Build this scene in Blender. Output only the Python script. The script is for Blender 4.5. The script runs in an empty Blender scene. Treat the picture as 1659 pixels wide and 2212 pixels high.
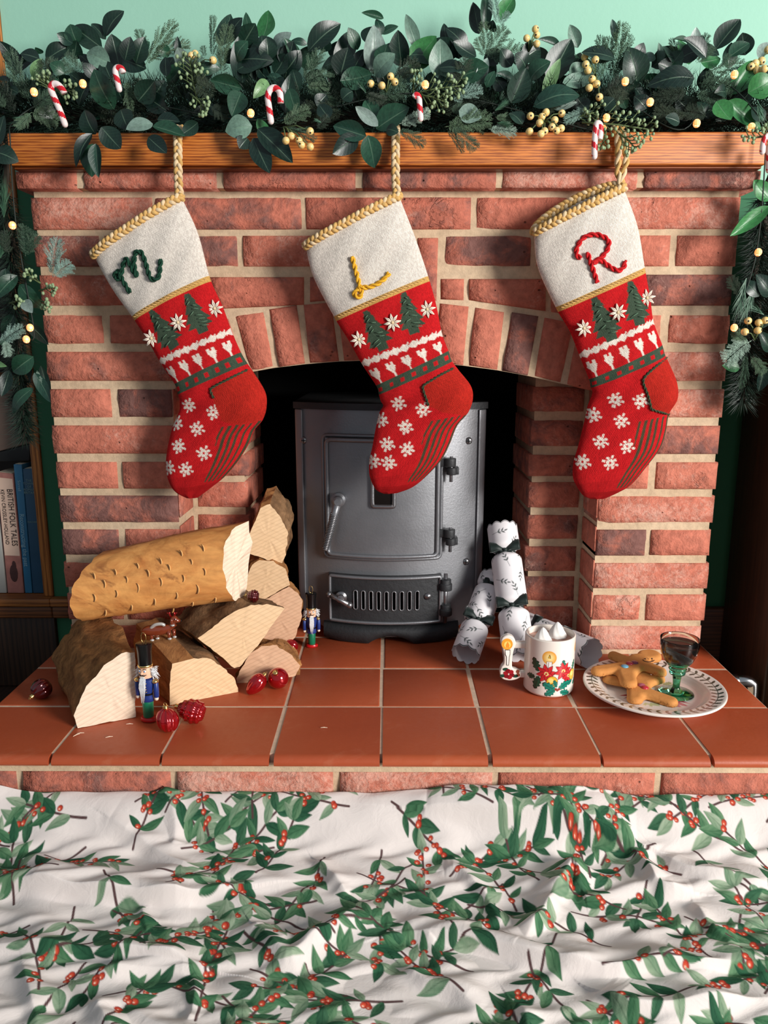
import bpy, bmesh, math, random
import numpy as np
from mathutils import Vector, Matrix
random.seed(7); np.random.seed(7)
scene = bpy.context.scene
COL = scene.collection

# ------------------------------------------------------------------ camera
F_PX, IW, IH = 1660.0, 1659.0, 2212.0
CAM = Vector((0.0, -1.31, 0.5415))
PITCH, YAW = math.radians(11.94), math.radians(0.30)
cam_d = bpy.data.cameras.new('camera'); cam = bpy.data.objects.new('camera', cam_d); COL.objects.link(cam)
cam_d.sensor_fit = 'VERTICAL'; cam_d.sensor_height = 24.0; cam_d.lens = 24.0*F_PX/IH
cam_d.clip_start = 0.02
cam.location = CAM
cam.rotation_euler = (math.pi/2-PITCH, 0, YAW)
scene.camera = cam
_fw = Vector((-math.sin(YAW)*math.cos(PITCH), math.cos(YAW)*math.cos(PITCH), -math.sin(PITCH)))
_rt = Vector((math.cos(YAW), math.sin(YAW), 0)); _up = _rt.cross(_fw)
def ray(px, py): return _fw + _rt*((px-IW/2)/F_PX) - _up*((py-IH/2)/F_PX)
def W(px, py, y=0.0):
    """real-world point seen at a pixel of the photograph, lying on the upright plane Y=y"""
    d = ray(px, py); return CAM + d*((y-CAM.y)/d.y)
def G(px, py, z=0.0):
    """the same on the level plane Z=z"""
    d = ray(px, py); return CAM + d*((z-CAM.z)/d.z)

# ------------------------------------------------------------------ light
scene.view_settings.view_transform = 'Standard'; scene.view_settings.look = 'None'
scene.view_settings.exposure = 0.0; scene.view_settings.gamma = 1.0
world = bpy.data.worlds.new('room_light'); scene.world = world; world.use_nodes = True
world.node_tree.nodes['Background'].inputs[0].default_value = (0.78, 0.89, 1.0, 1)
world.node_tree.nodes['Background'].inputs[1].default_value = 0.30
def area(name, loc, target, sx, sy, power, col):
    d = bpy.data.lights.new(name, 'AREA'); d.shape = 'RECTANGLE'; d.size = sx; d.size_y = sy
    d.energy = power; d.color = col
    o = bpy.data.objects.new(name, d); COL.objects.link(o); o.location = loc
    o.rotation_euler = (Vector(target)-Vector(loc)).to_track_quat('-Z', 'Y').to_euler()
    return o
area('window_daylight', (2.75, -2.70, 1.15), (0.05, 0.0, 0.40), 0.95, 1.25, 200, (1.0, 0.965, 0.92))

# ------------------------------------------------------------------ helpers
def s2l(c):
    c = c/255.0
    return c/12.92 if c <= 0.04045 else ((c+0.055)/1.055)**2.4
def C(r, g, b, a=1.0): return (s2l(r), s2l(g), s2l(b), a)
def Cn(r, g, b): return np.array(C(r, g, b)[:3], dtype=np.float32)

def tag(o, label=None, cat=None, group=None, kind=None):
    if label: o['label'] = label
    if cat: o['category'] = cat
    if group: o['group'] = group
    if kind: o['kind'] = kind
    return o
def empty(name, loc, label=None, cat=None, group=None, kind=None):
    o = bpy.data.objects.new(name, None); COL.objects.link(o); o.location = loc
    o.empty_display_size = 0.02
    return tag(o, label, cat, group, kind)
def wloc(o):
    v = Vector((0, 0, 0))
    while o is not None: v = v+o.location; o = o.parent
    return v
def mesh_from(name, verts, faces, mats, smooth=True, mat_idx=None):
    me = bpy.data.meshes.new(name)
    me.from_pydata([tuple(v) for v in verts], [], [tuple(f) for f in faces])
    for m in (mats if isinstance(mats, (list, tuple)) else [mats]): me.materials.append(m)
    if mat_idx is not None: me.polygons.foreach_set('material_index', mat_idx)
    me.polygons.foreach_set('use_smooth', [smooth]*len(me.polygons))
    me.update(); return me
def link(name, me, loc, parent=None):
    o = bpy.data.objects.new(name, me); COL.objects.link(o)
    if parent is not None:
        o.parent = parent; o.location = Vector(loc)-wloc(parent)
    else: o.location = loc
    return o
def obj(name, verts, faces, mat, parent=None, smooth=True, mat_idx=None, origin=None, colors=None):
    """verts are world coordinates; the origin goes to the base centre of the piece"""
    v = np.asarray([tuple(p) for p in verts], dtype=np.float64)
    if origin is None:
        lo, hi = v.min(0), v.max(0); origin = np.array([(lo[0]+hi[0])/2, (lo[1]+hi[1])/2, lo[2]])
    else: origin = np.array(tuple(origin))
    me = mesh_from(name, v-origin, faces, mat, smooth, mat_idx)
    if colors is not None:
        a = me.color_attributes.new('Col', 'FLOAT_COLOR', 'POINT')
        c4 = np.ones((len(v), 4), dtype=np.float32); c4[:, :3] = colors
        a.data.foreach_set('color', c4.ravel())
    return link(name, me, Vector(origin), parent)
class MB:
    """collects simple solids, world coordinates"""
    def __init__(s): s.v = []; s.f = []; s.m = []
    def add(s, vs, fs, mi=0):
        b = len(s.v); s.v += [tuple(p) for p in vs]; s.f += [tuple(i+b for i in f) for f in fs]; s.m += [mi]*len(fs)
    def box(s, x0, x1, y0, y1, z0, z1, mi=0):
        s.add([(x0,y0,z0),(x1,y0,z0),(x1,y1,z0),(x0,y1,z0),(x0,y0,z1),(x1,y0,z1),(x1,y1,z1),(x0,y1,z1)],
              [(0,3,2,1),(4,5,6,7),(0,1,5,4),(1,2,6,5),(2,3,7,6),(3,0,4,7)], mi)
    def tube(s, pts, r, n=8, mi=0, caps=True, closed=False):
        pts = [Vector(p) for p in pts]; m = len(pts)
        rr = r if hasattr(r, '__len__') else [r]*m
        rings = []; up = None
        for i, p in enumerate(pts):
            if closed: t = pts[(i+1) % m]-pts[i-1]
            else: t = pts[min(i+1, m-1)]-pts[max(i-1, 0)]
            if t.length < 1e-9: t = Vector((0, 0, 1))
            t.normalize()
            if up is None:
                up = Vector((0, 0, 1)) if abs(t.z) < .9 else Vector((0, 1, 0))
            up = (up-t*up.dot(t))
            if up.length < 1e-6: up = t.orthogonal()
            up.normalize(); sd = t.cross(up)
            rings.append([p+(up*math.cos(a)+sd*math.sin(a))*rr[i] for a in [2*math.pi*k/n for k in range(n)]])
        vs = [v for R in rings for v in R]; fs = []
        for i in range(m if closed else m-1):
            j = (i+1) % m
            for k in range(n): fs.append((i*n+k, i*n+(k+1) % n, j*n+(k+1) % n, j*n+k))
        if caps and not closed:
            fs.append(tuple(range(n))[::-1]); fs.append(tuple((m-1)*n+k for k in range(n)))
        s.add(vs, fs, mi)
    def lathe(s, prof, c, n=24, mi=0, axis='Z', caps=True):
        """prof: [(r,h)] about an axis through c"""
        vs = []; fs = []; c = Vector(c)
        M = axis if isinstance(axis, Matrix) else {'Z': Matrix.Identity(3), 'Y': Matrix.Rotation(-math.pi/2, 3, 'X'), 'X': Matrix.Rotation(math.pi/2, 3, 'Y')}[axis]
        for (r, h) in prof:
            for k in range(n):
                a = 2*math.pi*k/n; vs.append(c+M @ Vector((r*math.cos(a), r*math.sin(a), h)))
        for i in range(len(prof)-1):
            for k in range(n): fs.append((i*n+k, i*n+(k+1) % n, (i+1)*n+(k+1) % n, (i+1)*n+k))
        if caps:
            fs.append(tuple(range(n))[::-1]); fs.append(tuple((len(prof)-1)*n+k for k in range(n)))
        s.add(vs, fs, mi)
    def sphere(s, c, r, n=10, m=7, mi=0, sc=(1, 1, 1), M=None):
        vs = []; fs = []; c = Vector(c)
        for i in range(m+1):
            th = math.pi*i/m
            for k in range(n):
                a = 2*math.pi*k/n
                p = Vector((math.sin(th)*math.cos(a)*sc[0], math.sin(th)*math.sin(a)*sc[1], math.cos(th)*sc[2]))*r
                if M is not None: p = M @ p
                vs.append(c+p)
        for i in range(m):
            for k in range(n): fs.append((i*n+k, (i+1)*n+k, (i+1)*n+(k+1) % n, i*n+(k+1) % n))
        s.add(vs, fs, mi)
    def prism(s, poly, y0, y1, mi=0):
        """poly: [(x,z)] extruded from y0 (front) to y1"""
        n = len(poly)
        vs = [(x, y0, z) for x, z in poly]+[(x, y1, z) for x, z in poly]
        fs = [tuple(range(n)), tuple(range(2*n-1, n-1, -1))]+[(i, i+n, (i+1) % n+n, (i+1) % n) for i in range(n)]
        s.add(vs, fs, mi)
    def build(s, name, mat, parent=None, smooth=False, origin=None, bevel=0.0, seg=2, autosmooth=None):
        o = obj(name, s.v, s.f, mat, parent, smooth, s.m, origin)
        bm = bmesh.new(); bm.from_mesh(o.data); bmesh.ops.recalc_face_normals(bm, faces=bm.faces)
        if bevel:
            es = [e for e in bm.edges if len(e.link_faces) == 2 and e.calc_face_angle(0) > math.radians(35)]
            bmesh.ops.bevel(bm, geom=es, offset=bevel, segments=seg, affect='EDGES', profile=.6, clamp_overlap=True)
            for f in bm.faces: f.smooth = True
        bm.to_mesh(o.data); bm.free()
        if autosmooth: sharp(o, autosmooth)
        return o
def sharp(o, deg=40):
    bm = bmesh.new(); bm.from_mesh(o.data)
    for f in bm.faces: f.smooth = True
    for e in bm.edges:
        if len(e.link_faces) == 2 and e.calc_face_angle(0) > math.radians(deg): e.smooth = False
    bm.to_mesh(o.data); bm.free()
def catmull(pts, n=8, closed=False):
    P = [np.array(p, dtype=float) for p in pts]; out = []; m = len(P)
    rng = range(m) if closed else range(m-1)
    for i in rng:
        if closed: a, b, c, d = P[i-1], P[i], P[(i+1) % m], P[(i+2) % m]
        else: a, b, c, d = P[max(i-1, 0)], P[i], P[i+1], P[min(i+2, m-1)]
        for k in range(n):
            t = k/n
            out.append(.5*((2*b)+(-a+c)*t+(2*a-5*b+4*c-d)*t*t+(-a+3*b-3*c+d)*t**3))
    if not closed: out.append(P[-1])
    return out

# ------------------------------------------------------------------ materials
class NT:
    def __init__(s, name):
        s.m = bpy.data.materials.new(name); s.m.use_nodes = True; s.t = s.m.node_tree
        s.b = s.t.nodes['Principled BSDF']; s.tc = None
    def n(s, typ, **kw):
        nd = s.t.nodes.new(typ)
        for k, v in kw.items(): setattr(nd, k, v)
        return nd
    def l(s, a, b): s.t.links.new(a, b)
    def put(s, sock, v):
        if isinstance(v, bpy.types.NodeSocket): s.l(v, sock)
        else: sock.default_value = v
    def coord(s, kind='Object'):
        if s.tc is None: s.tc = s.n('ShaderNodeTexCoord')
        return s.tc.outputs[kind]
    def mapping(s, vec, scale=(1, 1, 1), loc=(0, 0, 0), rot=(0, 0, 0)):
        nd = s.n('ShaderNodeMapping'); s.l(vec, nd.inputs[0])
        nd.inputs['Scale'].default_value = scale; nd.inputs['Location'].default_value = loc; nd.inputs['Rotation'].default_value = rot
        return nd.outputs[0]
    def noise(s, vec, scale, detail=4, rough=.55, dist=0.0):
        nd = s.n('ShaderNodeTexNoise'); s.l(vec, nd.inputs['Vector'])
        nd.inputs['Scale'].default_value = scale; nd.inputs['Detail'].default_value = detail
        nd.inputs['Roughness'].default_value = rough; nd.inputs['Distortion'].default_value = dist
        return nd.outputs['Fac']
    def voro(s, vec, scale, feature='F1', out='Distance'):
        nd = s.n('ShaderNodeTexVoronoi', feature=feature); s.l(vec, nd.inputs['Vector']); nd.inputs['Scale'].default_value = scale
        return nd.outputs[out]
    def wave(s, vec, scale, dist=2.0, detail=2.0, dscale=1.0, typ='BANDS', dirn='X'):
        nd = s.n('ShaderNodeTexWave', wave_type=typ)
        if typ == 'BANDS': nd.bands_direction = dirn
        else: nd.rings_direction = dirn
        s.l(vec, nd.inputs['Vector']); nd.inputs['Scale'].default_value = scale; nd.inputs['Distortion'].default_value = dist
        nd.inputs['Detail'].default_value = detail; nd.inputs['Detail Scale'].default_value = dscale
        return nd.outputs['Fac']
    def ramp(s, fac, stops, interp='LINEAR'):
        nd = s.n('ShaderNodeValToRGB'); s.l(fac, nd.inputs[0]); e = nd.color_ramp.elements; nd.color_ramp.interpolation = interp
        while len(e) < len(stops): e.new(.5)
        for i, (p, c) in enumerate(stops):
            e[i].position = p; e[i].color = c if hasattr(c, '__len__') else (c, c, c, 1)
        return nd.outputs[0]
    def mix(s, fac, a, b, mode='MIX'):
        nd = s.n('ShaderNodeMix', data_type='RGBA', blend_type=mode)
        s.put(nd.inputs[0], fac); s.put(nd.inputs[6], a); s.put(nd.inputs[7], b); return nd.outputs[2]
    def math(s, op, a, b=0.0, c=0.0):
        nd = s.n('ShaderNodeMath', operation=op); s.put(nd.inputs[0], a); s.put(nd.inputs[1], b)
        if len(nd.inputs) > 2: s.put(nd.inputs[2], c)
        return nd.outputs[0]
    def bump(s, h, strength=.3, dist=.002, prev=None):
        nd = s.n('ShaderNodeBump'); s.l(h, nd.inputs['Height']); nd.inputs['Strength'].default_value = strength
        nd.inputs['Distance'].default_value = dist
        if prev is not None: s.l(prev, nd.inputs['Normal'])
        return nd.outputs[0]
    def done(s, base=None, rough=None, normal=None, **kw):
        if base is not None: s.put(s.b.inputs['Base Color'], base)
        if rough is not None: s.put(s.b.inputs['Roughness'], rough)
        if normal is not None: s.l(normal, s.b.inputs['Normal'])
        for k, v in kw.items(): s.put(s.b.inputs[k.replace('_', ' ')], v)
        return s.m
def plain(name, col, rough=.5, noise=.12, scale=60, bump=0.0, **kw):
    t = NT(name); v = t.coord(); f = t.noise(v, scale, 3)
    dark = tuple(c*(1-noise) for c in col[:3])+(1,); light = tuple(min(1, c*(1+noise)) for c in col[:3])+(1,)
    base = t.mix(f, dark, light)
    nm = t.bump(f, bump, .001) if bump else None
    return t.done(base, rough, nm, **kw)
def vcol(name, rough=.6, attr='Col', bump=0.0, scale=400, **kw):
    t = NT(name); a = t.n('ShaderNodeAttribute', attribute_name=attr)
    nm = t.bump(t.noise(t.coord(), scale, 3), bump, .001) if bump else None
    return t.done(a.outputs['Color'], rough, nm, **kw)

# brick: Object Info colour carries (darkness, whiteness, hue) of each single brick
def mat_brick():
    t = NT('brick'); oi = t.n('ShaderNodeObjectInfo'); sep = t.n('ShaderNodeSeparateColor'); t.l(oi.outputs['Color'], sep.inputs[0])
    off = t.n('ShaderNodeVectorMath', operation='MULTIPLY_ADD')
    cmb = t.n('ShaderNodeCombineXYZ'); 
    for i in range(3): t.l(oi.outputs['Random'], cmb.inputs[i])
    t.l(cmb.outputs[0], off.inputs[0]); off.inputs[1].default_value = (13, 7, 19); t.l(t.coord(), off.inputs[2])
    v = off.outputs[0]
    n1 = t.noise(v, 14, 5, .6, .4); n2 = t.noise(v, 70, 4, .65); n3 = t.noise(v, 22, 5, .65, .5)
    red = t.mix(n1, C(162, 84, 66), C(209, 129, 107))
    red = t.mix(t.math('MULTIPLY', sep.outputs[2], .55), red, C(222, 136, 112))
    fine = t.ramp(n2, [(.3, .72), (.62, 1.08)])
    red = t.mix(1.0, red, fine, 'MULTIPLY')
    dk = t.math('MULTIPLY_ADD', sep.outputs[0], .42, -.20); dk = t.math('ADD', dk, n3)
    dk = t.ramp(dk, [(.50, 0.0), (.70, 1.0)])
    dark = t.mix(n2, C(82, 52, 50), C(134, 104, 98))
    base = t.mix(t.math('MULTIPLY', dk, .86), red, dark)
    wv = t.math('ADD', t.math('MULTIPLY', t.noise(v, 120, 5, .8, .8), .55), t.math('MULTIPLY', t.noise(v, 11, 3, .6, .4), .45))
    wh = t.math('MULTIPLY_ADD', sep.outputs[1], .17, -.09); wh = t.math('ADD', wh, wv)
    wh = t.ramp(wh, [(.52, 0.0), (.66, .58)])
    base = t.mix(wh, base, C(228, 186, 168))
    cr = t.noise(v, 34, 5, .62, .35); cr = t.ramp(cr, [(.47, 0.0), (.5, 1.0), (.53, 0.0)])
    crm = t.ramp(t.noise(v, 9, 2), [(.56, 0.0), (.7, 1.0)])
    crk = t.math('MULTIPLY', cr, crm)
    base = t.mix(t.math('MULTIPLY', crk, .12), base, C(58, 30, 26))
    pit = t.ramp(t.voro(t.mapping(v, (1, 1, 1.3)), 46), [(.03, 1.0), (.11, 0.0)])
    pit = t.math('MULTIPLY', pit, t.ramp(t.noise(v, 20, 2), [(.52, 0.0), (.6, 1.0)]))
    base = t.mix(t.math('MULTIPLY', pit, .7), base, C(60, 30, 25))
    h = t.math('SUBTRACT', t.math('ADD', n2, t.math('MULTIPLY', n3, .9)), t.math('ADD', t.math('MULTIPLY', crk, .3), pit))
    return t.done(base, .88, t.bump(h, .9, .0045), Specular_IOR_Level=.25)
def mat_mortar():
    t = NT('mortar'); v = t.coord(); n = t.noise(v, 90, 5, .7); n2 = t.noise(v, 9, 3)
    base = t.mix(n2, C(190, 160, 128), C(224, 200, 170)); base = t.mix(1.0, base, t.ramp(n, [(.3, .8), (.6, 1.05)]), 'MULTIPLY')
    return t.done(base, .95, t.bump(n, .6, .002), Specular_IOR_Level=.15)
def mat_tile():
    t = NT('quarry_tile'); v = t.coord(); oi = t.n('ShaderNodeObjectInfo')
    n = t.noise(v, 5, 4, .6); n2 = t.noise(v, 120, 4, .7)
    base = t.mix(n, C(154, 68, 38), C(190, 92, 54)); base = t.mix(t.math('MULTIPLY', oi.outputs['Random'], .35), base, C(158, 62, 36))
    sp = t.ramp(t.voro(v, 85), [(.02, 1.0), (.06, 0.0)])
    sp = t.math('MULTIPLY', sp, t.ramp(t.noise(v, 25, 2), [(.55, 0.0), (.62, 1.0)]))
    base = t.mix(t.math('MULTIPLY', sp, .55), base, C(95, 40, 24))
    dust = t.ramp(t.noise(v, 12, 5, .7, .6), [(.58, 0.0), (.8, .22)])
    base = t.mix(dust, base, C(214, 160, 128))
    rg = t.ramp(n2, [(.3, .36), (.7, .52)])
    return t.done(base, rg, t.bump(t.math('ADD', n2, t.math('MULTIPLY', t.noise(v, 14, 2), 3.0)), .12, .0012), Specular_IOR_Level=.45)
def mat_wood(name, c1, c2, scale=1.0, rough=.38, axis='X', ring=60, bump=.15):
    """straight grain running along one axis"""
    t = NT(name); sc = {'X': (.025, 1, 1), 'Y': (1, .025, 1), 'Z': (1, 1, .025)}[axis]
    v = t.mapping(t.coord(), tuple(a*scale for a in sc))
    d = {'X': 'Z', 'Y': 'X', 'Z': 'X'}[axis]
    w = t.wave(v, ring, 5.0, 3.0, 14.0, 'BANDS', d)
    f = t.noise(v, 420, 4, .65)
    n = t.noise(v, 14, 3); big = t.noise(v, 42, 3, .6)
    base = t.mix(t.ramp(t.math('ADD', t.math('MULTIPLY', w, .6), t.math('MULTIPLY', big, .4)), [(.22, 0.0), (.68, 1.0)]), c1, c2)
    base = t.mix(t.math('MULTIPLY', t.ramp(f, [(.40, 1.0), (.56, 0.0)]), .30), base, tuple(c*.5 for c in c1[:3])+(1,))
    base = t.mix(1.0, base, t.ramp(n, [(.3, .84), (.7, 1.12)]), 'MULTIPLY')
    return t.done(base, rough, t.bump(f, bump, .0006))
def mat_paint(name, c1, c2, rough=.75):
    t = NT(name); v = t.coord(); n = t.noise(v, 3, 3); n2 = t.noise(v, 130, 3, .6)
    return t.done(t.mix(n, c1, c2), rough, t.bump(t.math('ADD', n2, t.math('MULTIPLY', t.noise(v, 18, 2), 1.5)), .13, .002))
def mat_metal(name, col, rough=.45, metallic=.7, bump=.4, scale=180, var=.25):
    t = NT(name); v = t.coord(); n = t.noise(v, scale, 4, .65); n2 = t.noise(v, 7, 4, .6)
    base = t.mix(n2, tuple(c*(1-var) for c in col[:3])+(1,), tuple(c*(1+var) for c in col[:3])+(1,))
    rg = t.ramp(n2, [(.3, max(.05, rough-.10)), (.7, min(1, rough+.12))])
    return t.done(base, rg, t.bump(n, bump, .0012), Metallic=metallic)
def mat_glass(name, col, rough=.02):
    t = NT(name); return t.done(col, rough, None, Transmission_Weight=1.0, IOR=1.48)
BRICK, MORTAR, TILE = mat_brick(), mat_mortar(), mat_tile()
PINE = mat_wood('varnished_pine', C(150, 72, 22), C(222, 132, 54), 1.0, .52, 'X', 75, .1)
WALLG = mat_paint('dark_green_paint', C(36, 98, 64), C(44, 110, 74))
WALLP = mat_paint('mint_green_paint', C(150, 204, 178), C(166, 214, 194))
# =================================================================== SETTING
WALL_Y = 0.13
XO = 0.385                                    # half width of the arch opening behind the piers
m = MB(); m.box(-.655, 2.2, WALL_Y, WALL_Y+.10, .8305, 2.0)
tag(m.build('wall_back', WALLP), 'mint green painted plaster wall behind the fireplace', None, None, 'structure')
m = MB(); m.box(-.655, -.50, WALL_Y, WALL_Y+.10, -.12, .83); m.box(-2.2, -.655, .42, .52, -.12, 2.0)
tag(m.build('wall_left', WALLG), 'dark green painted wall beside the bookcase', None, None, 'structure')
m = MB(); m.box(.50, 2.2, WALL_Y, WALL_Y+.10, -.12, .83)
tag(m.build('wall_right', WALLG), 'dark green painted wall behind the cupboard', None, None, 'structure')
FLOORM = mat_wood('dark_floorboard', C(34, 20, 14), C(58, 36, 24), 1.0, .5, 'Y', 30)
m = MB()
m.box(-1.9, 1.9, -2.4, .42, -.135, -.12)
floor_o = tag(m.build('floor', FLOORM), 'dark wooden floor below the hearth', None, None, 'structure')
SKIRT = mat_wood('dark_skirting', C(52, 26, 14), C(88, 48, 26), 1.0, .5, 'X', 40)
for nm, x0, x1 in (('baseboard_left', -.617, -.577), ('baseboard_right', .572, 1.5)):
    m = MB(); m.box(x0, x1, WALL_Y-.022, WALL_Y-.0005, -.12, .050)
    tag(m.build(nm, SKIRT, bevel=.005), 'dark stained skirting board along the green wall', None, None, 'structure')

# ---- brick fireplace surround ------------------------------------------------
surround = empty('wall_fireplace', (0, .06, 0), 'red brick fireplace surround with a shallow arch', None, None, 'structure')
def rough_brick(poly, yf, depth, jit=.0016, name='brick', parent=None, col=None):
    """poly: 4 corners [(x,z)] counter-clockwise from bottom left; a worn block with uneven edges"""
    (x0, z0), (x1, z1), (x2, z2), (x3, z3) = poly
    w = math.hypot(x1-x0, z1-z0); h = math.hypot(x3-x0, z3-z0)
    nu = max(3, int(w/.026)+1); nv = max(3, int(h/.026)+1)
    ins = .0022; vs = []; fs = []
    def pt(u, v): return ((x0*(1-u)+x1*u)*(1-v)+(x3*(1-u)+x2*u)*v, (z0*(1-u)+z1*u)*(1-v)+(z3*(1-u)+z2*u)*v)
    for j in range(nv+1):
        for i in range(nu+1):
            u, v = i/nu, j/nv
            du = ins/w if i == 0 else (-ins/w if i == nu else 0); dv = ins/h if j == 0 else (-ins/h if j == nv else 0)
            x, z = pt(u+du, v+dv); e = (i in (0, nu)) or (j in (0, nv))
            x += random.uniform(-jit, jit)*(1 if e else 0); z += random.uniform(-jit, jit)*(1 if e else 0)
            y = yf+(.0018 if e else 0)+random.uniform(-.0012, .0012)
            if i in (0, nu) and j in (0, nv): y += .0016
            vs.append((x, y, z))
    N = nu+1
    for j in range(nv):
        for i in range(nu): fs.append((j*N+i, j*N+i+1, (j+1)*N+i+1, (j+1)*N+i))
    ring = [i for i in range(N)]+[j*N+nu for j in range(1, nv+1)]+[nv*N+i for i in range(nu-1, -1, -1)]+[j*N for j in range(nv-1, 0, -1)]
    prev = ring
    for (off, yy) in ((0.0, yf+.006), (0.0, yf+depth)):
        b = len(vs); new = []
        for k in ring:
            i, j = k % N, k//N; x, z = pt(i/nu, j/nv)
            vs.append((x, yy, z)); new.append(b+len(new))
        for a in range(len(ring)):
            c = (a+1) % len(ring); fs.append((prev[a], new[a], new[c], prev[c]))
        prev = new
    fs.append(tuple(prev))
    o = obj(name, vs, fs, BRICK, parent)
    d = random.random()
    o.color = col if col else (d**1.5, random.random(), random.random(), 1)
    return o
def rect_px(xa, xb, ya, yb, yf):
    """brick outline measured as pixel extents of the photo, on the plane Y=yf, made upright"""
    a = W(xa, (ya+yb)/2, yf).x; b = W(xb, (ya+yb)/2, yf).x
    xm = (xa+xb)/2; t = W(xm, ya, yf).z; bo = W(xm, yb, yf).z
    return [(a, bo), (b, bo), (b, t), (a, t)]
PX = {'L': -.5755, 'R': .5670}     # outer faces of the piers
D, Wt, Nn = (.95, .2, .3, 1), (.1, 1, .7, 1), None
# courses above the opening and on the piers: (y top, y bottom, [(x from, x to, tone)])
courses = [
 (425, 495, [(72,328,(.1,.9,.6,1)),(333,651,(.75,.2,.3,1)),(660,1018,(.45,.1,.1,1)),(1029,1308,(.1,.3,.4,1)),(1320,1601,(.1,.8,.6,1))]),
 (508, 575, [(80,213,(.85,.3,.2,1)),(226,366,(.4,.2,.5,1)),(376,512,(.7,.3,.3,1)),(524,776,(.1,.7,.5,1)),(786,890,(.5,.1,.1,1)),(961,1149,(.8,.1,.4,1)),(1160,1270,(.4,.2,.3,1)),(1284,1449,(.05,.2,.6,1)),(1463,1595,(.15,.1,.4,1))]),
 (593, 660, [(88,268,(.3,.4,.2,1)),(280,438,(.2,.3,.4,1)),(1392,1582,(.95,.2,.3,1))]),
 (680, 743, [(94,221,(.1,.2,.4,1)),(235,372,(.1,.2,.4,1)),(1298,1429,(.2,.4,.5,1)),(1445,1572,(.05,.2,.5,1))]),
 (760, 823, [(99,376,(.45,.4,.6,1)),(1292,1566,(.1,.95,.7,1))]),
 (841, 902, [(108,238,(.05,.2,.6,1)),(253,384,(1,.1,.3,1)),(1288,1561,(.05,.9,1,1))]),
 (920, 981, [(116,386,(.1,.4,.5,1)),(1284,1553,(.75,.2,.4,1))]),
 (999, 1057, [(123,252,(.05,.3,.8,1)),(264,390,(.1,.2,.6,1)),(1280,1403,(.05,.2,.7,1)),(1418,1545,(.1,.2,.7,1))]),
 (1072, 1130, [(130,394,(.95,.2,.3,1)),(1276,1538,(.05,.9,.6,1))]),
 (1145, 1201, [(135,256,(.95,.2,.6,1)),(270,396,(.1,.5,.9,1)),(1273,1396,(1,.1,.4,1)),(1407,1531,(.3,.2,.5,1))]),
 (1217, 1272, [(142,399,(.2,.2,.3,1)),(1268,1524,(.05,.9,.5,1))]),
 (1285, 1341, [(146,264,(.3,.2,.3,1)),(276,401,(.3,.2,.3,1)),(1266,1384,(.05,.7,.8,1)),(1397,1518,(.05,.5,.7,1))]),
 (1353, 1404, [(150,403,(.3,.2,.3,1)),(1262,1514,(.1,1,.6,1))]),
]
for (ya, yb, row) in courses:
    zt = W(830, ya).z; zb = W(830, yb).z
    for (xa, xb, tone) in row:
        a = W(xa, (ya+yb)/2).x; b = W(xb, (ya+yb)/2).x
        if xa < 152 and xb < 405: a = PX['L']+random.uniform(-.003, .002)
        if xb > 1500: b = PX['R']+random.uniform(-.002, .003)
        if 360 < xb < 405 and ya > 820: b = -.3665
        if 1255 < xa < 1300 and ya > 820: a = .3665
        rough_brick([(a, zb), (b, zb), (b, zt), (a, zt)], random.uniform(-.0015, .0015), .098, parent=surround, col=tone)
# irregular bricks that follow the arch, the tall upright closer and the arch itself
def quad(*p): return [(W(x, y).x, W(x, y).z) for x, y in p]
odd = [
 ([(452,668),(656,658),(656,598),(452,598)], (.35,.2,.3,1)), ([(669,652),(778,642),(778,598),(669,598)], (.6,.1,.2,1)),
 ([(788,641),(892,641),(892,598),(788,598)], (.5,.1,.2,1)), ([(903,648),(943,650),(947,513),(903,513)], (.55,.1,.2,1)),
 ([(953,646),(1002,648),(1003,602),(953,602)], (.3,.1,.2,1)), ([(1014,648),(1180,672),(1180,602),(1014,602)], (.35,.2,.2,1)),
 ([(1190,675),(1288,690),(1288,602),(1190,602)], (.4,.2,.3,1)), ([(1300,688),(1380,692),(1380,604),(1300,604)], (.4,.2,.3,1)),
 # voussoirs
 ([(375,846),(446,826),(418,700),(383,712)], (.3,.2,.4,1)), ([(458,824),(529,804),(492,684),(430,698)], (.2,.2,.4,1)),
 ([(541,801),(590,793),(570,672),(505,683)], (.05,.3,.5,1)), ([(603,793),(658,785),(640,659),(581,668)], (.1,.2,.4,1)),
 ([(669,784),(732,780),(715,653),(655,658)], (.4,.1,.2,1)), ([(743,779),(800,777),(790,648),(727,652)], (.5,.1,.2,1)),
 ([(811,777),(866,778),(868,648),(802,648)], (.4,.1,.2,1)), ([(878,778),(934,782),(940,652),(880,649)], (.3,.1,.2,1)),
 ([(945,783),(1001,789),(1013,662),(951,655)], (.15,.1,.3,1)), ([(1014,790),(1075,799),(1090,674),(1027,664)], (.05,.2,.4,1)),
 ([(1086,801),(1141,811),(1164,683),(1107,674)], (.9,.1,.2,1)), ([(1155,813),(1214,827),(1240,698),(1177,685)], (.15,.2,.4,1)),
 ([(1226,830),(1283,845),(1285,716),(1252,701)], (.2,.2,.4,1)),
]
for pts, tone in odd: rough_brick(quad(*pts), random.uniform(-.0015, .0015), .098, parent=surround, col=tone)
# corbel course directly under the mantel shelf
for xa, xb, tone in ((32,164,(.05,.4,.4,1)),(179,467,(.3,.7,.5,1)),(481,768,(.6,.2,.2,1)),(783,1073,(.7,.2,.1,1)),(1086,1379,(.2,1,.5,1)),(1393,1646,(.75,.5,.5,1))):
    a = W(xa, 388, -.022).x; b = W(xb, 388, -.022).x; zt = W(830, 368, -.022).z; zb = W(830, 406, -.022).z
    rough_brick([(a, zb), (b, zb), (b, zt), (a, zt)], -.022, .14, parent=surround, col=tone)
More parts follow.
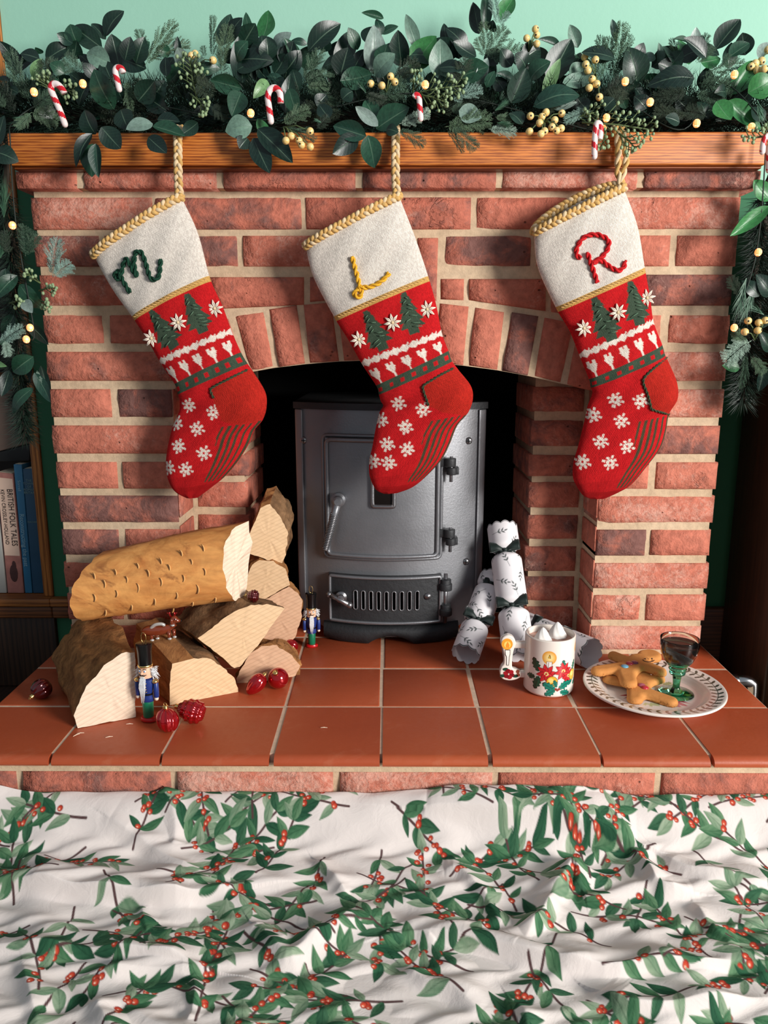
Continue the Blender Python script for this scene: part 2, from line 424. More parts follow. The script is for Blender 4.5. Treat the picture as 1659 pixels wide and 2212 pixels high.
# mortar body: front 6 mm behind the brick faces, with the arch cut out
zc_top = W(830, 366).z
arch = [(-.3665, W(400, 846).z)]
arch_px = [(446,829),(529,806),(590,795),(658,787),(732,781),(800,779),(866,779),(934,783),(1001,790),(1075,800),(1141,812),(1214,829),(1272,846)]
arch = [(W(x, y).x, W(x, y).z) for x, y in arch_px]; arch[0] = (-.3665, W(405, 842).z); arch[-1] = (.3665, arch[-1][1])
poly = [(PX['L']+.004, .0), (-.3665, .0)]+arch+[(.3665, .0), (PX['R']-.004, .0), (PX['R']-.004, zc_top), (PX['L']+.004, zc_top)]
m = MB(); m.prism(poly, .0055, .099); mo = m.build('mortar', MORTAR, surround)
bm = bmesh.new(); bm.from_mesh(mo.data); bmesh.ops.triangulate(bm, faces=bm.faces); bm.to_mesh(mo.data); bm.free()
m = MB(); m.box(W(34, 388, -.022).x+.004, W(1645, 388, -.022).x-.004, -.0165, .115, W(830, 406, -.022).z+.001, W(830, 367, -.022).z); m.build('mortar', MORTAR, surround)
# inner returns: stepped-back brickwork either side of the stove, behind the piers
YB = .099
inner = [(835,890),(908,965),(983,1030),(1042,1098),(1113,1166),(1181,1236),(1246,1300),(1311,1362),(1374,1424)]
for sgn in (-1, 1):
    for k, (ya, yb) in enumerate(inner):
        zt = W(1180, ya, YB).z; zb = max(.001, W(1180, yb, YB).z)
        if zt < .012: continue
        xi, xo = .262+random.uniform(-.004, .004), .358
        p = [(sgn*xi, zb), (sgn*xo, zb), (sgn*xo, zt), (sgn*xi, zt)]
        if sgn < 0: p = [p[1], p[0], p[3], p[2]]
        rough_brick(p, YB+.001, .18, parent=surround, col=(.35+.3*random.random(), .3, .2, 1))
        # side return bricks of the pier, facing the opening
        t = .030
        y0, y1 = (.004, .094)
        xs = sgn*.3665
        m = MB(); m.box(min(xs, xs-sgn*.0035), max(xs, xs-sgn*.0035), y0, y1, zb+.002, zt)
        o = m.build('brick', BRICK, surround, bevel=.0015, seg=1); o.color = (.3, .4, .5, 1)
    m = MB(); m.box(min(sgn*.268, sgn*.372), max(sgn*.268, sgn*.372), YB+.006, YB+.20, 0, .60); m.build('mortar', MORTAR, surround)
# black sooty fire chamber behind
SOOT = plain('soot', C(17, 19, 19), .95, .3, 30, .3)
m = MB()
m.box(-.42, -.372, YB+.005, .62, 0, .83); m.box(.372, .42, YB+.005, .62, 0, .83)
m.box(-.42, .42, .60, .64, 0, .83); m.box(-.42, .42, .235, .62, .60, .64)
m.box(-.372, .372, .115, .24, .575, .62)
m.box(-.37, .37, .2335, .60, 0, .004)
m.build('firebox', SOOT, surround)

# ---- mantel shelf ------------------------------------------------------------
MY = -.046
zt, zm, zb = W(830, 285, MY).z, W(830, 357, MY).z, W(830, 366, MY+.006).z
MANTEL_Z = zt
mantel = empty('mantel_shelf', (0, 0, zb), 'varnished orange pine mantel shelf above the brick surround', 'shelf')
m = MB(); m.box(-.583, .578, MY, WALL_Y-.001, zm, zt); m.build('beam', PINE, mantel, bevel=.003)
PINED = mat_wood('pine_moulding', C(96, 42, 14), C(140, 70, 28), 1.0, .4, 'X', 52)
m = MB(); m.box(-.580, .575, MY+.007, WALL_Y-.001, zb+.0005, zm-.0002); m.build('moulding', PINED, mantel, bevel=.002)

# ---- tiled hearth ------------------------------------------------------------
hearth = empty('hearth', (0, -.1, -.12), 'raised hearth of terracotta quarry tiles with a brick edge', None, None, 'structure')
XJ = [-.612, -.4604, -.3086, -.1584, -.0095, .1389, .290, .4397, .590]
YJ = [-.362, -.208, -.061, .087, .232]
g = .0026
for j in range(4):
    for i in range(8):
        x0, x1, y0, y1 = XJ[i]+g, XJ[i+1]-g, YJ[j]+(0 if j == 0 else g), YJ[j+1]-g
        if j == 3 and (i in (0, 7)): continue
        if j == 2 and i in (0, 7): y1 = .105
        dx = random.uniform(-.0012, .0012)
        tz = random.uniform(-.0006, .0004)
        mm = MB()
        if j == 0:      # bullnose front edge
            prof = [(y1, tz), (y0+.012, tz)]+[(y0+.012-.012*math.sin(a), tz-.0095+.0095*math.cos(a)) for a in [math.pi/2*k/6 for k in range(1, 7)]]+[(y0+.0012, -.0125), (y1, -.0125)]
            n = len(prof); ins = .001
            vs = [(x0+dx, y, z) for y, z in prof]+[(x1+dx, y, z) for y, z in prof]
            fs = [tuple(range(n)), tuple(range(2*n-1, n-1, -1))]+[(a, (a+1) % n, (a+1) % n+n, a+n) for a in range(n)]
            mm.add(vs, fs); o = mm.build('tile', TILE, hearth, autosmooth=30)
        else:
            mm.box(x0+dx, x1+dx, y0, y1, -.021, tz); mm.build('tile', TILE, hearth, bevel=.0022)
GROUT = plain('tile_grout', C(214, 186, 160), .95, .25, 120, .4)
m = MB(); m.box(XJ[0]+.003, XJ[-1]-.003, YJ[0]+.015, .104, -.0124, -.0010); m.box(-.366, .366, .104, .598, -.0124, -.0010); m.build('grout', GROUT, hearth)
YR = -.351
ya, yb = 1664, 1706
zt, zb = W(830, 1664, YR).z, -.118
m = MB(); m.box(XJ[0]+.004, XJ[-1]-.004, YR+.018, .104, -.0214, -.0127); m.box(XJ[0]+.004, XJ[-1]-.004, YR+.005, .104, -.1195, -.0214); m.box(XJ[0]+.003, XJ[-1]-.003, YR-.001, YR+.02, zt-.002, -.0127); m.build('mortar', MORTAR, hearth)
for xa, xb, tone in ((-120,33,(.6,.3,.2,1)),(48,367,(.55,.2,.1,1)),(382,719,(.1,1,.5,1)),(734,1064,(.1,.95,.5,1)),(1078,1416,(.3,.3,.2,1)),(1431,1780,(.35,.2,.1,1))):
    a = max(XJ[0]+.004, W(xa, 1688, YR).x); b = min(XJ[-1]-.004, W(xb, 1688, YR).x)
    rough_brick([(a, zb), (b, zb), (b, zt-.003), (a, zt-.003)], YR-.002, .10, parent=hearth, col=tone)
# =================================================================== STOVE
IRON = mat_metal('cast_iron', (.23, .235, .25, 1), .39, .6, .25, 260, .2)
IRON_D = mat_metal('dark_iron', (.035, .037, .040, 1), .55, .4, .8, 120, .3)
STEEL = mat_metal('worn_steel', (.28, .28, .29, 1), .32, .9, .3, 200, .2)
SX = W(845, 1100, .08).x
def yf(x): return .058+1.75*(x-SX)**2
stove = empty('wood_burning_stove', (SX, .2, 0), 'black cast iron wood burning stove standing under the brick arch', 'stove')
def bow_grid(mb, left, right, z0, z1, out, back, nx=24, nz=16, mi=0):
    """a plate following the bowed stove front; left(z), right(z) give its sides"""
    vs = []; fs = []; N = nx+1
    for j in range(nz+1):
        z = z0+(z1-z0)*j/nz
        for i in range(nx+1):
            x = left(z)+(right(z)-left(z))*i/nx; vs.append((x, yf(x)-out, z))
    for j in range(nz):
        for i in range(nx): fs.append((j*N+i, j*N+i+1, (j+1)*N+i+1, (j+1)*N+i))
    ring = [i for i in range(N)]+[j*N+nx for j in range(1, nz+1)]+[nz*N+i for i in range(nx-1, -1, -1)]+[j*N for j in range(nz-1, 0, -1)]
    b = len(vs)
    for k in ring:
        x, y, z = vs[k]; vs.append((x, back if back is not None else y+out+.004, z))
    L = len(ring)
    for a in range(L): fs.append((ring[a], b+a, b+(a+1) % L, ring[(a+1) % L]))
    fs.append(tuple(b+a for a in range(L)))
    mb.add(vs, fs, mi)
def bow_pt(px, py, out=0.0):
    p = W(px, py, .08)
    for _ in range(4): p = W(px, py, yf(p.x)-out)
    return p
xl, xr = bow_pt(640, 1000).x, bow_pt(1047, 1000).x
zbot, ztop = .012, bow_pt(845, 872).z
def ins(z):
    r = .075
    return 0 if z > zbot+r else (r-math.sqrt(max(0, r*r-(zbot+r-z)**2)))*.75
m = MB(); bow_grid(m, lambda z: xl+.012+ins(z), lambda z: xr-.012-ins(z), zbot, ztop-.012, .0, .42, 32, 24)
m.build('body', IRON, stove, autosmooth=50)
m = MB(); bow_grid(m, lambda z: xl-.003, lambda z: xr+.003, ztop-.012, ztop, .006, .44, 32, 2); m.build('top_plate', IRON_D, stove, autosmooth=50)
for s, x0, x1 in ((-1, xl, xl+.014), (1, xr-.014, xr)):
    m = MB(); bow_grid(m, lambda z: x0+(ins(z) if s < 0 else -ins(z)), lambda z: x1+(ins(z) if s < 0 else -ins(z)), zbot+.02, ztop-.013, .005, .40, 3, 20); m.build('side_rim', IRON, stove, bevel=.002)
def bow_path(pts_px, r, out, name, mat, closed=True, parent=None, n=6, sub=10):
    P = []
    m_ = len(pts_px); rng = m_ if closed else m_-1
    for i in range(rng):
        a, b = pts_px[i], pts_px[(i+1) % m_]
        for k in range(sub):
            t = k/sub; P.append(bow_pt(a[0]*(1-t)+b[0]*t, a[1]*(1-t)+b[1]*t, out))
    if not closed: P.append(bow_pt(*pts_px[-1], out))
    mb = MB(); mb.tube(P, r, n, closed=closed); return mb.build(name, mat, parent or stove, smooth=True)
# fire door: plate, raised rim, sight glass in a bevelled frame
dl, dr = bow_pt(705, 1100).x, bow_pt(948, 1100).x
dzt, dzb = bow_pt(830, 947).z, bow_pt(830, 1203).z
m = MB(); bow_grid(m, lambda z: dl, lambda z: dr, dzb, dzt, .011, None, 28, 20); door = m.build('fire_door', IRON, stove, autosmooth=50)
def rim_at(x0, x1, z0, z1, out, r, parent, name, rc=.008, mat=None):
    P = []
    cs = [((x1-rc, z1-rc), 90), ((x0+rc, z1-rc), 180), ((x0+rc, z0+rc), 270), ((x1-rc, z0+rc), 0)]
    seq = []
    for k, ((cx, cz), a0) in enumerate([((x1-rc, z1-rc), 0), ((x0+rc, z1-rc), 90), ((x0+rc, z0+rc), 180), ((x1-rc, z0+rc), 270)]):
        for q in range(5):
            a = math.radians(a0+90*q/4); seq.append((cx+rc*math.cos(a), cz+rc*math.sin(a)))
        nxt = [((x0+rc, z1)), ((x0, z0+rc)), ((x1-rc, z0)), ((x1, z1-rc))][k]
        last = seq[-1]
        for q in range(1, 9): t = q/9; seq.append((last[0]*(1-t)+nxt[0]*t, last[1]*(1-t)+nxt[1]*t))
    P = [Vector((x, yf(x)-out, z)) for x, z in seq]
    mb = MB(); mb.tube(P, r, 6, closed=True); return mb.build(name, mat or IRON, parent, smooth=True)
rim_at(dl+.003, dr-.003, dzb+.003, dzt-.003, .0125, .0042, door, 'rim')
rim_at(dl-.004, dr+.004, dzb-.004, dzt+.004, .004, .0035, stove, 'door_surround')
wl, wr, wz0, wz1 = bow_pt(806, 1080).x, bow_pt(850, 1080).x, bow_pt(828, 1090).z, bow_pt(828, 985).z
SGLASS = NT('sooted_glass').done(C(22, 18, 15), .12)
m = MB(); bow_grid(m, lambda z: wl, lambda z: wr, wz0, wz1, .0125, None, 6, 4); m.build('sight_glass', SGLASS, door)
rim_at(wl-.001, wr+.001, wz0-.001, wz1+.001, .0135, .0042, door, 'window_frame', .003, STEEL)
# door handle: boss and coiled lever
p0, p1 = bow_pt(731, 1079, .014), bow_pt(702, 1188, .040)
hd = empty('door_handle', p0); hd.parent = stove; hd.location = p0-stove.location
m = MB(); m.lathe([(.0, -.001), (.013, 0), (.013, .006), (.009, .009), (.009, .024), (.006, .027), (.0, .027)], p0, 18, 0, Matrix.Rotation(math.pi/2, 3, 'X'), False); m.build('boss', IRON, hd, autosmooth=40)
a, b = p0+Vector((0, -.020, 0)), p1
m = MB(); m.tube([a, a*.7+b*.3, b], [.0075, .0062, .0048], 10); m.build('lever', IRON, hd, smooth=True)
hel = []
ax = (b-a).normalized(); u = ax.orthogonal().normalized(); v = ax.cross(u)
for k in range(260):
    t = k/259; an = t*2*math.pi*22
    hel.append(a+(b-a)*(.25+.73*t)+(u*math.cos(an)+v*math.sin(an))*(.0072-.0014*t))
m = MB(); m.tube(hel, .0013, 4); m.build('coil', STEEL, hd, smooth=True)
# hinges
for (hx, hy) in ((972, 1008), (970, 1160)):
    p = bow_pt(hx, hy, .012)
    h = empty('hinge', p); h.parent = stove; h.location = p-stove.location
    mm = MB(); mm.lathe([(.0, .0), (.0105, .0), (.0105, .015), (.0, .015)], p+Vector((0, -.004, .001)), 16); mm.box(p.x-.022, p.x, p.y-.006, p.y+.012, p.z+.001, p.z+.015); mm.build('knuckle', IRON_D, h, bevel=.0012)
    mm = MB(); mm.lathe([(.0, .0), (.0095, .0), (.0095, .013), (.0, .013)], p+Vector((.003, -.004, -.014)), 16); mm.box(p.x+.002, p.x+.016, p.y-.005, p.y+.016, p.z-.014, p.z-.001); mm.build('knuckle', IRON_D, h, bevel=.0012)
    mm = MB(); mm.tube([p+Vector((.002, -.004, -.027)), p+Vector((.002, -.004, .019))], .0032, 10); mm.build('pin', IRON, h, smooth=True)
# cross-head screws
for (sx_, sy_) in ((656, 951), (1012, 952), (1006, 1213)):
    p = bow_pt(sx_, sy_, .0)
    mm = MB(); mm.lathe([(.0, .004), (.004, .0038), (.0066, .002), (.007, -.002)], p, 16, 0, Matrix.Rotation(math.pi/2, 3, 'X'), False)
    sc = mm.build('screw', STEEL, stove, smooth=True)
    mm = MB(); mm.box(p.x-.004, p.x+.004, p.y-.0044, p.y-.003, p.z-.0007, p.z+.0007); mm.box(p.x-.0007, p.x+.0007, p.y-.0044, p.y-.003, p.z-.004, p.z+.004); mm.build('cross_slot', SOOT, sc)
# ash door with nine air slots
al, ar = bow_pt(712, 1290).x, bow_pt(952, 1290).x
az0, az1 = bow_pt(830, 1343).z, bow_pt(830, 1243).z
slots = [bow_pt(600+(557+55.2*k)/3.318, 1292, .012).x for k in range(9)]
sz0, sz1 = bow_pt(830, 840+1572/3.318).z, bow_pt(830, 840+1437/3.318).z
m = MB(); hw = .0036
bow_grid(m, lambda z: al, lambda z: ar, sz1, az1, .013, None, 24, 4); bow_grid(m, lambda z: al, lambda z: ar, az0, sz0, .013, None, 24, 4)
eds = [al]+[q for s in slots for q in (s-hw, s+hw)]+[ar]
for k in range(0, len(eds), 2):
    e0, e1 = eds[k], eds[k+1]; bow_grid(m, lambda z: e0, lambda z: e1, sz0, sz1, .013, None, 4, 2)
ash = m.build('ash_door', IRON_D, stove, autosmooth=50)
m = MB(); bow_grid(m, lambda z: slots[0]-.008, lambda z: slots[-1]+.008, sz0-.004, sz1+.004, .002, None, 14, 2); m.build('slot_backing', SOOT, ash)
rim_at(al+.002, ar-.002, az0+.002, az1-.002, .0145, .0032, ash, 'rim', .003)
for s in slots:
    P = []
    for k in range(20):
        a = 2*math.pi*k/20; x = s+hw*math.cos(a); z = (sz1-hw*1.0 if math.sin(a) > 0 else sz0+hw)+hw*math.sin(a)
        P.append(Vector((x, yf(x)-.0135, z)))
    mm = MB(); mm.tube(P, .0013, 5, closed=True); mm.build('slot_lip', IRON, ash, smooth=True)
p0 = bow_pt(737, 1288, .014)
lt = empty('latch', p0); lt.parent = stove; lt.location = p0-stove.location
m = MB(); m.lathe([(.0, -.001), (.011, 0), (.011, .007), (.007, .010), (.007, .017), (.0, .018)], p0, 16, 0, Matrix.Rotation(math.pi/2, 3, 'X'), False); m.build('boss', STEEL, lt, autosmooth=40)
a, b = bow_pt(711, 1284, .030), bow_pt(755, 1307, .030)
m = MB(); m.tube([a, a*.6+b*.4, b], [.0055, .0042, .0055], 10); m.sphere(a, .0062); m.sphere(b, .0062); m.build('lever', STEEL, lt, smooth=True)
p = bow_pt(924, 1288, .014); m = MB(); m.lathe([(.0, .004), (.006, .003), (.0075, -.002)], p, 12, 0, Matrix.Rotation(math.pi/2, 3, 'X'), False); m.build('stop', STEEL, ash, smooth=True)
for hy in (1262, 1316):
    p = bow_pt(962, hy, .014)
    h = empty('hinge', p); h.parent = stove; h.location = p-stove.location
    mm = MB(); mm.lathe([(.0, -.010), (.0125, -.010), (.0125, .002), (.0105, .003), (.0105, .011), (.0, .012)], p+Vector((0, -.003, 0)), 18); mm.box(p.x-.020, p.x, p.y-.004, p.y+.012, p.z-.009, p.z+.009); mm.build('knuckle', IRON_D, h, bevel=.0012)
p = bow_pt(962, 1290, .017); m = MB(); m.tube([p+Vector((0, 0, -.05)), p+Vector((0, 0, .046))], .0038, 10); m.build('hinge_pin', STEEL, stove, smooth=True)
# base skirt with a scalloped lower edge
def skz(x):
    u = (x-SX)/.128; return .002+.016*max(0, 1-(u*3.0)**2)+.02*max(0, abs(u)-.75)
vs = []; fs = []; nx = 30; x0, x1 = SX-.128, SX+.128
for k, (o_, up) in enumerate(((-.012, 1), (.010, 0.92), (.016, .5), (.012, 0), (-.05, 0))):
    for i in range(nx+1):
        x = x0+(x1-x0)*i/nx; zlo = skz(x); z = zlo+(.036-zlo)*up; vs.append((x, yf(x)-o_, z))
for k in range(4):
    for i in range(nx): fs.append((k*(nx+1)+i, (k+1)*(nx+1)+i, (k+1)*(nx+1)+i+1, k*(nx+1)+i+1))
m = MB(); m.add(vs, fs); m.build('base_skirt', IRON_D, stove, smooth=True)
for xx in (-.11, .11):
    m = MB(); m.lathe([(.014, .0), (.016, .004), (.011, .018)], (SX+xx, .30, .0042), 12); m.build('foot', IRON_D, stove, smooth=True)
    m = MB(); m.lathe([(.014, .0), (.016, .004), (.011, .030)], (SX+xx*.9, .115, .0), 12); m.build('foot', IRON_D, stove, smooth=True)

# =================================================================== BOOKCASE AND CUPBOARD IN THE ALCOVES
CASE = mat_wood('bookcase_pine', C(136, 78, 30), C(198, 126, 60), 1.0, .45, 'Z', 40)
CASEX = mat_wood('bookcase_pine_shelf', C(120, 68, 28), C(176, 110, 52), 1.0, .45, 'X', 40)
DARKW = mat_wood('dark_cupboard_wood', C(40, 24, 14), C(66, 42, 26), 1.0, .5, 'Z', 30)
BLACKB = plain('dark_back_board', C(40, 34, 30), .8, .2, 20)  # one even dark brown for the bookcase back panel
bc = empty('bookcase', (-.90, .26, -.12), 'pine bookcase with open shelves built into the alcove left of the bricks', 'bookcase')
YC = WALL_Y-.004; YK = .415
xu1 = W(114, 1285, YC).x; xu0 = xu1-.018
zs0 = W(60, 1288, YC).z; zs1 = W(40, 832, YC).z; zs1t = W(40, 813, YC).z
m = MB(); m.box(xu0, -.6555, YC, YK, zs0, 1.35); m.build('upright', CASE, bc, bevel=.0015)
for z0, z1 in ((zs1, zs1t), (.95, .968)):
    m = MB(); m.box(-1.25, xu0-.0003, YC+.004, YK-.009, z0, z1); m.build('shelf', CASEX, bc, bevel=.0015)
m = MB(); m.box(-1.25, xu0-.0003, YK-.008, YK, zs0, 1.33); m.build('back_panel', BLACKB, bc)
m = MB(); m.box(-1.25, -.6558, YC-.018, YK, zs0-.016, zs0-.0003); m.box(-.6558, -.620, YC-.018, WALL_Y-.001, zs0-.016, zs0-.0003); m.build('ledge', CASEX, bc, bevel=.002)
m = MB(); m.box(-1.25, -.6558, YC-.012, YK, zs0-.042, zs0-.0163); m.box(-.6558, -.622, YC-.012, WALL_Y-.001, zs0-.042, zs0-.0163); m.build('moulding', mat_wood('dark_moulding', C(84, 48, 24), C(130, 78, 42), 1.0, .45, 'X', 40), bc, bevel=.004)
m = MB(); m.box(-1.25, -.6558, YC-.004, YK, -.119, zs0-.0423); m.build('lower_panel', DARKW, bc, bevel=.002)
# books standing on the lower shelf
PAPER = plain('book_paper', C(206, 192, 168), .9, .1, 200)
def text_mesh(body, size, mat, parent, pos, ux, uy, name='lettering', align='CENTER', out=.0004, font_extrude=.0001, xs=1.0):
    cu = bpy.data.curves.new('t', 'FONT'); cu.body = body; cu.size = size; cu.align_x = align; cu.align_y = 'CENTER'; cu.extrude = font_extrude; cu.resolution_u = 3; cu.space_line = .95
    to = bpy.data.objects.new('t', cu); COL.objects.link(to)
    dg = bpy.context.evaluated_depsgraph_get(); dg.update()
    me = bpy.data.meshes.new_from_object(to.evaluated_get(dg)); bpy.data.objects.remove(to)
    me.name = name; me.materials.clear(); me.materials.append(mat)
    ux, uy = Vector(ux).normalized(), Vector(uy).normalized(); uz = ux.cross(uy)
    M = Matrix(((ux.x*xs, uy.x, uz.x), (ux.y*xs, uy.y, uz.y), (ux.z*xs, uy.z, uz.z)))
    for v in me.vertices: v.co = M @ v.co
    return link(name, me, Vector(pos)+uz*out, parent)
YBK = WALL_Y+.014
def book(tl, tr, bl, br, mat, label, depth=.13):
    """spine corners in photo pixels on the plane Y=YBK (leaning books)"""
    P = [W(*q, YBK) for q in (bl, br, tr, tl)]
    zb = zs0+.0006
    P[0].z = zb; P[1].z = zb
    r = empty('book', (P[0]+P[1])/2, label, 'book', 'books on the low shelf')
    m = MB(); d = Vector((0, depth, 0))
    x0 = [P[0], P[1], P[2], P[3]]
    m.add(x0+[p+d for p in x0], [(0,1,2,3),(7,6,5,4),(0,4,5,1),(1,5,6,2),(2,6,7,3),(3,7,4,0)])
    m.build('cover', mat, r, bevel=.0012)
    q = [P[3]*.9+P[2]*.1, P[3]*.1+P[2]*.9]
    m = MB(); a, b = q[0]+Vector((0, .004, -.0002)), q[1]+Vector((0, .004, -.0002)); up = Vector((0, 0, .0008))
    m.add([a, b, b+d*.93, a+d*.93, a+up, b+up, b+d*.93+up, a+d*.93+up], [(0,3,2,1),(4,5,6,7),(0,1,5,4),(1,2,6,5),(2,3,7,6),(3,0,4,7)])
    m.build('pages', PAPER, r)
    up = ((P[3]+P[2])/2-(P[0]+P[1])/2); return r, P, up.normalized(), up.length
INKD = plain('dark_ink', C(40, 26, 24), .7); INKB = plain('pale_blue_ink', C(150, 190, 205), .6); INKG = plain('grey_ink', C(120, 150, 150), .6)
b1, P, up, L = book((-9,1020),(27,1024),(16,1272),(51,1272), plain('mottled_rose_cover', C(176, 116, 106), .55, .45, 60), 'thick book with a cream title panel and mottled rose spine')
mid = (P[0]+P[1])/2; dn = -up
def spine_panel(P, t0, t1, i0, i1, name, mat, parent, out=.0006):
    def q(u, t): a = P[0]*(1-u)+P[1]*u; b = P[3]*(1-u)+P[2]*u; return a*(1-t)+b*t+Vector((0, -out, 0))
    mm = MB(); v = [q(i0, t0), q(i1, t0), q(i1, t1), q(i0, t1)]; bk = Vector((0, out*.9, 0)); mm.add(v+[p+bk for p in v], [(0,1,2,3),(7,6,5,4),(0,4,5,1),(1,5,6,2),(2,6,7,3),(3,7,4,0)])
    return mm.build(name, mat, parent)
spine_panel(P, .32, .96, .05, .97, 'title_panel', plain('cream_label', C(234, 200, 178), .7, .08), b1)
def q_(P, u, t): a = P[0]*(1-u)+P[1]*u; b = P[3]*(1-u)+P[2]*u; return a*(1-t)+b*t
text_mesh('BRITISH FOLK TALES', .0155, INKD, b1, q_(P, .74, .64)+Vector((0, -.0012, 0)), -up, Vector((up.z, 0, -up.x)), xs=.80)
text_mesh('KEVIN CROSSLEY-HOLLAND', .0100, INKD, b1, q_(P, .30, .64)+Vector((0, -.0012, 0)), -up, Vector((up.z, 0, -up.x)), xs=.86)
mm = MB(); c_ = q_(P, .5, .17)+Vector((0, -.0005, 0)); mm.sphere(c_, .010, 12, 6, 0, (.8, .06, 1.8)); mm.sphere(c_+Vector((.002, 0, .016)), .006, 10, 6, 0, (.7, .08, 1.6)); mm.build('picture', plain('dark_picture', C(70, 40, 38), .6, .4, 80), b1)
b2, P, up, L = book((29,1003),(47,1004),(53.5,1273),(69,1273), plain('blue_cover', C(50, 118, 156), .4, .12, 30), 'slim bright blue book with pale lettering on its spine')
text_mesh('Reconstructing the past', .0125, INKB, b2, q_(P, .5, .42)+Vector((0, -.0006, 0)), -up, Vector((up.z, 0, -up.x)), xs=.88)
text_mesh('Sorrell', .0080, INKB, b2, q_(P, .5, .84)+Vector((0, -.0006, 0)), -up, Vector((up.z, 0, -up.x)))
b3, P, up, L = book((49,1013),(72,1012),(71,1274),(94,1274), plain('navy_cover', C(36, 78, 106), .45, .15, 30), 'dark navy book beside the bookcase upright')
rt = Vector((up.z, 0, -up.x))
text_mesh('THE\nTOWNS\nOF\nROMAN\nBRITAIN', .0062, INKG, b3, q_(P, .5, .86)+Vector((0, -.0006, 0)), rt, up)
text_mesh('WACHER', .0046, INKG, b3, q_(P, .5, .58)+Vector((0, -.0006, 0)), rt, up)
book((-32,1040),(-11,1040),(-8,1272),(13,1272), plain('white_cover', C(176, 176, 170), .5, .1, 30), 'worn white book at the end of the low shelf')
# dark box and brown folder leaning above the books
m = MB(); a, b = W(-60, 990, .16), W(66, 957, .16); t_ = W(59, 836, .16)
m.add([a, b, (b.x-.004, .16, t_.z), (a.x, .16, t_.z+.0), a+Vector((0, .075, 0)), b+Vector((0, .075, 0)), (b.x-.004, .235, t_.z), (a.x, .235, t_.z)], [(0,1,2,3),(7,6,5,4),(0,4,5,1),(1,5,6,2),(2,6,7,3),(3,7,4,0)])
tag(m.build('box_file', plain('brown_card', C(122, 102, 90), .8, .12, 25), bevel=.002), 'dull brown card box file under the upper shelf', 'box')
m = MB(); a, b = W(-60, 1000, .16), W(64, 996, .16); a2, b2_ = W(-60, 992, .16), W(66, 959, .16)
m.add([a, b, b2_, a2]+[p+Vector((0, .075, 0)) for p in (a, b, b2_, a2)], [(0,1,2,3),(7,6,5,4),(0,4,5,1),(1,5,6,2),(2,6,7,3),(3,7,4,0)])
tag(m.build('album', plain('black_album', C(20, 20, 20), .6, .12, 25), bevel=.002), 'black album lying on top of the standing books', 'book')
# cupboard on the right: its dark left side faces the fireplace
cp = empty('cupboard', (.80, .02, -.12), 'dark wooden cupboard beside the right brick pier', 'cupboard')
m = MB(); m.box(.648, 1.05, -.075, WALL_Y-.024, -.1195, .77); m.build('carcass', DARKW, cp, bevel=.003)
m = MB(); m.box(.655, 1.045, -.093, -.0753, -.09, .76); m.build('door', DARKW, cp, bevel=.003)
# dark bottle with a paper label standing in the alcove shelf behind the right garland
CHROME = mat_metal('chrome_pipe', (.55, .55, .55, 1), .22, 1.0, .1, 60, .1)
rp = empty('radiator_pipe', (.63, -.062, -.12), 'chrome pipe elbow beside the right end of the hearth', 'pipe')
p = W(1607, 1470, -.062)
m = MB(); m.tube(catmull([p+Vector((-.020, .004, -.004)), p+Vector((0, 0, .0)), p+Vector((.012, -.001, -.004)), p+Vector((.016, -.002, -.018)), Vector((p.x+.016, p.y-.002, -.1195))], 6), .0095, 12); m.build('elbow', CHROME, rp, smooth=True)
m = MB(); m.lathe([(.0125, -.006), (.0125, .006)], p+Vector((-.016, .004, -.003)), 12, 0, 'X'); m.build('collar', CHROME, rp, bevel=.001)
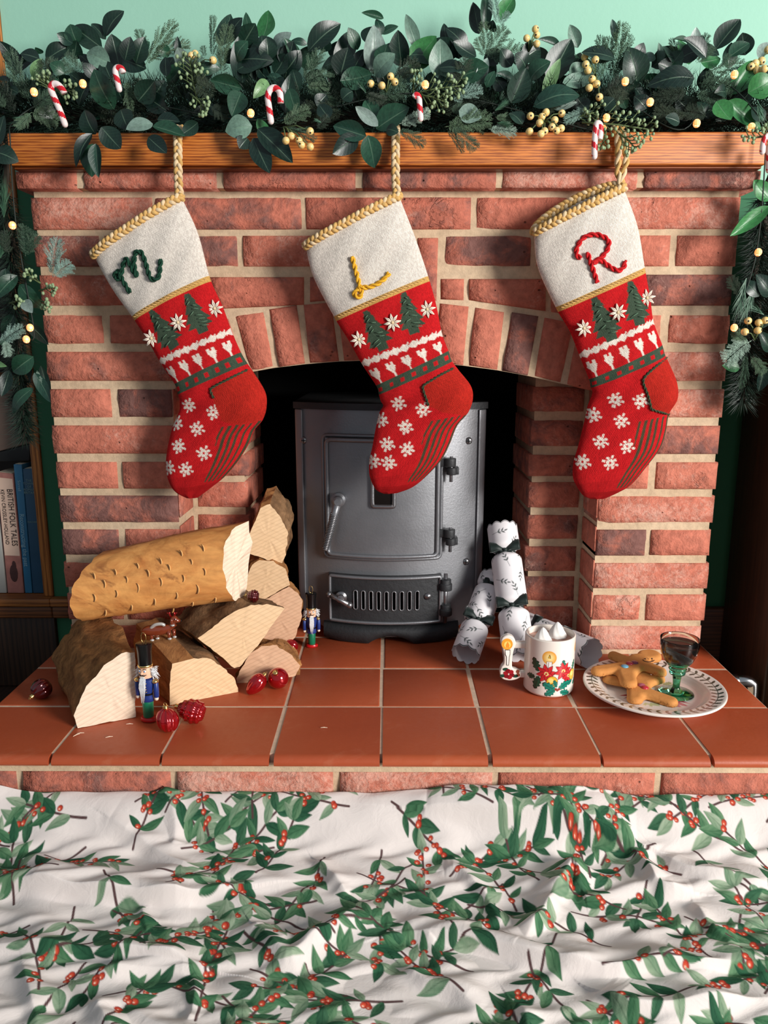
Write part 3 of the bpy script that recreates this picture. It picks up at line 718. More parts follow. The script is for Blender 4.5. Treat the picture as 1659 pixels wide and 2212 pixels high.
# =================================================================== CLOTH ON THE FLOOR
class Canvas:
    """a small print raster: colours are stored on the vertices of the surface, not in an image"""
    def __init__(s, x0, x1, y0, y1, w, h, bg):
        s.x = np.linspace(x0, x1, w, dtype=np.float32); s.y = np.linspace(y0, y1, h, dtype=np.float32)
        s.a = np.empty((h, w, 3), dtype=np.float32); s.a[:] = bg; s.px = (x1-x0)/(w-1); s.py = (y1-y0)/(h-1)
    def win(s, xa, xb, ya, yb):
        i0, i1 = np.searchsorted(s.x, [xa, xb]); j0, j1 = np.searchsorted(s.y, [ya, yb])
        if i1 <= i0 or j1 <= j0: return None
        X, Y = np.meshgrid(s.x[i0:i1], s.y[j0:j1]); return (slice(j0, j1), slice(i0, i1)), X, Y
    def put(s, sl, m, col):
        m = np.clip(m, 0, 1)[..., None]; s.a[sl] = s.a[sl]*(1-m)+col*m
    def disc(s, cx, cy, r, col, ry=None):
        ry = ry or r; q = s.win(cx-r*1.2, cx+r*1.2, cy-ry*1.2, cy+ry*1.2)
        if q is None: return
        sl, X, Y = q; d = np.hypot((X-cx)/r, (Y-cy)/ry); s.put(sl, (1-d)*r/s.px+.5, col)
    def line(s, pts, w, col):
        for (xa, ya), (xb, yb) in zip(pts[:-1], pts[1:]):
            q = s.win(min(xa, xb)-w*2, max(xa, xb)+w*2, min(ya, yb)-w*2, max(ya, yb)+w*2)
            if q is None: continue
            sl, X, Y = q; dx, dy = xb-xa, yb-ya; L = dx*dx+dy*dy+1e-12
            t = np.clip(((X-xa)*dx+(Y-ya)*dy)/L, 0, 1); d = np.hypot(X-xa-t*dx, Y-ya-t*dy)
            s.put(sl, (w-d)/s.px+.5, col)
    def poly(s, P, col):
        P = np.asarray(P, dtype=np.float64)
        q = s.win(P[:, 0].min()-s.px, P[:, 0].max()+s.px, P[:, 1].min()-s.px, P[:, 1].max()+s.px)
        if q is None: return
        sl, X, Y = q; inside = np.zeros(X.shape, bool); j = len(P)-1
        for i in range(len(P)):
            xi, yi, xj, yj = P[i, 0], P[i, 1], P[j, 0], P[j, 1]
            c = ((yi > Y) != (yj > Y)) & (X < (xj-xi)*(Y-yi)/((yj-yi)+1e-15)+xi); inside ^= c; j = i
        s.put(sl, inside.astype(np.float32), col)
    def leaf(s, bx, by, ang, L, w, bend, c1, c2, rib=None, edge=None):
        """a pointed leaf with a bent midrib; c1 at the base side, c2 on the far half"""
        R = L*1.15
        q = s.win(bx-R, bx+R, by-R, by+R)
        if q is None: return
        sl, X, Y = q; ca, sa = math.cos(ang), math.sin(ang)
        u = ((X-bx)*ca+(Y-by)*sa)/L; v = (-(X-bx)*sa+(Y-by)*ca)/L
        v = v-bend*(u*u-u*.2); uu = np.clip(u, 0, 1)
        hw = (w/L)*np.power(np.clip(np.sin(np.pi*np.power(uu, .82)), 0, 1), .85)*(1-.25*uu)
        d = hw-np.abs(v); ok = (u > 0) & (u < 1)
        mk = np.where(ok, np.clip(d*L/s.px+.5, 0, 1), 0)
        tex = .5+.5*np.sin((u*9+np.abs(v)*18)*2.2)
        side = np.clip(.5+v/(hw+1e-4)*.6, 0, 1)
        mixf = np.clip(side*.75+tex*.22, 0, 1)[..., None]
        col = c1*(1-mixf)+c2*mixf
        m3 = mk[..., None]; s.a[sl] = s.a[sl]*(1-m3)+col*m3
        if rib is not None:
            rm = np.where(ok, np.clip((.018*(1-uu)+.006-np.abs(v))*L/s.px+.3, 0, 1), 0)*.8
            s.put(sl, rm*(mk > .5), rib)
NXC, NYC = 1340, 570
CX0, CX1 = -.70, .70
rng = random.Random(21)
cv = Canvas(CX0, CX1, 0, .52, NXC, NYC, Cn(222, 212, 207))
GREENS = [(Cn(42, 86, 58), Cn(80, 122, 88)), (Cn(34, 74, 52), Cn(66, 106, 78)), (Cn(92, 124, 96), Cn(142, 160, 134)), (Cn(52, 98, 66), Cn(104, 138, 104)), (Cn(30, 70, 50), Cn(50, 96, 68)), (Cn(110, 138, 108), Cn(160, 174, 150))]
STEM, RED1, RED2, REDD, HILI = Cn(84, 60, 60), Cn(186, 62, 44), Cn(206, 92, 66), Cn(110, 34, 30), Cn(250, 214, 190)
def berry(x, y, r):
    cv.disc(x, y, r*1.12, REDD); cv.disc(x-.0003, y+.0002, r*.95, RED1); cv.disc(x-r*.2, y+r*.2, r*.55, RED2); cv.disc(x-r*.28, y+r*.3, r*.24, HILI)
def cl_sprig(x, y, ang, L):
    n = max(3, int(L/.019)); k = rng.uniform(-5, 5); pts = [(x, y)]; a = ang
    for i in range(n):
        a += k*L/n; pts.append((pts[-1][0]+math.cos(a)*L/n, pts[-1][1]+math.sin(a)*L/n))
    for w_ in (0, 1): cv.line(pts, .0011 if w_ else .0014, STEM)
    jobs = []
    for i in range(1, n+1):
        px, py = pts[i]; da = math.atan2(py-pts[i-1][1], px-pts[i-1][0])
        for sd in (-1, 1):
            if rng.random() < .74:
                c1, c2 = rng.choice(GREENS); l_ = rng.uniform(.023, .038)
                cv.leaf(px, py, da+sd*rng.uniform(.45, 1.15), l_, l_*rng.uniform(.18, .255), rng.uniform(-.25, .25), c1, c2, c1*.62)
        if i == n:
            c1, c2 = rng.choice(GREENS); cv.leaf(px, py, da, .03, .0068, rng.uniform(-.2, .2), c1, c2, c1*.62)
        if rng.random() < .62: jobs.append((px, py, da))
    for px, py, da in jobs:
        for _ in range(rng.choice((1, 2, 3, 3, 4))):
            berry(px+rng.uniform(-.0075, .0075), py+rng.uniform(-.0075, .0075), rng.uniform(.0028, .0037))
pitch = .061; row = 0; yy = -.02
while yy < .56:
    xx = CX0-.05+(row % 2)*pitch*.5
    while xx < CX1+.06:
        cl_sprig(xx+rng.uniform(-.012, .012), yy+rng.uniform(-.012, .012), rng.uniform(0, 2*math.pi), rng.uniform(.065, .105)); xx += pitch
    yy += pitch*.80; row += 1
# folded surface
u = np.linspace(CX0, CX1, NXC); s_ = np.linspace(0, .52, NYC)
Xg, Sg = np.meshgrid(u, s_)
Yg = -.3585-.004*np.sin(Xg*7)-Sg*.86
base = -.117+.062*np.exp(-(Sg/.055)**2)+.010*np.exp(-((Sg-.12)/.05)**2)
H = np.zeros_like(Xg)
def cl(px, py):
    p = G(px, py, -.095); return p.x, p.y
def ridge(pts, h, near, far):
    """a fold: steep on the side towards the room, gentle behind"""
    P = [cl(*p) for p in pts]; out = np.zeros_like(Xg)
    P = [tuple(q) for q in catmull(P, 5)]
    best = np.full(Xg.shape, 1e9); sgn = np.zeros_like(Xg); tt = np.zeros_like(Xg); n = len(P)-1
    for i, (a, b) in enumerate(zip(P[:-1], P[1:])):
        dx, dy = b[0]-a[0], b[1]-a[1]; L = dx*dx+dy*dy
        t = np.clip(((Xg-a[0])*dx+(Yg-a[1])*dy)/L, 0, 1); ex, ey = Xg-a[0]-t*dx, Yg-a[1]-t*dy
        d = np.hypot(ex, ey); cr = dx*ey-dy*ex
        mk = d < best; best = np.where(mk, d, best); sgn = np.where(mk, np.sign(cr), sgn); tt = np.where(mk, (i+t)/n, tt)
    w = np.where(sgn < 0, near, far); e = np.clip(np.minimum(tt, 1-tt)*5, 0, 1)
    return h*(.35+.65*e)*np.exp(-np.power(best/w, 1.6))
def LP(*p): return [(x/2.0, 1700+y/2.0) for x, y in p]
def RP(*p): return [(830+x/2.0, 1700+y/2.0) for x, y in p]
for pts, h, nr, fr in [
  (LP((-40,395),(150,408),(300,425),(500,438),(760,448),(1000,412)), .024, .0045, .040),
  (LP((480,200),(600,240),(720,295),(900,360)), .012, .008, .020), (LP((-40,150),(120,120),(300,100)), .012, .010, .02),
  (LP((610,450),(618,520),(640,600)), .007, .006, .012), (LP((-40,640),(200,645),(450,660),(700,680),(880,715)), .015, .006, .034),
  (LP((440,745),(640,728),(860,715)), .009, .006, .02), (LP((1110,560),(1180,640),(1260,680),(1400,600),(1520,545),(1660,540)), .022, .012, .022),
  (LP((410,880),(450,960),(520,1040)), .014, .010, .014), (LP((830,750),(838,860),(800,960)), .009, .006, .012),
  (LP((1370,300),(1430,360),(1500,430)), .012, .008, .014), (LP((90,700),(120,820),(160,960)), .009, .007, .014),
  (LP((700,110),(760,200),(740,280)), .008, .010, .014), (LP((560,900),(700,980),(900,1010),(1100,960)), .010, .010, .022),
  (RP((180,190),(330,200),(520,213),(720,217),(900,240),(1090,268)), .026, .0045, .036), (RP((-20,128),(330,140),(700,155),(1000,150)), .012, .006, .022),
  (RP((600,620),(700,500),(810,345),(850,400)), .018, .010, .018), (RP((80,570),(300,600),(500,650),(700,700),(950,742),(1300,722),(1680,712)), .018, .006, .036),
  (RP((1060,265),(1140,340),(1190,405),(1340,420)), .014, .007, .018), (RP((940,830),(1100,905),(1400,882),(1680,855)), .015, .007, .030),
  (RP((-20,600),(120,575),(230,610)), .010, .006, .016), (RP((1180,280),(1300,340),(1450,365),(1680,395)), .012, .007, .024),
  (RP((80,700),(180,780),(300,820),(420,900)), .009, .008, .018), (RP((260,330),(330,340),(420,420),(520,560)), .010, .008, .016),
  (RP((1340,450),(1420,560),(1540,640)), .009, .007, .014), (RP((560,860),(620,960),(600,1040)), .012, .010, .016)]:
    H = np.maximum(H, ridge(pts, h, nr, fr))+.25*np.minimum(H, ridge(pts, h, nr, fr))
wob = .0035*np.sin(Xg*31+2*np.sin(Sg*40))*np.sin(Sg*46+1.7*np.sin(Xg*23+1))+.0018*np.sin(Xg*83+Sg*61+2*np.sin(Sg*90))+.0012*np.sin(Xg*-57+Sg*140)
Zg = base+H+wob*np.clip(Sg/.05, .3, 1)+.001
Zg = np.maximum(Zg, -.1185)
co = np.stack([Xg, Yg, Zg], -1).reshape(-1, 3); org = np.array([0, -.59, -.1185]); co = co-org
idx = np.arange(NXC*NYC).reshape(NYC, NXC)
fc = np.stack([idx[:-1, :-1], idx[1:, :-1], idx[1:, 1:], idx[:-1, 1:]], -1).reshape(-1, 4)
me = bpy.data.meshes.new('tablecloth'); me.vertices.add(len(co)); me.vertices.foreach_set('co', co.astype(np.float32).ravel())
me.loops.add(fc.size); me.loops.foreach_set('vertex_index', fc.ravel().astype(np.int32)); me.polygons.add(len(fc))
me.polygons.foreach_set('loop_start', np.arange(0, fc.size, 4, dtype=np.int32)); me.polygons.foreach_set('loop_total', np.full(len(fc), 4, dtype=np.int32))
me.polygons.foreach_set('use_smooth', np.ones(len(fc), dtype=bool)); me.update(calc_edges=True)
at = me.color_attributes.new('Col', 'FLOAT_COLOR', 'POINT'); c4 = np.ones((len(co), 4), np.float32); c4[:, :3] = cv.a.reshape(-1, 3); at.data.foreach_set('color', c4.ravel())
t = NT('printed_cotton'); a = t.n('ShaderNodeAttribute', attribute_name='Col'); wv = t.noise(t.coord(), 900, 2); wr = t.noise(t.mapping(t.coord(), (1, 1.4, 1)), 34, 4, .6, .8)
me.materials.append(t.done(a.outputs['Color'], .9, t.bump(wr, .35, .003, t.bump(wv, .12, .0004)), Specular_IOR_Level=.15))
tag(link('tablecloth', me, Vector(org)), 'white cotton cloth printed with green leaves and red berries on the floor', 'cloth')
# =================================================================== LOGS
def mat_bark(name, c1, c2, c3, pock=False):
    t = NT(name); v = t.coord(); vs = t.mapping(v, (1, 1, 1))
    n = t.noise(vs, 26, 6, .65, 1.0); n2 = t.noise(vs, 110, 4, .7); n3 = t.noise(vs, 9, 3)
    base = t.mix(t.ramp(n, [(.35, 0.0), (.65, 1.0)]), c1, c2); base = t.mix(t.ramp(n3, [(.45, 0.0), (.7, .6)]), base, c3)
    base = t.mix(1.0, base, t.ramp(n2, [(.3, .65), (.62, 1.1)]), 'MULTIPLY')
    return t.done(base, .8, t.bump(t.math('ADD', n, t.math('MULTIPLY', n2, .6)), .7, .004), Specular_IOR_Level=.25)
BARK = mat_bark('brown_bark', C(112, 70, 36), C(182, 126, 74), C(146, 104, 68))
BARKD = mat_bark('dark_bark', C(88, 62, 40), C(146, 108, 74), C(166, 134, 100))
def mat_peeled():
    t = NT('peeled_bark'); v = t.coord(); n = t.noise(t.mapping(v, (.5, 1, 1)), 16, 6, .7, 1.6); n2 = t.noise(t.mapping(v, (.2, 1, 1)), 90, 4, .6)
    base = t.mix(t.ramp(n, [(.36, 0.0), (.66, 1.0)]), C(238, 170, 96), C(196, 122, 60))
    dk = t.ramp(t.noise(t.mapping(v, (.6, 1, 1)), 7, 5, .7, 2.2), [(.54, 0.0), (.62, .7)])
    base = t.mix(dk, base, C(138, 78, 36)); base = t.mix(1.0, base, t.ramp(n2, [(.3, .82), (.6, 1.06)]), 'MULTIPLY')
    return t.done(base, .62, t.bump(t.math('ADD', n2, n), .35, .002))
PEEL = mat_peeled()
def mat_cut(name, c1, c2):
    t = NT(name); v = t.coord(); n = t.noise(v, 7, 4, .6)
    saw = t.wave(t.mapping(v, (1, 1, 1), rot=(.0, .45, .3)), 52, 1.0, 2, 1.0, 'BANDS', 'Z'); ring = t.wave(t.mapping(v, (1, 1, 1), (.03, 0, .02)), 26, .8, 2, 1, 'RINGS', 'Y')
    base = t.mix(n, c1, c2); base = t.mix(t.math('MULTIPLY', t.ramp(saw, [(.0, 1.0), (.22, 0.0)]), .34), base, tuple(c*.62 for c in c1[:3])+(1,))
    base = t.mix(t.math('MULTIPLY', t.ramp(ring, [(.0, 1.0), (.3, 0.0)]), .13), base, tuple(c*.6 for c in c1[:3])+(1,))
    return t.done(base, .75, t.bump(saw, .35, .0012))
CUT = mat_cut('pale_cut_wood', C(230, 186, 136), C(242, 212, 174)); CUTW = mat_cut('white_cut_wood', C(238, 208, 178), C(248, 228, 206)); CUTP = mat_cut('pinkish_cut_wood', C(220, 168, 130), C(238, 200, 166))
def mat_split():
    t = NT('split_wood'); v = t.mapping(t.coord(), (1, 1, 1)); n = t.noise(t.mapping(v, (.6, .25, 1.6)), 60, 5, .7, .6); n2 = t.noise(v, 8, 3)
    base = t.mix(t.ramp(n, [(.32, 0.0), (.66, 1.0)]), C(136, 84, 42), C(206, 146, 88)); base = t.mix(1.0, base, t.ramp(n2, [(.3, .8), (.7, 1.08)]), 'MULTIPLY')
    return t.done(base, .75, t.bump(n, .8, .003))
SPLIT = mat_split()
def plane_hit(px, py, p0, nrm):
    d = ray(px, py); return CAM+d*((Vector(p0)-CAM).dot(nrm)/d.dot(nrm))
def log(name, label, poly, p0, nrm, axis, bark, mats, n_ax=14, shrink=1.0, rough=.0022, seed=1, taper=0.0):
    """poly: cut face corners (photo pixels on the plane p0,nrm); axis: vector to the other end; bark[i]: edge i..i+1 is bark (rounded) or split"""
    r = random.Random(seed); nrm = Vector(nrm).normalized(); axis = Vector(axis)
    P = [plane_hit(x, y, p0, nrm) for x, y in poly]
    ring = []; kind = []
    for i in range(len(P)):
        a, b = P[i], P[(i+1) % len(P)]; k = max(2, int((b-a).length/.006))
        for q in range(k): ring.append(a.lerp(b, q/k)); kind.append(bark[i])
    n = len(ring); c = sum(ring, Vector())/n
    vs = []; fs = []; mi = []
    ph = [r.uniform(0, 6.28) for _ in range(8)]
    for j in range(n_ax+1):
        t = j/n_ax; sc = 1+(shrink-1)*t
        for i, p in enumerate(ring):
            o = p-c; rad = o.normalized(); am = rough if kind[i] else rough*.6
            w = am*(math.sin(i*.55+ph[0]+t*5)+.7*math.sin(i*1.3+ph[1]-t*9)+.8*math.sin(t*14+ph[2]+i*.2))*(1 if 0 < j else .35)+r.uniform(-1, 1)*am*.5
            v_ = c+axis*t+o*sc+rad*w; v_.z = max(.0004 if min(q.z for q in P) < .02 else -1, v_.z*(1+taper*t)); vs.append(v_)
    for j in range(n_ax):
        for i in range(n):
            k = (i+1) % n; fs.append((j*n+i, j*n+k, (j+1)*n+k, (j+1)*n+i)); mi.append(0 if kind[i] else 1)
    root = empty(name, (0, 0, 0), label, 'log', 'split logs stacked on the hearth')
    v2 = [Vector(p) for p in vs]; lo = min(p.z for p in v2); root.location = (sum(p.x for p in v2)/len(v2), sum(p.y for p in v2)/len(v2), lo)
    def cap(j, nm, flip):
        rows = [(0, 1.0), (1, .72), (2, .4)]; cv_, cf = [], []
        b = [Vector(vs[j*n+i]) for i in range(n)]; cc = sum(b, Vector())/n
        for q, s in rows: cv_ += [cc+(p-cc)*s+nrm*(r.uniform(-.0009, .0009) if q else 0) for p in b]
        cv_.append(cc)
        for q in range(2):
            for i in range(n): k = (i+1) % n; cf.append((q*n+i, q*n+k, (q+1)*n+k, (q+1)*n+i))
        for i in range(n): cf.append((2*n+i, 2*n+(i+1) % n, 3*n))
        if flip: cf = [tuple(f[::-1]) for f in cf]
        return obj(nm, cv_, cf, mats[2], root, True)
    o = obj('side', vs, fs, mats[:2], root, True, mi); o.name = 'bark'
    bm = bmesh.new(); bm.from_mesh(o.data); bmesh.ops.recalc_face_normals(bm, faces=bm.faces)
    for e in bm.edges:
        if len(e.link_faces) == 2 and (e.calc_face_angle(0) > .7): e.smooth = False
    bm.to_mesh(o.data); bm.free()
    cap(0, 'cut_face', False); cap(n_ax, 'cut_face', True)
    return root
def lp(*p): return [(60+x/2.676, 1060+y/2.676) for x, y in p]
def face_plane(a, b):
    """upright plane through two ground pixels"""
    A, B = G(*a), G(*b); e = (B-A); n = Vector((e.y, -e.x, 0)).normalized()
    return A, n
# A: left front quarter log
A0, nA = face_plane((168, 1574), (293.5, 1549.5))
LOGA = log('split_log', 'round-backed log with rough brown bark beside the dark red bauble', lp((290,1372),(625,1310),(620,930),(540,945),(440,1010),(340,1130),(265,1300)), A0, nA, Vector((-.118, .205, .004)), [0,0,1,1,1,1,1], [BARK, SPLIT, CUTW], seed=3, taper=-.06)
A1, nB = face_plane((367, 1524), (515, 1495))
LOGB = log('split_log', 'log with pale D-shaped cut face behind the front nutcracker', lp((820,1242),(1216,1165),(1200,1095),(1150,1035),(1060,975),(960,965),(835,1000),(822,1120)), A1, nB, Vector((-.105, .158, .004)), [0,1,1,1,1,0,0,0], [BARKD, SPLIT, CUT], seed=5, taper=.035)
LOGC = log('split_log', 'wedge log with a broad yellowish cut face leaning over its neighbour', lp((985,852),(1195,1024),(1225,1020),(1330,895),(1482,682),(1380,658),(1290,660),(1150,722)), W(500, 1380, -.135), (.22, -1, .12), Vector((-.064, .078, .002)), [0,0,0,0,1,1,1,1], [BARKD, SPLIT, CUT], seed=8)
LOGH = log('split_log', 'small half-round log with mottled face behind the round red bauble', lp((1212,1126),(1555,1072),(1572,1012),(1530,950),(1440,893),(1350,900),(1270,962),(1205,1085)), G(560, 1474), (.10, -1, .02), Vector((-.002, .030, .0)), [0,1,1,1,1,1,1,0], [BARK, SPLIT, CUTP], seed=9)
LOGG = log('split_log', 'round log with a large pinkish cut face near the small nutcracker', lp((1330,660),(1345,645),(1510,552),(1560,590),(1584,640),(1580,745),(1545,850),(1470,905),(1390,900),(1330,860),(1300,760)), W(600, 1340, .034), (.06, -1, .02), Vector((-.012, .045, 0)), [0,0,1,1,1,1,1,1,1,1,1], [BARK, SPLIT, CUTP], seed=10)
LOGF = log('split_log', 'half-round log wedged under the upright chunk of wood', lp((1245,575),(1285,450),(1340,405),(1420,405),(1490,450),(1515,545),(1345,640),(1280,610)), W(575, 1260, .034), (.06, -1, .02), Vector((-.012, .045, .010)), [1,1,1,1,1,0,0,0], [BARK, SPLIT, CUT], seed=11)
LOGE = log('split_log', 'upright wedge of firewood topping the back of the log pile', lp((1250,355),(1465,428),(1492,370),(1500,250),(1470,160),(1400,75),(1345,100),(1300,205)), W(570, 1170, .040), (.20, -1, -.05), Vector((.006, .045, .026)), [0,1,1,1,1,0,0,0], [BARKD, SPLIT, CUT], seed=12)
# D: the peeled log lying across the top: its half-round section is swept along its length
dl_b, dl_t = W(187, 1336, -.083), W(213, 1194, -.063); dr_b, dr_t = W(497, 1293, -.083), W(496, 1126, -.063)
def dsec(bot, top, bulge, lean):
    pts = []
    for k in range(19):
        a = math.pi*k/18; c = (bot+top)/2; h = (top-bot)/2
        pts.append(c-h*math.cos(a)+Vector((lean*math.sin(a), -bulge*math.sin(a)**.8, .0)))
    for k in range(1, 7):
        t = k/7; pts.append(top.lerp(bot, t)+Vector((0, .010*math.sin(math.pi*t), 0)))
    return pts
n_ax = 26; vs = []; fs = []; mi = []; rr = random.Random(4); sects = []
for j in range(n_ax+1):
    t = j/n_ax; b, tp = dl_b.lerp(dr_b, t), dl_t.lerp(dr_t, t)
    S = dsec(b, tp, .052, .0); S = [p+Vector((0, rr.uniform(-.0008, .0008), rr.uniform(-.0008, .0008))) for p in S]
    e = 0.0
    if j == 0: S = [p+Vector((.010*math.cos(k*.35)+.0016*math.cos(k*2.1)-.006, 0, 0)) for k, p in enumerate(S)]
    if j == n_ax: S = [p+Vector((.0018*math.sin(k*1.9)+.006*math.sin(k*.33)-.006*(k > 20), 0, 0)) for k, p in enumerate(S)]
    if t > .7: S = [p+Vector(((p.y+.123)*.55*(t-.7)/.3, 0, 0)) for p in S]
    sects.append(S); vs += S
n = len(sects[0])
for j in range(n_ax):
    for i in range(n): k = (i+1) % n; fs.append((j*n+i, j*n+k, (j+1)*n+k, (j+1)*n+i)); mi.append(0 if i < 18 else 1)
rootD = empty('split_log', (dl_b+dr_b)/2, 'half-round log with smooth orange bark lying across the pile', 'log', 'split logs stacked on the hearth')
o = obj('bark', vs, fs, [PEEL, SPLIT], rootD, True, mi)
bm = bmesh.new(); bm.from_mesh(o.data); bmesh.ops.recalc_face_normals(bm, faces=bm.faces); bm.to_mesh(o.data); bm.free()
for S, fl in ((sects[0], True), (sects[-1], False)):
    c = sum(S, Vector())/n; R = [c+(p-c)*.6+Vector((rr.uniform(-.0015, .0015), 0, 0)) for p in S]
    f2 = [(i, (i+1) % n, n+(i+1) % n, n+i) for i in range(n)]+[(n+i, n+(i+1) % n, 2*n) for i in range(n)]
    if not fl: f2 = [f[::-1] for f in f2]
    obj('cut_face', S+R+[c], f2, CUTW, rootD, False)
# curled slits in the peeled bark
SLIT = plain('bark_slit', C(116, 68, 32), .8); SLIP = plain('bark_slit_lip', C(222, 170, 104), .7)
for (cx, cy) in [(500,475),(565,515),(630,440),(690,480),(760,415),(810,450),(880,370),(940,415),(1005,340),(435,540),(508,595),(628,562),(762,530),(895,505),(1018,470),(380,620),(725,640),(855,605),(975,570),(1075,625),(590,672),(440,700),(945,650),(375,500),(830,680)]:
    x, y = 60+cx/2.676, 1060+cy/2.676
    best = None
    for yy in np.linspace(-.143, -.078, 40):
        p = W(x, y, yy); t = (p.x-dl_b.x)/(dr_b.x-dl_b.x)
        b, tp = dl_b.lerp(dr_b, t), dl_t.lerp(dr_t, t); c_ = (b+tp)/2; h = (tp-b)/2; q = max(-1, min(1, (p.z-c_.z)/max(1e-6, h.z)))
        ys = c_.y+h.y*q-.052*max(0, 1-q*q)**.4
        if best is None or abs(ys-p.y) < best[0]: best = (abs(ys-p.y), Vector((p.x, ys, p.z)))
    p = best[1]; s = rr.uniform(.0055, .0080); hk = rr.uniform(-.3, .3)
    arc = [p+Vector((s*(.55*math.cos(a+hk)), -.0004, s*1.1*math.sin(a+hk))) for a in [math.radians(-75+150*k/7) for k in range(8)]]
    mm = MB(); mm.tube(arc, [.0003, .0008, .0011, .0012, .0012, .0011, .0008, .0003], 5); sl = mm.build('bark_slit', SLIP, rootD, smooth=True)
    mm = MB(); mm.tube([q+Vector((-.0014, .0003, 0)) for q in arc], [.0003, .0007, .0010, .0010, .0010, .0010, .0007, .0003], 5); mm.build('shadow_line', SLIT, sl, smooth=True)
# loose splinters on the tiles
for x, y, a, lb in [(165,1588,.9,'tiny pale splinter lying at the foot of the bark log'),(174,1584,.3,'tiny pale splinter touching another one below the bark log'),(280,1564,.1,'tiny pale splinter between the bark log and the nutcracker'),(700,1572,0,'lone pale splinter on the front tile below the stove'),(236,1592,.4,'tiny pale splinter on the tile in front of the bark log face')]:
    p = G(x, y, .0012); m = MB(); d = Vector((math.cos(a), math.sin(a), 0))*.005; m.tube([p-d, p+Vector((0, 0, .0006)), p+d], [.0003, .0007, .0003], 4)
    tag(m.build('wood_splinter', CUTW), lb, 'splinter', 'splinters on the hearth')
# =================================================================== STOCKINGS
def mat_knit():
    t = NT('knitted_wool'); a = t.n('ShaderNodeAttribute', attribute_name='Col'); st = t.n('ShaderNodeAttribute', attribute_name='st')
    sp = t.n('ShaderNodeSeparateXYZ'); t.l(st.outputs['Vector'], sp.inputs[0]); U, V = sp.outputs[0], sp.outputs[1]
    fx = t.math('FRACT', U); tri = t.math('MULTIPLY', t.math('ABSOLUTE', t.math('SUBTRACT', fx, .5)), 2.0)
    ph = t.math('FRACT', t.math('SUBTRACT', V, t.math('MULTIPLY', tri, .75)))
    leg = t.math('SINE', t.math('MULTIPLY', t.math('FRACT', t.math('MULTIPLY', fx, 2.0)), math.pi))
    row = t.math('SINE', t.math('MULTIPLY', ph, math.pi))
    h = t.math('MULTIPLY', t.math('POWER', leg, .6), t.math('POWER', row, .6))
    cell = t.n('ShaderNodeCombineXYZ'); t.l(t.math('FLOOR', t.math('MULTIPLY', U, 2.0)), cell.inputs[0]); t.l(t.math('FLOOR', t.math('SUBTRACT', V, t.math('MULTIPLY', tri, .75))), cell.inputs[1])
    wn = t.n('ShaderNodeTexWhiteNoise', noise_dimensions='2D'); t.l(cell.outputs[0], wn.inputs['Vector'])
    f = t.noise(t.coord(), 700, 3, .7)
    base = t.mix(1.0, a.outputs['Color'], t.ramp(wn.outputs['Value'], [(.0, .84), (1.0, 1.14)]), 'MULTIPLY')
    base = t.mix(1.0, base, t.ramp(f, [(.3, .88), (.65, 1.10)]), 'MULTIPLY')
    nm = t.bump(h, .6, .0018, t.bump(f, .25, .0008))
    return t.done(base, .92, nm, Specular_IOR_Level=.12)
KNIT = mat_knit()
def yarn(name, c):
    t = NT(name); f = t.noise(t.coord(), 500, 3, .7); w = t.noise(t.coord(), 160, 2)
    base = t.mix(w, tuple(x*.72 for x in c[:3])+(1,), tuple(min(1, x*1.15) for x in c[:3])+(1,))
    return t.done(base, .9, t.bump(f, .6, .001), Specular_IOR_Level=.15)
Y_GOLD, Y_CREAM, Y_WHITE = yarn('mustard_yarn', C(216, 174, 108)), yarn('cream_yarn', C(230, 204, 164)), yarn('white_yarn', C(240, 226, 208))
Y_GREEN, Y_RED, Y_YEL, Y_OLIVE, Y_TREE = yarn('dark_green_yarn', C(30, 66, 50)), yarn('red_yarn', C(206, 38, 42)), yarn('yellow_yarn', C(232, 176, 52)), yarn('olive_yarn', C(66, 76, 56)), yarn('tree_yarn', C(94, 122, 98))
def braid(path, r, width, pitch, mats, name, parent, strands=3, flat=(0, -1, 0), n=6, depth=.45):
    """strands plaited along a path; flat: direction the plait faces"""
    P = [Vector(p) for p in path]; S = [0.0]
    for a, b in zip(P[:-1], P[1:]): S.append(S[-1]+(b-a).length)
    L = S[-1]; m_ = max(12, int(L/pitch*14)); mb = MB()
    def at(s):
        import bisect
        i = min(max(bisect.bisect_right(S, s)-1, 0), len(P)-2); t = (s-S[i])/max(1e-9, S[i+1]-S[i]); return P[i].lerp(P[i+1], t), (P[i+1]-P[i]).normalized()
    for k in range(strands):
        pts = []
        for q in range(m_+1):
            s = L*q/m_; c, tg = at(s); fl = Vector(flat); fl = (fl-tg*fl.dot(tg)); fl = fl.normalized() if fl.length > 1e-6 else tg.orthogonal().normalized(); sd = tg.cross(fl)
            th = 2*math.pi*(s/pitch/2+k/strands)
            pts.append(c+sd*(width*math.sin(th))+fl*(r*depth*2*math.sin(2*th) if strands > 2 else width*math.cos(th)))
        mb.tube(pts, r, n, k % len(mats))
    return mb.build(name, mats, parent, smooth=True)
VV = [0, .13, .29, .40, .50, .575, .61, .645, .69, .73, .78, .83, .88, .925, .96, .985, 1.0]
YS = -.064
CUFF, MUST, REDK, HEEL, GRN, WHT, STRP = Cn(232, 222, 210), Cn(214, 168, 96), Cn(200, 30, 34), Cn(184, 40, 30), Cn(66, 82, 66), Cn(240, 226, 212), Cn(74, 70, 50)
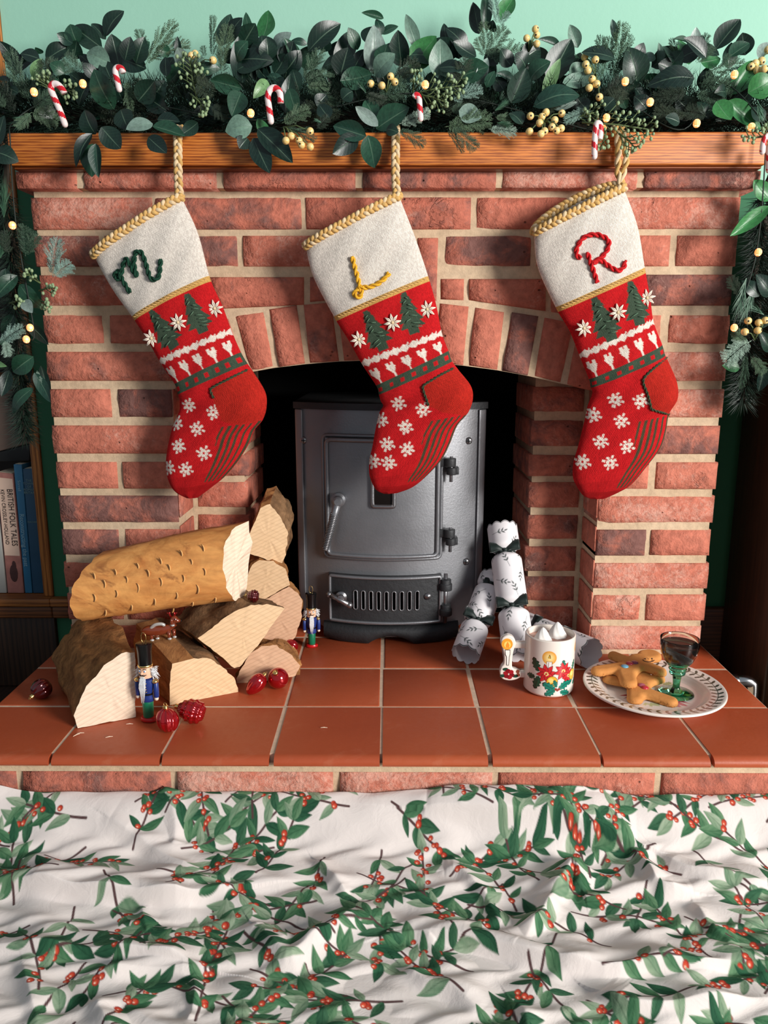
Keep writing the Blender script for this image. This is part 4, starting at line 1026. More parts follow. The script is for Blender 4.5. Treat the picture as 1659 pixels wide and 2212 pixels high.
def stocking(x0, rows, letter, lcol, ltag, loop, trees, stars, flakes, heel_line, label, lift=.004):
    sc = 2.698
    def cp(x, y): return (x0+x/sc, 280+y/sc)
    Lp = np.array([cp(*r[0]) for r in rows]); Rp = np.array([cp(*r[1]) for r in rows])
    def wp(p): q = W(p[0], p[1], YS); return np.array([q.x, q.z])
    Lw = np.array([wp(p) for p in Lp]); Rw = np.array([wp(p) for p in Rp])
    NV, NF, NB = 400, 110, 22
    fine = np.linspace(0, 1, NV+1)
    def spl(A):
        out = np.zeros((NV+1, 2)); dense = np.array([tuple(p) for p in catmull(A, 24)]); tv = np.interp(np.linspace(0, len(A)-1, len(dense)), np.arange(len(A)), VV)
        for d in range(2): out[:, d] = np.interp(fine, tv, dense[:, d])
        return out
    LW, RW, LP_, RP_ = spl(Lw), spl(Rw), spl(Lp), spl(Rp)
    uf = (1-np.cos(np.pi*np.arange(NF+1)/NF))/2; ub = (1+np.cos(np.pi*np.arange(1, NB)/NB))/2
    th = np.interp(fine, [0, .1, .3, .55, .70, .78, .9, .97, 1], [.021, .024, .026, .024, .028, .026, .026, .018, .003])
    U = np.concatenate([uf, ub]); side = np.concatenate([-np.ones(NF+1), np.ones(NB-1)])
    e = np.sqrt(np.clip(1-(2*U-1)**2, 0, 1)); N = len(U)
    X = LW[:, 0:1]*(1-U)+RW[:, 0:1]*U; Z = LW[:, 1:2]*(1-U)+RW[:, 1:2]*U
    wob = .0022*np.sin(fine[:, None]*38+U*5)*np.sin(U*9+fine[:, None]*11)*(side < 0)
    Y = YS+side*e*th[:, None]*np.where(side > 0, .75, 1.0)-wob*e
    # heel pouch fills out, the ankle creases in
    hp = np.exp(-((fine[:, None]-.715)/.055)**2)*np.exp(-((U-.80)/.22)**2); Y -= .012*hp*(side < 0)
    ank = np.exp(-((fine[:, None]-.700)/.03)**2)*np.exp(-((U-.12)/.2)**2); Y += .010*ank*(side < 0)
    Z = Z+lift*(side > 0)*e*np.exp(-(fine[:, None]/.09)**2)
    FX = (LP_[:, 0:1]*(1-U)+RP_[:, 0:1]*U-x0)*sc; FY = (LP_[:, 1:2]*(1-U)+RP_[:, 1:2]*U-280)*sc     # pattern coordinates on the laid-flat sock
    V = np.repeat(fine[:, None], N, 1); UU = np.repeat(U[None, :], NV+1, 0)
    col = np.empty(V.shape+(3,), np.float32); col[:] = REDK
    def put(mask, c): col[mask] = c
    put(V < .287, CUFF); put((V >= .282) & (V < .302), MUST)
    rr = np.random.RandomState(3)
    put((V > .940), REDK*.86)
    # white zigzag and hearts, green band with red dots
    q = (UU*17) % 1; zz = .494+.010*np.abs(q-.5)*2*np.where(((UU*17).astype(int) % 2) == 0, 1, -1); blob = np.abs(V-.497) < (.0135-.019*np.abs(((UU*8.5) % 1)-.5)); put(blob | (np.abs(V-zz) < .0035), WHT)
    hx = ((UU*4.9+.12) % 1-.5)/4.9*150/1.25; hy = (V-.543)*450/1.25        # millimetres from each heart centre
    hh = (np.abs(hx) < 7.2-np.clip(hy+3, 0, 99)*.72) & (hy > -7.5+2.4*(np.abs(hx) < 1.7)) & (hy < 9) & ~((hy < -3) & (np.abs(hx) > 6.0)); put(hh | ((np.abs(hx) < 1.3) & (hy > 0) & (hy < 12)), WHT)
    put((V > .573) & (V < .613), GRN); dx = ((UU*6.6+.25) % 1-.5)/6.6*150; dy = (V-.593)*450; put((np.abs(dx) < 4.0) & (np.abs(dy) < 4.2), REDK)
    for (tx, ty, bx, by) in trees:      # knitted fir trees
        ax, ay = bx-tx, by-ty; L = math.hypot(ax, ay); ax /= L; ay /= L
        s = ((FX-tx)*ax+(FY-ty)*ay)/L; d = np.abs(-(FX-tx)*ay+(FY-ty)*ax)/L
        wid = .06+.36*np.clip(s, 0, 1)*(.55+.45*((s*4.2) % 1)); put((s > 0) & (s < .86) & (d < wid) | (s >= .86) & (s < 1.02) & (d < .13), GRN)
    # sole stripes
    sole = (V > .782) & (V < .965) & (UU > .57+.10*(V-.78)/.18)
    put(sole & (((UU*13.5) % 1) < .42), STRP)
    for (cx, cy) in flakes:
        dx, dy = FX-cx, FY-cy
        for k in range(4):
            a = math.pi*k/4+.3; s = dx*math.cos(a)+dy*math.sin(a); d = np.abs(-dx*math.sin(a)+dy*math.cos(a)); l_ = 46 if k % 2 == 0 else 34
            put((np.abs(s) < l_) & (np.abs(s) > 7) & (d < 6.5) & ~((np.abs(s) > 24) & (np.abs(s) < 28)), WHT)
        for k in range(4):
            a = math.pi*k/2+.3+.78; put((np.hypot(dx-30*math.cos(a), dy-30*math.sin(a)) < 9), WHT)
    # heel patch
    HL = np.array(heel_line, float)
    inside = np.zeros(V.shape, bool); j = len(HL)-1
    for i in range(len(HL)):
        xi, yi, xj, yj = HL[i, 0], HL[i, 1], HL[j, 0], HL[j, 1]
        c_ = ((yi > FY) != (yj > FY)) & (FX < (xj-xi)*(FY-yi)/((yj-yi)+1e-9)+xi); inside ^= c_; j = i
    put(inside, HEEL)
    co = np.stack([X, Y, Z], -1).reshape(-1, 3)
    base = np.array([co[:, 0].mean(), YS, co[:, 2].min()])
    root = empty('christmas_stocking', base, label, 'stocking', 'knitted stockings hanging from the mantel')
    idx = np.arange((NV+1)*N).reshape(NV+1, N); nx = np.roll(idx, -1, 1)
    fc = np.stack([idx[:-1], idx[1:], nx[1:], nx[:-1]], -1).reshape(-1, 4)
    me = bpy.data.meshes.new('knitted_body'); me.vertices.add(len(co)); me.vertices.foreach_set('co', (co-base).astype(np.float32).ravel())
    me.loops.add(fc.size); me.loops.foreach_set('vertex_index', fc.ravel().astype(np.int32)); me.polygons.add(len(fc))
    me.polygons.foreach_set('loop_start', np.arange(0, fc.size, 4, dtype=np.int32)); me.polygons.foreach_set('loop_total', np.full(len(fc), 4, dtype=np.int32))
    me.polygons.foreach_set('use_smooth', np.ones(len(fc), dtype=bool)); me.update(calc_edges=True)
    at = me.color_attributes.new('Col', 'FLOAT_COLOR', 'POINT'); c4 = np.ones((len(co), 4), np.float32); c4[:, :3] = col.reshape(-1, 3); at.data.foreach_set('color', c4.ravel())
    s3 = np.zeros((len(co), 3), np.float32); s3[:, 0] = (UU*46).ravel(); s3[:, 1] = (V*170).ravel()
    at = me.attributes.new('st', 'FLOAT_VECTOR', 'POINT'); at.data.foreach_set('vector', s3.ravel())
    me.materials.append(KNIT); body = link('knitted_body', me, Vector(base), root)
    # position on the front of the knit for a pattern point
    F_idx = (slice(None), slice(0, NF+1)); fx_, fy_ = FX[F_idx], FY[F_idx]; xs, ys, zs = X[F_idx], Y[F_idx], Z[F_idx]
    def on(cx, cy, out=.001):
        k = np.argmin((fx_-cx)**2+(fy_-cy)**2); i, j_ = np.unravel_index(k, fx_.shape); return Vector((xs[i, j_], ys[i, j_]-out, zs[i, j_]))
    def path(pts, out=.001, n=8): return [on(p[0], p[1], out) for p in catmull(pts, n)]
    def smooth_path(pts, out, n=10):
        C0 = catmull([tuple(on(*p, out)) for p in pts], n); return [Vector(p) for p in C0]
    # rim: plait all round
    ring = [Vector((X[0, k], Y[0, k]-(.002 if side[k] < 0 else -.002), Z[0, k])) for k in list(range(0, NF+1, 5))+list(range(NF+1, N, 2))]; ring.append(ring[0])
    braid(ring, .0032, .0042, .0115, [Y_GOLD, Y_CREAM], 'rim_braid', root, 3)
    braid(smooth_path([((rows[2][0][0]*(1-t)+rows[2][1][0]*t), (rows[2][0][1]*(1-t)+rows[2][1][1]*t)) for t in np.linspace(.04, .96, 7)], .0006), .0010, .0012, .006, [Y_GOLD], 'mustard_band', root, 2, n=5)
    # hanging loop over the shelf edge
    for lpth in loop:
        P = [W(*cp(*q), YS+.004-.004*(q[1] < 200)) for q in lpth]
        top = P[0].copy(); P = [Vector((top.x, -.020, MANTEL_Z+.0065)), Vector((top.x, -.042, MANTEL_Z+.0065)), Vector((top.x, MY-.0085, MANTEL_Z-.006))]+[Vector((p.x, min(p.y, MY-.0085), p.z)) for p in P[1:]]
        braid([Vector(q) for q in catmull([tuple(p) for p in P], 8)], .0032 if len(loop) == 1 else .0030, .0040 if len(loop) == 1 else .0026, .015, [Y_GOLD, Y_CREAM, Y_CREAM], 'hanging_loop', root, 3 if len(loop) == 1 else 2)
    for stroke in letter:
        braid(smooth_path(stroke, .0024), .0021, .0020, .0105, [lcol], 'letter', root, 2)
    for (cx, cy) in stars:
        c = on(cx, cy, .0016); mb = MB()
        for k in range(8):
            a = math.pi*k/4+.2; d = Vector((math.cos(a), 0, math.sin(a))); L_ = .0135; e_ = Vector((-d.z, 0, d.x))*.0012
            mb.tube([c+d*.001, c+d*L_*.55+e_+Vector((0, -.001, 0)), c+d*L_], [.0008, .0013, .0007], 5); mb.tube([c+d*.001, c+d*L_*.55-e_+Vector((0, -.001, 0)), c+d*L_], [.0008, .0012, .0007], 5)
        mb.sphere(c+Vector((0, -.001, 0)), .0024, 8, 6, 1); st_ = mb.build('embroidered_star', [Y_WHITE, Y_CREAM], root, smooth=True)
    for (tx, ty, bx, by) in trees:
        mb = MB(); rn = random.Random(int(tx))
        for k in range(9):
            t = .12+.80*k/9; s = rn.choice((-1, 1)); w_ = 14+48*t; dx, dy = bx-tx, by-ty; L = math.hypot(dx, dy)
            cx, cy = tx+dx*t, ty+dy*t; ex, ey = cx+s*w_*(dy/L)*.9+dx/L*14, cy-s*w_*(dx/L)*.9+dy/L*14
            mb.tube([on(cx, cy, .0012), on((cx+ex)/2, (cy+ey)/2, .0022), on(ex, ey, .0012)], [.0007, .0009, .0006], 5)
        mb.build('tree_stitching', Y_TREE, root, smooth=True)
    for hl in ltag: braid(smooth_path(hl, .0012), .0011, .0011, .0065, [Y_OLIVE], 'heel_cord', root, 2, n=5)
    return root
rowsM = [((35,735),(545,395)),((140,925),(640,600)),((265,1100),(712,865)),((350,1230),(785,1030)),((425,1360),(840,1180)),((508,1485),(893,1300)),((525,1540),(928,1360)),((535,1575),(965,1412)),((530,1625),(1035,1530)),((510,1690),(1042,1620)),((485,1765),(1020,1690)),((466,1850),(972,1750)),((456,1930),(938,1830)),((460,2005),(880,1925)),((480,2068),(800,2020)),((515,2115),(720,2085)),((575,2148),(640,2145))]
rowsL = [((55,680),(600,390)),((100,860),(690,620)),((225,1100),(772,865)),((300,1220),(815,1020)),((385,1370),(850,1190)),((465,1492),(887,1290)),((480,1540),(905,1345)),((492,1580),(945,1400)),((506,1612),(1015,1492)),((485,1650),(1027,1570)),((463,1740),(1000,1650)),((445,1840),(938,1725)),((427,1925),(895,1830)),((425,2000),(845,1925)),((442,2060),(755,2022)),((470,2103),(675,2085)),((510,2122),(590,2118))]
rowsR = [((145,600),(665,340)),((165,800),(745,560)),((275,1045),(790,815)),((350,1170),(820,985)),((410,1320),(840,1120)),((465,1455),(890,1255)),((475,1500),(905,1310)),((485,1530),(932,1370)),((470,1590),(970,1475)),((450,1650),(972,1570)),((428,1740),(928,1655)),((400,1850),(912,1745)),((373,1945),(880,1850)),((372,2030),(800,1960)),((400,2090),(715,2062)),((432,2133),(640,2112)),((475,2152),(560,2150))]
stocking(190, rowsM, [[(185,875),(180,850),(200,830),(225,880),(250,925),(272,955)],[(190,880),(215,860),(240,780),(262,770),(285,810),(308,862),(300,790),(315,725),(345,730),(370,800),(390,865),(415,885),(440,860),(452,800),(456,765)]], Y_GREEN,
  [[(938,1400),(850,1445),(760,1490),(738,1510),(755,1560)]], [[(515,40),(525,190),(528,320),(535,392)]],
  [(390,1058,528,1268),(597,962,690,1180)], [(387,1218),(550,1127),(752,1047)],
  [(600,1605),(755,1640),(525,1708),(658,1735),(545,1838),(697,1875),(482,1965),(590,1968)],
  [(955,1395),(850,1448),(760,1495),(742,1515),(765,1600),(800,1690),(900,1715),(985,1702),(1100,1640),(1060,1480)],
  'knitted red stocking with a dark green letter M on its cuff')
stocking(640, rowsL, [[(335,748),(345,810),(362,865),(375,910),(385,935)],[(385,925),(430,925),(480,905),(520,875),(542,845)],[(385,925),(355,940),(342,965),(360,983),(385,970),(388,935)]], Y_YEL,
  [[(910,1388),(830,1430),(750,1478),(732,1500),(755,1570),(765,1600)]], [[(580,30),(578,190),(580,320),(588,388)]],
  [(405,1060,510,1280),(622,955,690,1185)], [(368,1225),(558,1128),(757,1050)],
  [(595,1592),(735,1625),(495,1690),(635,1725),(530,1825),(645,1850),(450,1928),(540,1930)],
  [(920,1385),(830,1432),(752,1480),(735,1502),(765,1600),(850,1640),(970,1662),(1100,1640),(1060,1480)],
  'knitted red stocking with a yellow letter L on its cuff')
stocking(1100, rowsR, [[(395,760),(375,740),(380,690),(420,640),(490,625),(545,660),(548,710),(510,755),(455,790)],[(435,725),(445,780),(465,840),(485,900)],[(465,790),(510,775),(555,800),(600,830),(635,815),(650,775)]], Y_RED,
  [[(910,1330),(830,1375),(765,1430),(750,1470),(770,1540),(790,1620)],[(790,1620),(850,1640),(925,1660)]], [[(640,0),(636,150),(632,240),(652,325)],[(675,0),(683,160),(660,270),(655,330)]],
  [(468,985,575,1225),(680,890,740,1135)], [(420,1160),(608,1068),(785,985)],
  [(600,1570),(730,1575),(478,1660),(627,1690),(515,1810),(660,1835),(415,1930),(565,1930)],
  [(915,1328),(830,1375),(768,1432),(752,1470),(772,1545),(792,1622),(850,1642),(925,1662),(1060,1640),(1040,1420)],
  'knitted red stocking with a red letter R on its cuff', .020)
# =================================================================== SMALL THINGS ON THE HEARTH
GOLD = mat_metal('gold', (.80, .56, .22, 1), .25, 1.0, .1, 90, .1)
RUBY = NT('red_glass').done(C(176, 8, 22), .10, None, Metallic=.6, Coat_Weight=1.0, Coat_Roughness=.03)
RUBYD = NT('deep_red_glass').done(C(92, 6, 14), .12, None, Metallic=.5, Coat_Weight=1.0, Coat_Roughness=.05)
def frame_z(d):
    d = Vector(d).normalized(); u = Vector((0, 0, 1)).cross(d) if abs(d.z) < .95 else Vector((1, 0, 0)); u.normalize(); v = d.cross(u)
    return Matrix(((u.x, v.x, d.x), (u.y, v.y, d.y), (u.z, v.z, d.z)))
def bauble(px, py, rpx, kind, cap, label, z_floor=0.0, pos=None, mat=None, long=1.0):
    """cap: direction of the metal cap"""
    mat = mat or RUBY
    c = G(px, py, .018); R = .015
    for _ in range(4):
        dep = (c-CAM).dot(_fw); R = rpx*dep/F_PX; c = G(px, py, z_floor+R*.98)
    if pos is not None: c = pos; R = rpx*((c-CAM).dot(_fw))/F_PX
    M = frame_z(cap); vs = []; fs = []; n, m_ = 48, 28
    for i in range(m_+1):
        th = math.pi*i/m_
        for k in range(n):
            a = 2*math.pi*k/n; r = R
            if kind == 'ribbed': r = R*(1+.075*math.cos(11*a+th*1.2)*math.sin(th))
            if kind == 'cone':
                r = R*(1+.13*(math.cos(7*a+th*7)*math.cos(7*a-th*7))*math.sin(th)**.5)
            z = math.cos(th)*r*long; q = math.sin(th)*r
            if kind in ('acorn', 'cone'): q *= (1-.22*math.cos(th)) if kind == 'cone' else (1+.22*math.cos(th))
            if kind == 'acorn': q *= 1+.04*math.cos(8*a)*math.sin(th)
            vs.append(c+M @ Vector((q*math.cos(a), q*math.sin(a), z)))
    for i in range(m_):
        for k in range(n): fs.append((i*n+k, (i+1)*n+k, (i+1)*n+(k+1) % n, i*n+(k+1) % n))
    lo = min(v.z for v in vs)
    if pos is None:
        sh = Vector((0, 0, z_floor+.0002-lo)); vs = [v+sh for v in vs]; c = c+sh
    root = empty('bauble', (c.x, c.y, z_floor if pos is None else lo), label, 'bauble', 'red glass baubles around the logs')
    obj('glass', vs, fs, mat, root)
    tpos = c+M @ Vector((0, 0, R*long*.97)); mb = MB()
    prof = []
    for k in range(7): prof += [(R*.26*(1 if k % 2 else .88), R*.05*k)]
    mb.lathe(prof+[(R*.1, R*.34)], tpos, 14, 0, M); mb.build('cap', GOLD, root, smooth=True)
    mb = MB(); mb.tube([tpos+M @ Vector((math.cos(a)*R*.14, 0, R*.42+math.sin(a)*R*.14)) for a in [2*math.pi*k/12 for k in range(12)]], R*.025, 5, closed=True); mb.build('ring', GOLD, root, smooth=True)
    return root
def q7(x, y): return (60+x/2.676, 1060+y/2.676)
bauble(*q7(80, 1150), 21, 'ribbed', (-.5, -.5, -.35), 'dark red glass bauble at the far side of the bark log', mat=RUBYD)
bauble(*q7(808, 1335), 23, 'ribbed', (-.15, .2, 1), 'shiny ribbed red bauble beside the feet of the nutcracker', long=1.12)
bauble(*q7(945, 1282), 24, 'cone', (-1, .1, .25), 'shiny red pine cone bauble behind the ribbed one', long=1.25)
bauble(*q7(1318, 1128), 17.5, 'acorn', (.55, .35, .55), 'slim red acorn-shaped glass bauble touching the round one', long=1.5)
bauble(*q7(1447, 1085), 23, 'ball', (-.12, -.65, .75), 'round smooth red bauble with a gold cap in front of the mottled log')
bauble(*q7(1520, 905), 15.5, 'ribbed', (-.7, -.2, .7), 'small ribbed red bauble tucked beside the pinkish log')

# ---- nutcrackers
NM = dict(black=NT('black_lacquer').done(C(14, 14, 15), .22), red=NT('red_lacquer').done(C(190, 22, 26), .3), green=NT('green_lacquer').done(C(18, 116, 82), .35), blue=NT('blue_lacquer').done(C(34, 56, 124), .35),
          skin=NT('painted_skin').done(C(238, 190, 158), .4), gold=GOLD, hand=NT('pale_hand').done(C(240, 218, 196), .4), white=NT('white_paint').done(C(240, 240, 236), .4), eye=NT('blue_eye').done(C(60, 120, 180), .3))
FLUFF = plain('white_fluff', C(226, 226, 228), .95, .1, 300, .8)
def nutcracker(base, H, rot, label):
    r = empty('nutcracker', base, label, 'figurine', 'wooden nutcracker figures'); b = Vector(base)
    R = Matrix.Rotation(rot, 3, 'Z')
    def P(x, y, z): return b+R @ Vector((x*H, y*H, z*H))
    def lathe(name, prof, c, mat, n=20, par=r, sx=1, sy=1, tilt=None):
        mb = MB(); M = Matrix.Diagonal((sx, sy, 1)); M = R @ (tilt @ M if tilt else M)
        mb.lathe([(a*H, z*H) for a, z in prof], P(*c), n, 0, M); return mb.build(name, NM[mat] if isinstance(mat, str) else mat, par, autosmooth=50)
    lathe('base', [(.085, .0), (.105, .01), (.108, .03), (.095, .052), (.06, .058)], (0, 0, 0), 'red', sy=.72)
    lathe('legs', [(.058, .055), (.062, .06), (.068, .26), (.066, .265)], (0, 0, 0), 'green')
    lathe('coat', [(.076, .262), (.084, .27), (.082, .31), (.074, .355), (.074, .375), (.088, .44), (.098, .52), (.094, .55), (.05, .565)], (0, 0, 0), 'blue', sy=.8)
    lathe('belt', [(.0785, .35), (.0785, .374)], (0, 0, 0), 'black', sy=.8)
    for s in (-1, 1):
        lathe('arm', [(.024, .0), (.031, .01), (.033, .10), (.030, .2), (.024, .205)], (s*.125, 0, .32), 'blue')
        mb = MB(); mb.sphere(P(s*.125, -.004, .305), .027*H, 12, 8); mb.build('hand', NM['hand'], r, smooth=True)
        mb = MB(); mb.sphere(P(s*.118, 0, .525), .041*H, 12, 8, 0, (1, 1, .75)); mb.build('epaulette', GOLD, r, smooth=True)
        for k in range(4):
            mb = MB(); mb.sphere(P(s*.036, -.072-.006*k*(k < 3), .405+.036*k), .0085*H, 8, 5); mb.build('button', GOLD, r, smooth=True)
    lathe('head', [(.05, .565), (.078, .575), (.082, .62), (.082, .70), (.074, .72)], (0, 0, 0), 'skin')
    hd = lathe('hat_brim', [(.086, .712), (.09, .718), (.09, .735), (.086, .74)], (0, 0, 0), 'gold')
    lathe('hat', [(.084, .738), (.082, .75), (.086, .9), (.098, .985), (.1, 1.0), (.092, 1.006), (.03, 1.008)], (0, 0, 0), 'black')
    mb = MB(); mb.sphere(P(0, -.088, .648), .02*H, 10, 7, 0, (.8, 1, 1)); mb.build('nose', NM['skin'], r, smooth=True)
    for s in (-1, 1):
        mb = MB(); mb.sphere(P(s*.032, -.072, .672), .0165*H, 10, 7, 0, (1, .5, 1)); e = mb.build('eye', NM['white'], r, smooth=True)
        mb = MB(); mb.sphere(P(s*.031, -.080, .671), .0085*H, 8, 6, 0, (1, .5, 1)); mb.build('iris', NM['eye'], e, smooth=True)
        mb = MB(); mb.tube([P(s*.014, -.083, .694), P(s*.032, -.081, .702), P(s*.052, -.067, .694)], .0045*H, 5); mb.build('eyebrow', NM['black'], r, smooth=True)
        mb = MB(); mb.tube([P(0, -.088, .624), P(s*.028, -.083, .618), P(s*.052, -.068, .628)], [.008*H, .0075*H, .003*H], 6); mb.build('moustache', NM['black'], r, smooth=True)
    mb = MB(); mb.box(-.028*H, .028*H, -.0035*H, .004*H, -.011*H, .011*H); mb.v = [tuple(P(0, -.082, .594)+R @ Vector(v)) for v in mb.v]; mb.build('mouth', NM['white'], r, bevel=.0004)
    # fluffy hair and beard as bundles of fibres
    rn = random.Random(int(H*1e4))
    mb = MB()
    for k in range(110):
        s = rn.choice((-1, 1)); a = P(s*(.070+rn.uniform(0, .02)), rn.uniform(-.03, .06), rn.uniform(.60, .70)); o_ = R @ Vector((s*rn.uniform(.02, .075), rn.uniform(-.02, .04), rn.uniform(-.10, .0)))*H
        mb.tube([a, a+o_*.5+Vector((0, 0, .006*H)), a+o_], [.006*H, .005*H, .0015*H], 4)
    mb.build('hair', FLUFF, r, smooth=True)
    mb = MB()
    for k in range(90):
        x = rn.uniform(-.035, .035); a = P(x, -.080, rn.uniform(.55, .585)); L_ = rn.uniform(.13, .30)
        mb.tube([a, P(x*.9+rn.uniform(-.012, .012), -.104, .58-L_*.5), P(x*.35+rn.uniform(-.012, .012), -.106, .57-L_)], [.007*H, .006*H, .0015*H], 4)
    mb.build('beard', FLUFF, r, smooth=True)
    mb = MB(); lp_ = [P(.0+.03*math.sin(t*2*math.pi)*(1.2-t*.2), 0, 1.004+.13*(.5-.5*math.cos(t*2*math.pi))) for t in [k/18 for k in range(19)]]
    mb.tube(lp_, .0042*H, 5); mb.build('hanging_thread', GOLD, r, smooth=True)
    return r
nb = G(322, 1556, 0); nutcracker((nb.x, nb.y, 0), .122, math.radians(-14), 'nutcracker figure standing against the pale cut log')
nb = G(674, 1397, 0); nutcracker((nb.x, nb.y, 0), .104, math.radians(8), 'nutcracker figure standing beside the stove')

# ---- glass dachshund ornament on the logs
BROWNG = NT('brown_glass').done(C(132, 58, 34), .15, None, Metallic=.25, Coat_Weight=1.0)
SILV = NT('silver_glitter').done(C(200, 200, 196), .3, None, Metallic=.4)
from mathutils.bvhtree import BVHTree
def top_of(root, x, y):
    # height of a thing's surface under a point, so that what stands there really touches it
    best = None
    for ch in root.children:
        o_ = wloc(ch); bt = BVHTree.FromPolygons([v.co+o_ for v in ch.data.vertices], [tuple(p.vertices) for p in ch.data.polygons])
        h = bt.ray_cast(Vector((x, y, .5)), Vector((0, 0, -1)))
        if h[0] is not None and (best is None or h[0].z > best): best = h[0].z
    return best
def stand(px, py, root, y0=-.16, y1=-.06):
    # where the view through a pixel meets the top of that thing
    for yy in np.linspace(y0, y1, 120):
        p = W(px, py, yy); h = top_of(root, p.x, p.y)
        if h is not None and h >= p.z: return Vector((p.x, p.y, h))
    return None
sp_ = stand(546, 1303, LOGC, -.14, -.03)
if sp_ is not None: bauble(546, 1290, 13, 'cone', (-1, 0, .1), 'small red cone bauble wedged between the upper logs', pos=sp_+Vector((0, .003, .0112)), mat=RUBYD)
fa = stand(328, 1384, LOGB)
if fa is None: fa = W(328, 1384, -.12); fa.z = top_of(LOGB, fa.x, fa.y) or fa.z
fb = Vector((fa.x+.034, fa.y+.002, top_of(LOGB, fa.x+.034, fa.y+.002)))
dg = empty('dog_ornament', (fa+fb)/2, 'brown glass dachshund ornament with antlers between the logs', 'ornament')
ux = (fb-fa).normalized(); up = Vector((0, 0, 1)); s_ = (fb-fa).length
def DP(x, y, z): return fa+ux*(x*s_)+Vector((0, y*s_, 0))+up*(z*s_)
m = MB(); m.tube(catmull([DP(-.42, 0, .42), DP(-.18, 0, .52), DP(.2, 0, .50), DP(.6, 0, .52), DP(.95, 0, .62), DP(1.14, 0, .78)], 5), [.06*s_+.0*k for k in range(1)]*1+[s_*(.15+.13*math.sin(math.pi*min(1, k/20))) for k in range(1, 26)], 12); m.build('body', BROWNG, dg, smooth=True)
m = MB(); m.sphere(DP(1.14, -.03, .98), .20*s_, 14, 9, 0, (1, .9, 1)); m.tube([DP(1.16, -.05, .98), DP(1.30, -.06, .93), DP(1.44, -.07, .90)], [.16*s_, .12*s_, .06*s_], 10); hd = m.build('head', BROWNG, dg, smooth=True)
m = MB(); m.sphere(DP(1.46, -.07, .91), .045*s_, 8, 6); m.sphere(DP(1.22, -.20, 1.04), .035*s_, 8, 6); m.build('eye_and_nose', NM['black'], hd, smooth=True)
m = MB(); m.sphere(DP(1.04, -.17, .92), .12*s_, 10, 7, 0, (.6, .4, 1.3)); m.build('ear', BROWNG, hd, smooth=True)
for x in (.02, .22, .86, 1.04):
    m = MB(); y = -.10 if x in (.02, .86) else .10
    m.tube([DP(x, y, .45), DP(x+.01, y, .2), DP(x, y, .09)], [.11*s_, .085*s_, .07*s_], 8); lg = m.build('leg', BROWNG, dg, smooth=True)
    m = MB(); m.sphere(DP(x+.03, y-.02, .07), .085*s_, 10, 6, 0, (1.3, 1, .8)); m.build('paw', SILV, lg, smooth=True)
m = MB(); m.tube(catmull([DP(.02, -.12, .66), DP(.25, -.16, .84), DP(.55, -.16, .86), DP(.72, -.12, .74)], 6), [.04*s_]+[.085*s_]*16+[.05*s_, .03*s_], 8); m.tube(catmull([DP(-.45, -.02, .44), DP(-.25, -.08, .52), DP(-.02, -.12, .64)], 6), [.03*s_+.005*s_*k for k in range(13)], 8); m.build('silver_wing', SILV, dg, smooth=True)
m = MB()
for s in (-1, 1):
    a = DP(1.06+.08*s, -.02, 1.14); m.tube([a, a+Vector((.05*s*s_, -.03*s_, .13*s_)), a+Vector((.02*s*s_, -.08*s_, .25*s_))], [.05*s_, .045*s_, .03*s_], 7); m.tube([a+Vector((.04*s*s_, 0, .16*s_)), a+Vector((.16*s*s_, -.05*s_, .20*s_))], [.04*s_, .025*s_], 7)
m.build('antlers', RUBY, hd, smooth=True)
m = MB(); m.tube([DP(.98, -.12, .76), DP(1.08, -.19, .74), DP(1.16, -.14, .74)], .05*s_, 8); m.build('collar', SILV, dg, smooth=True)

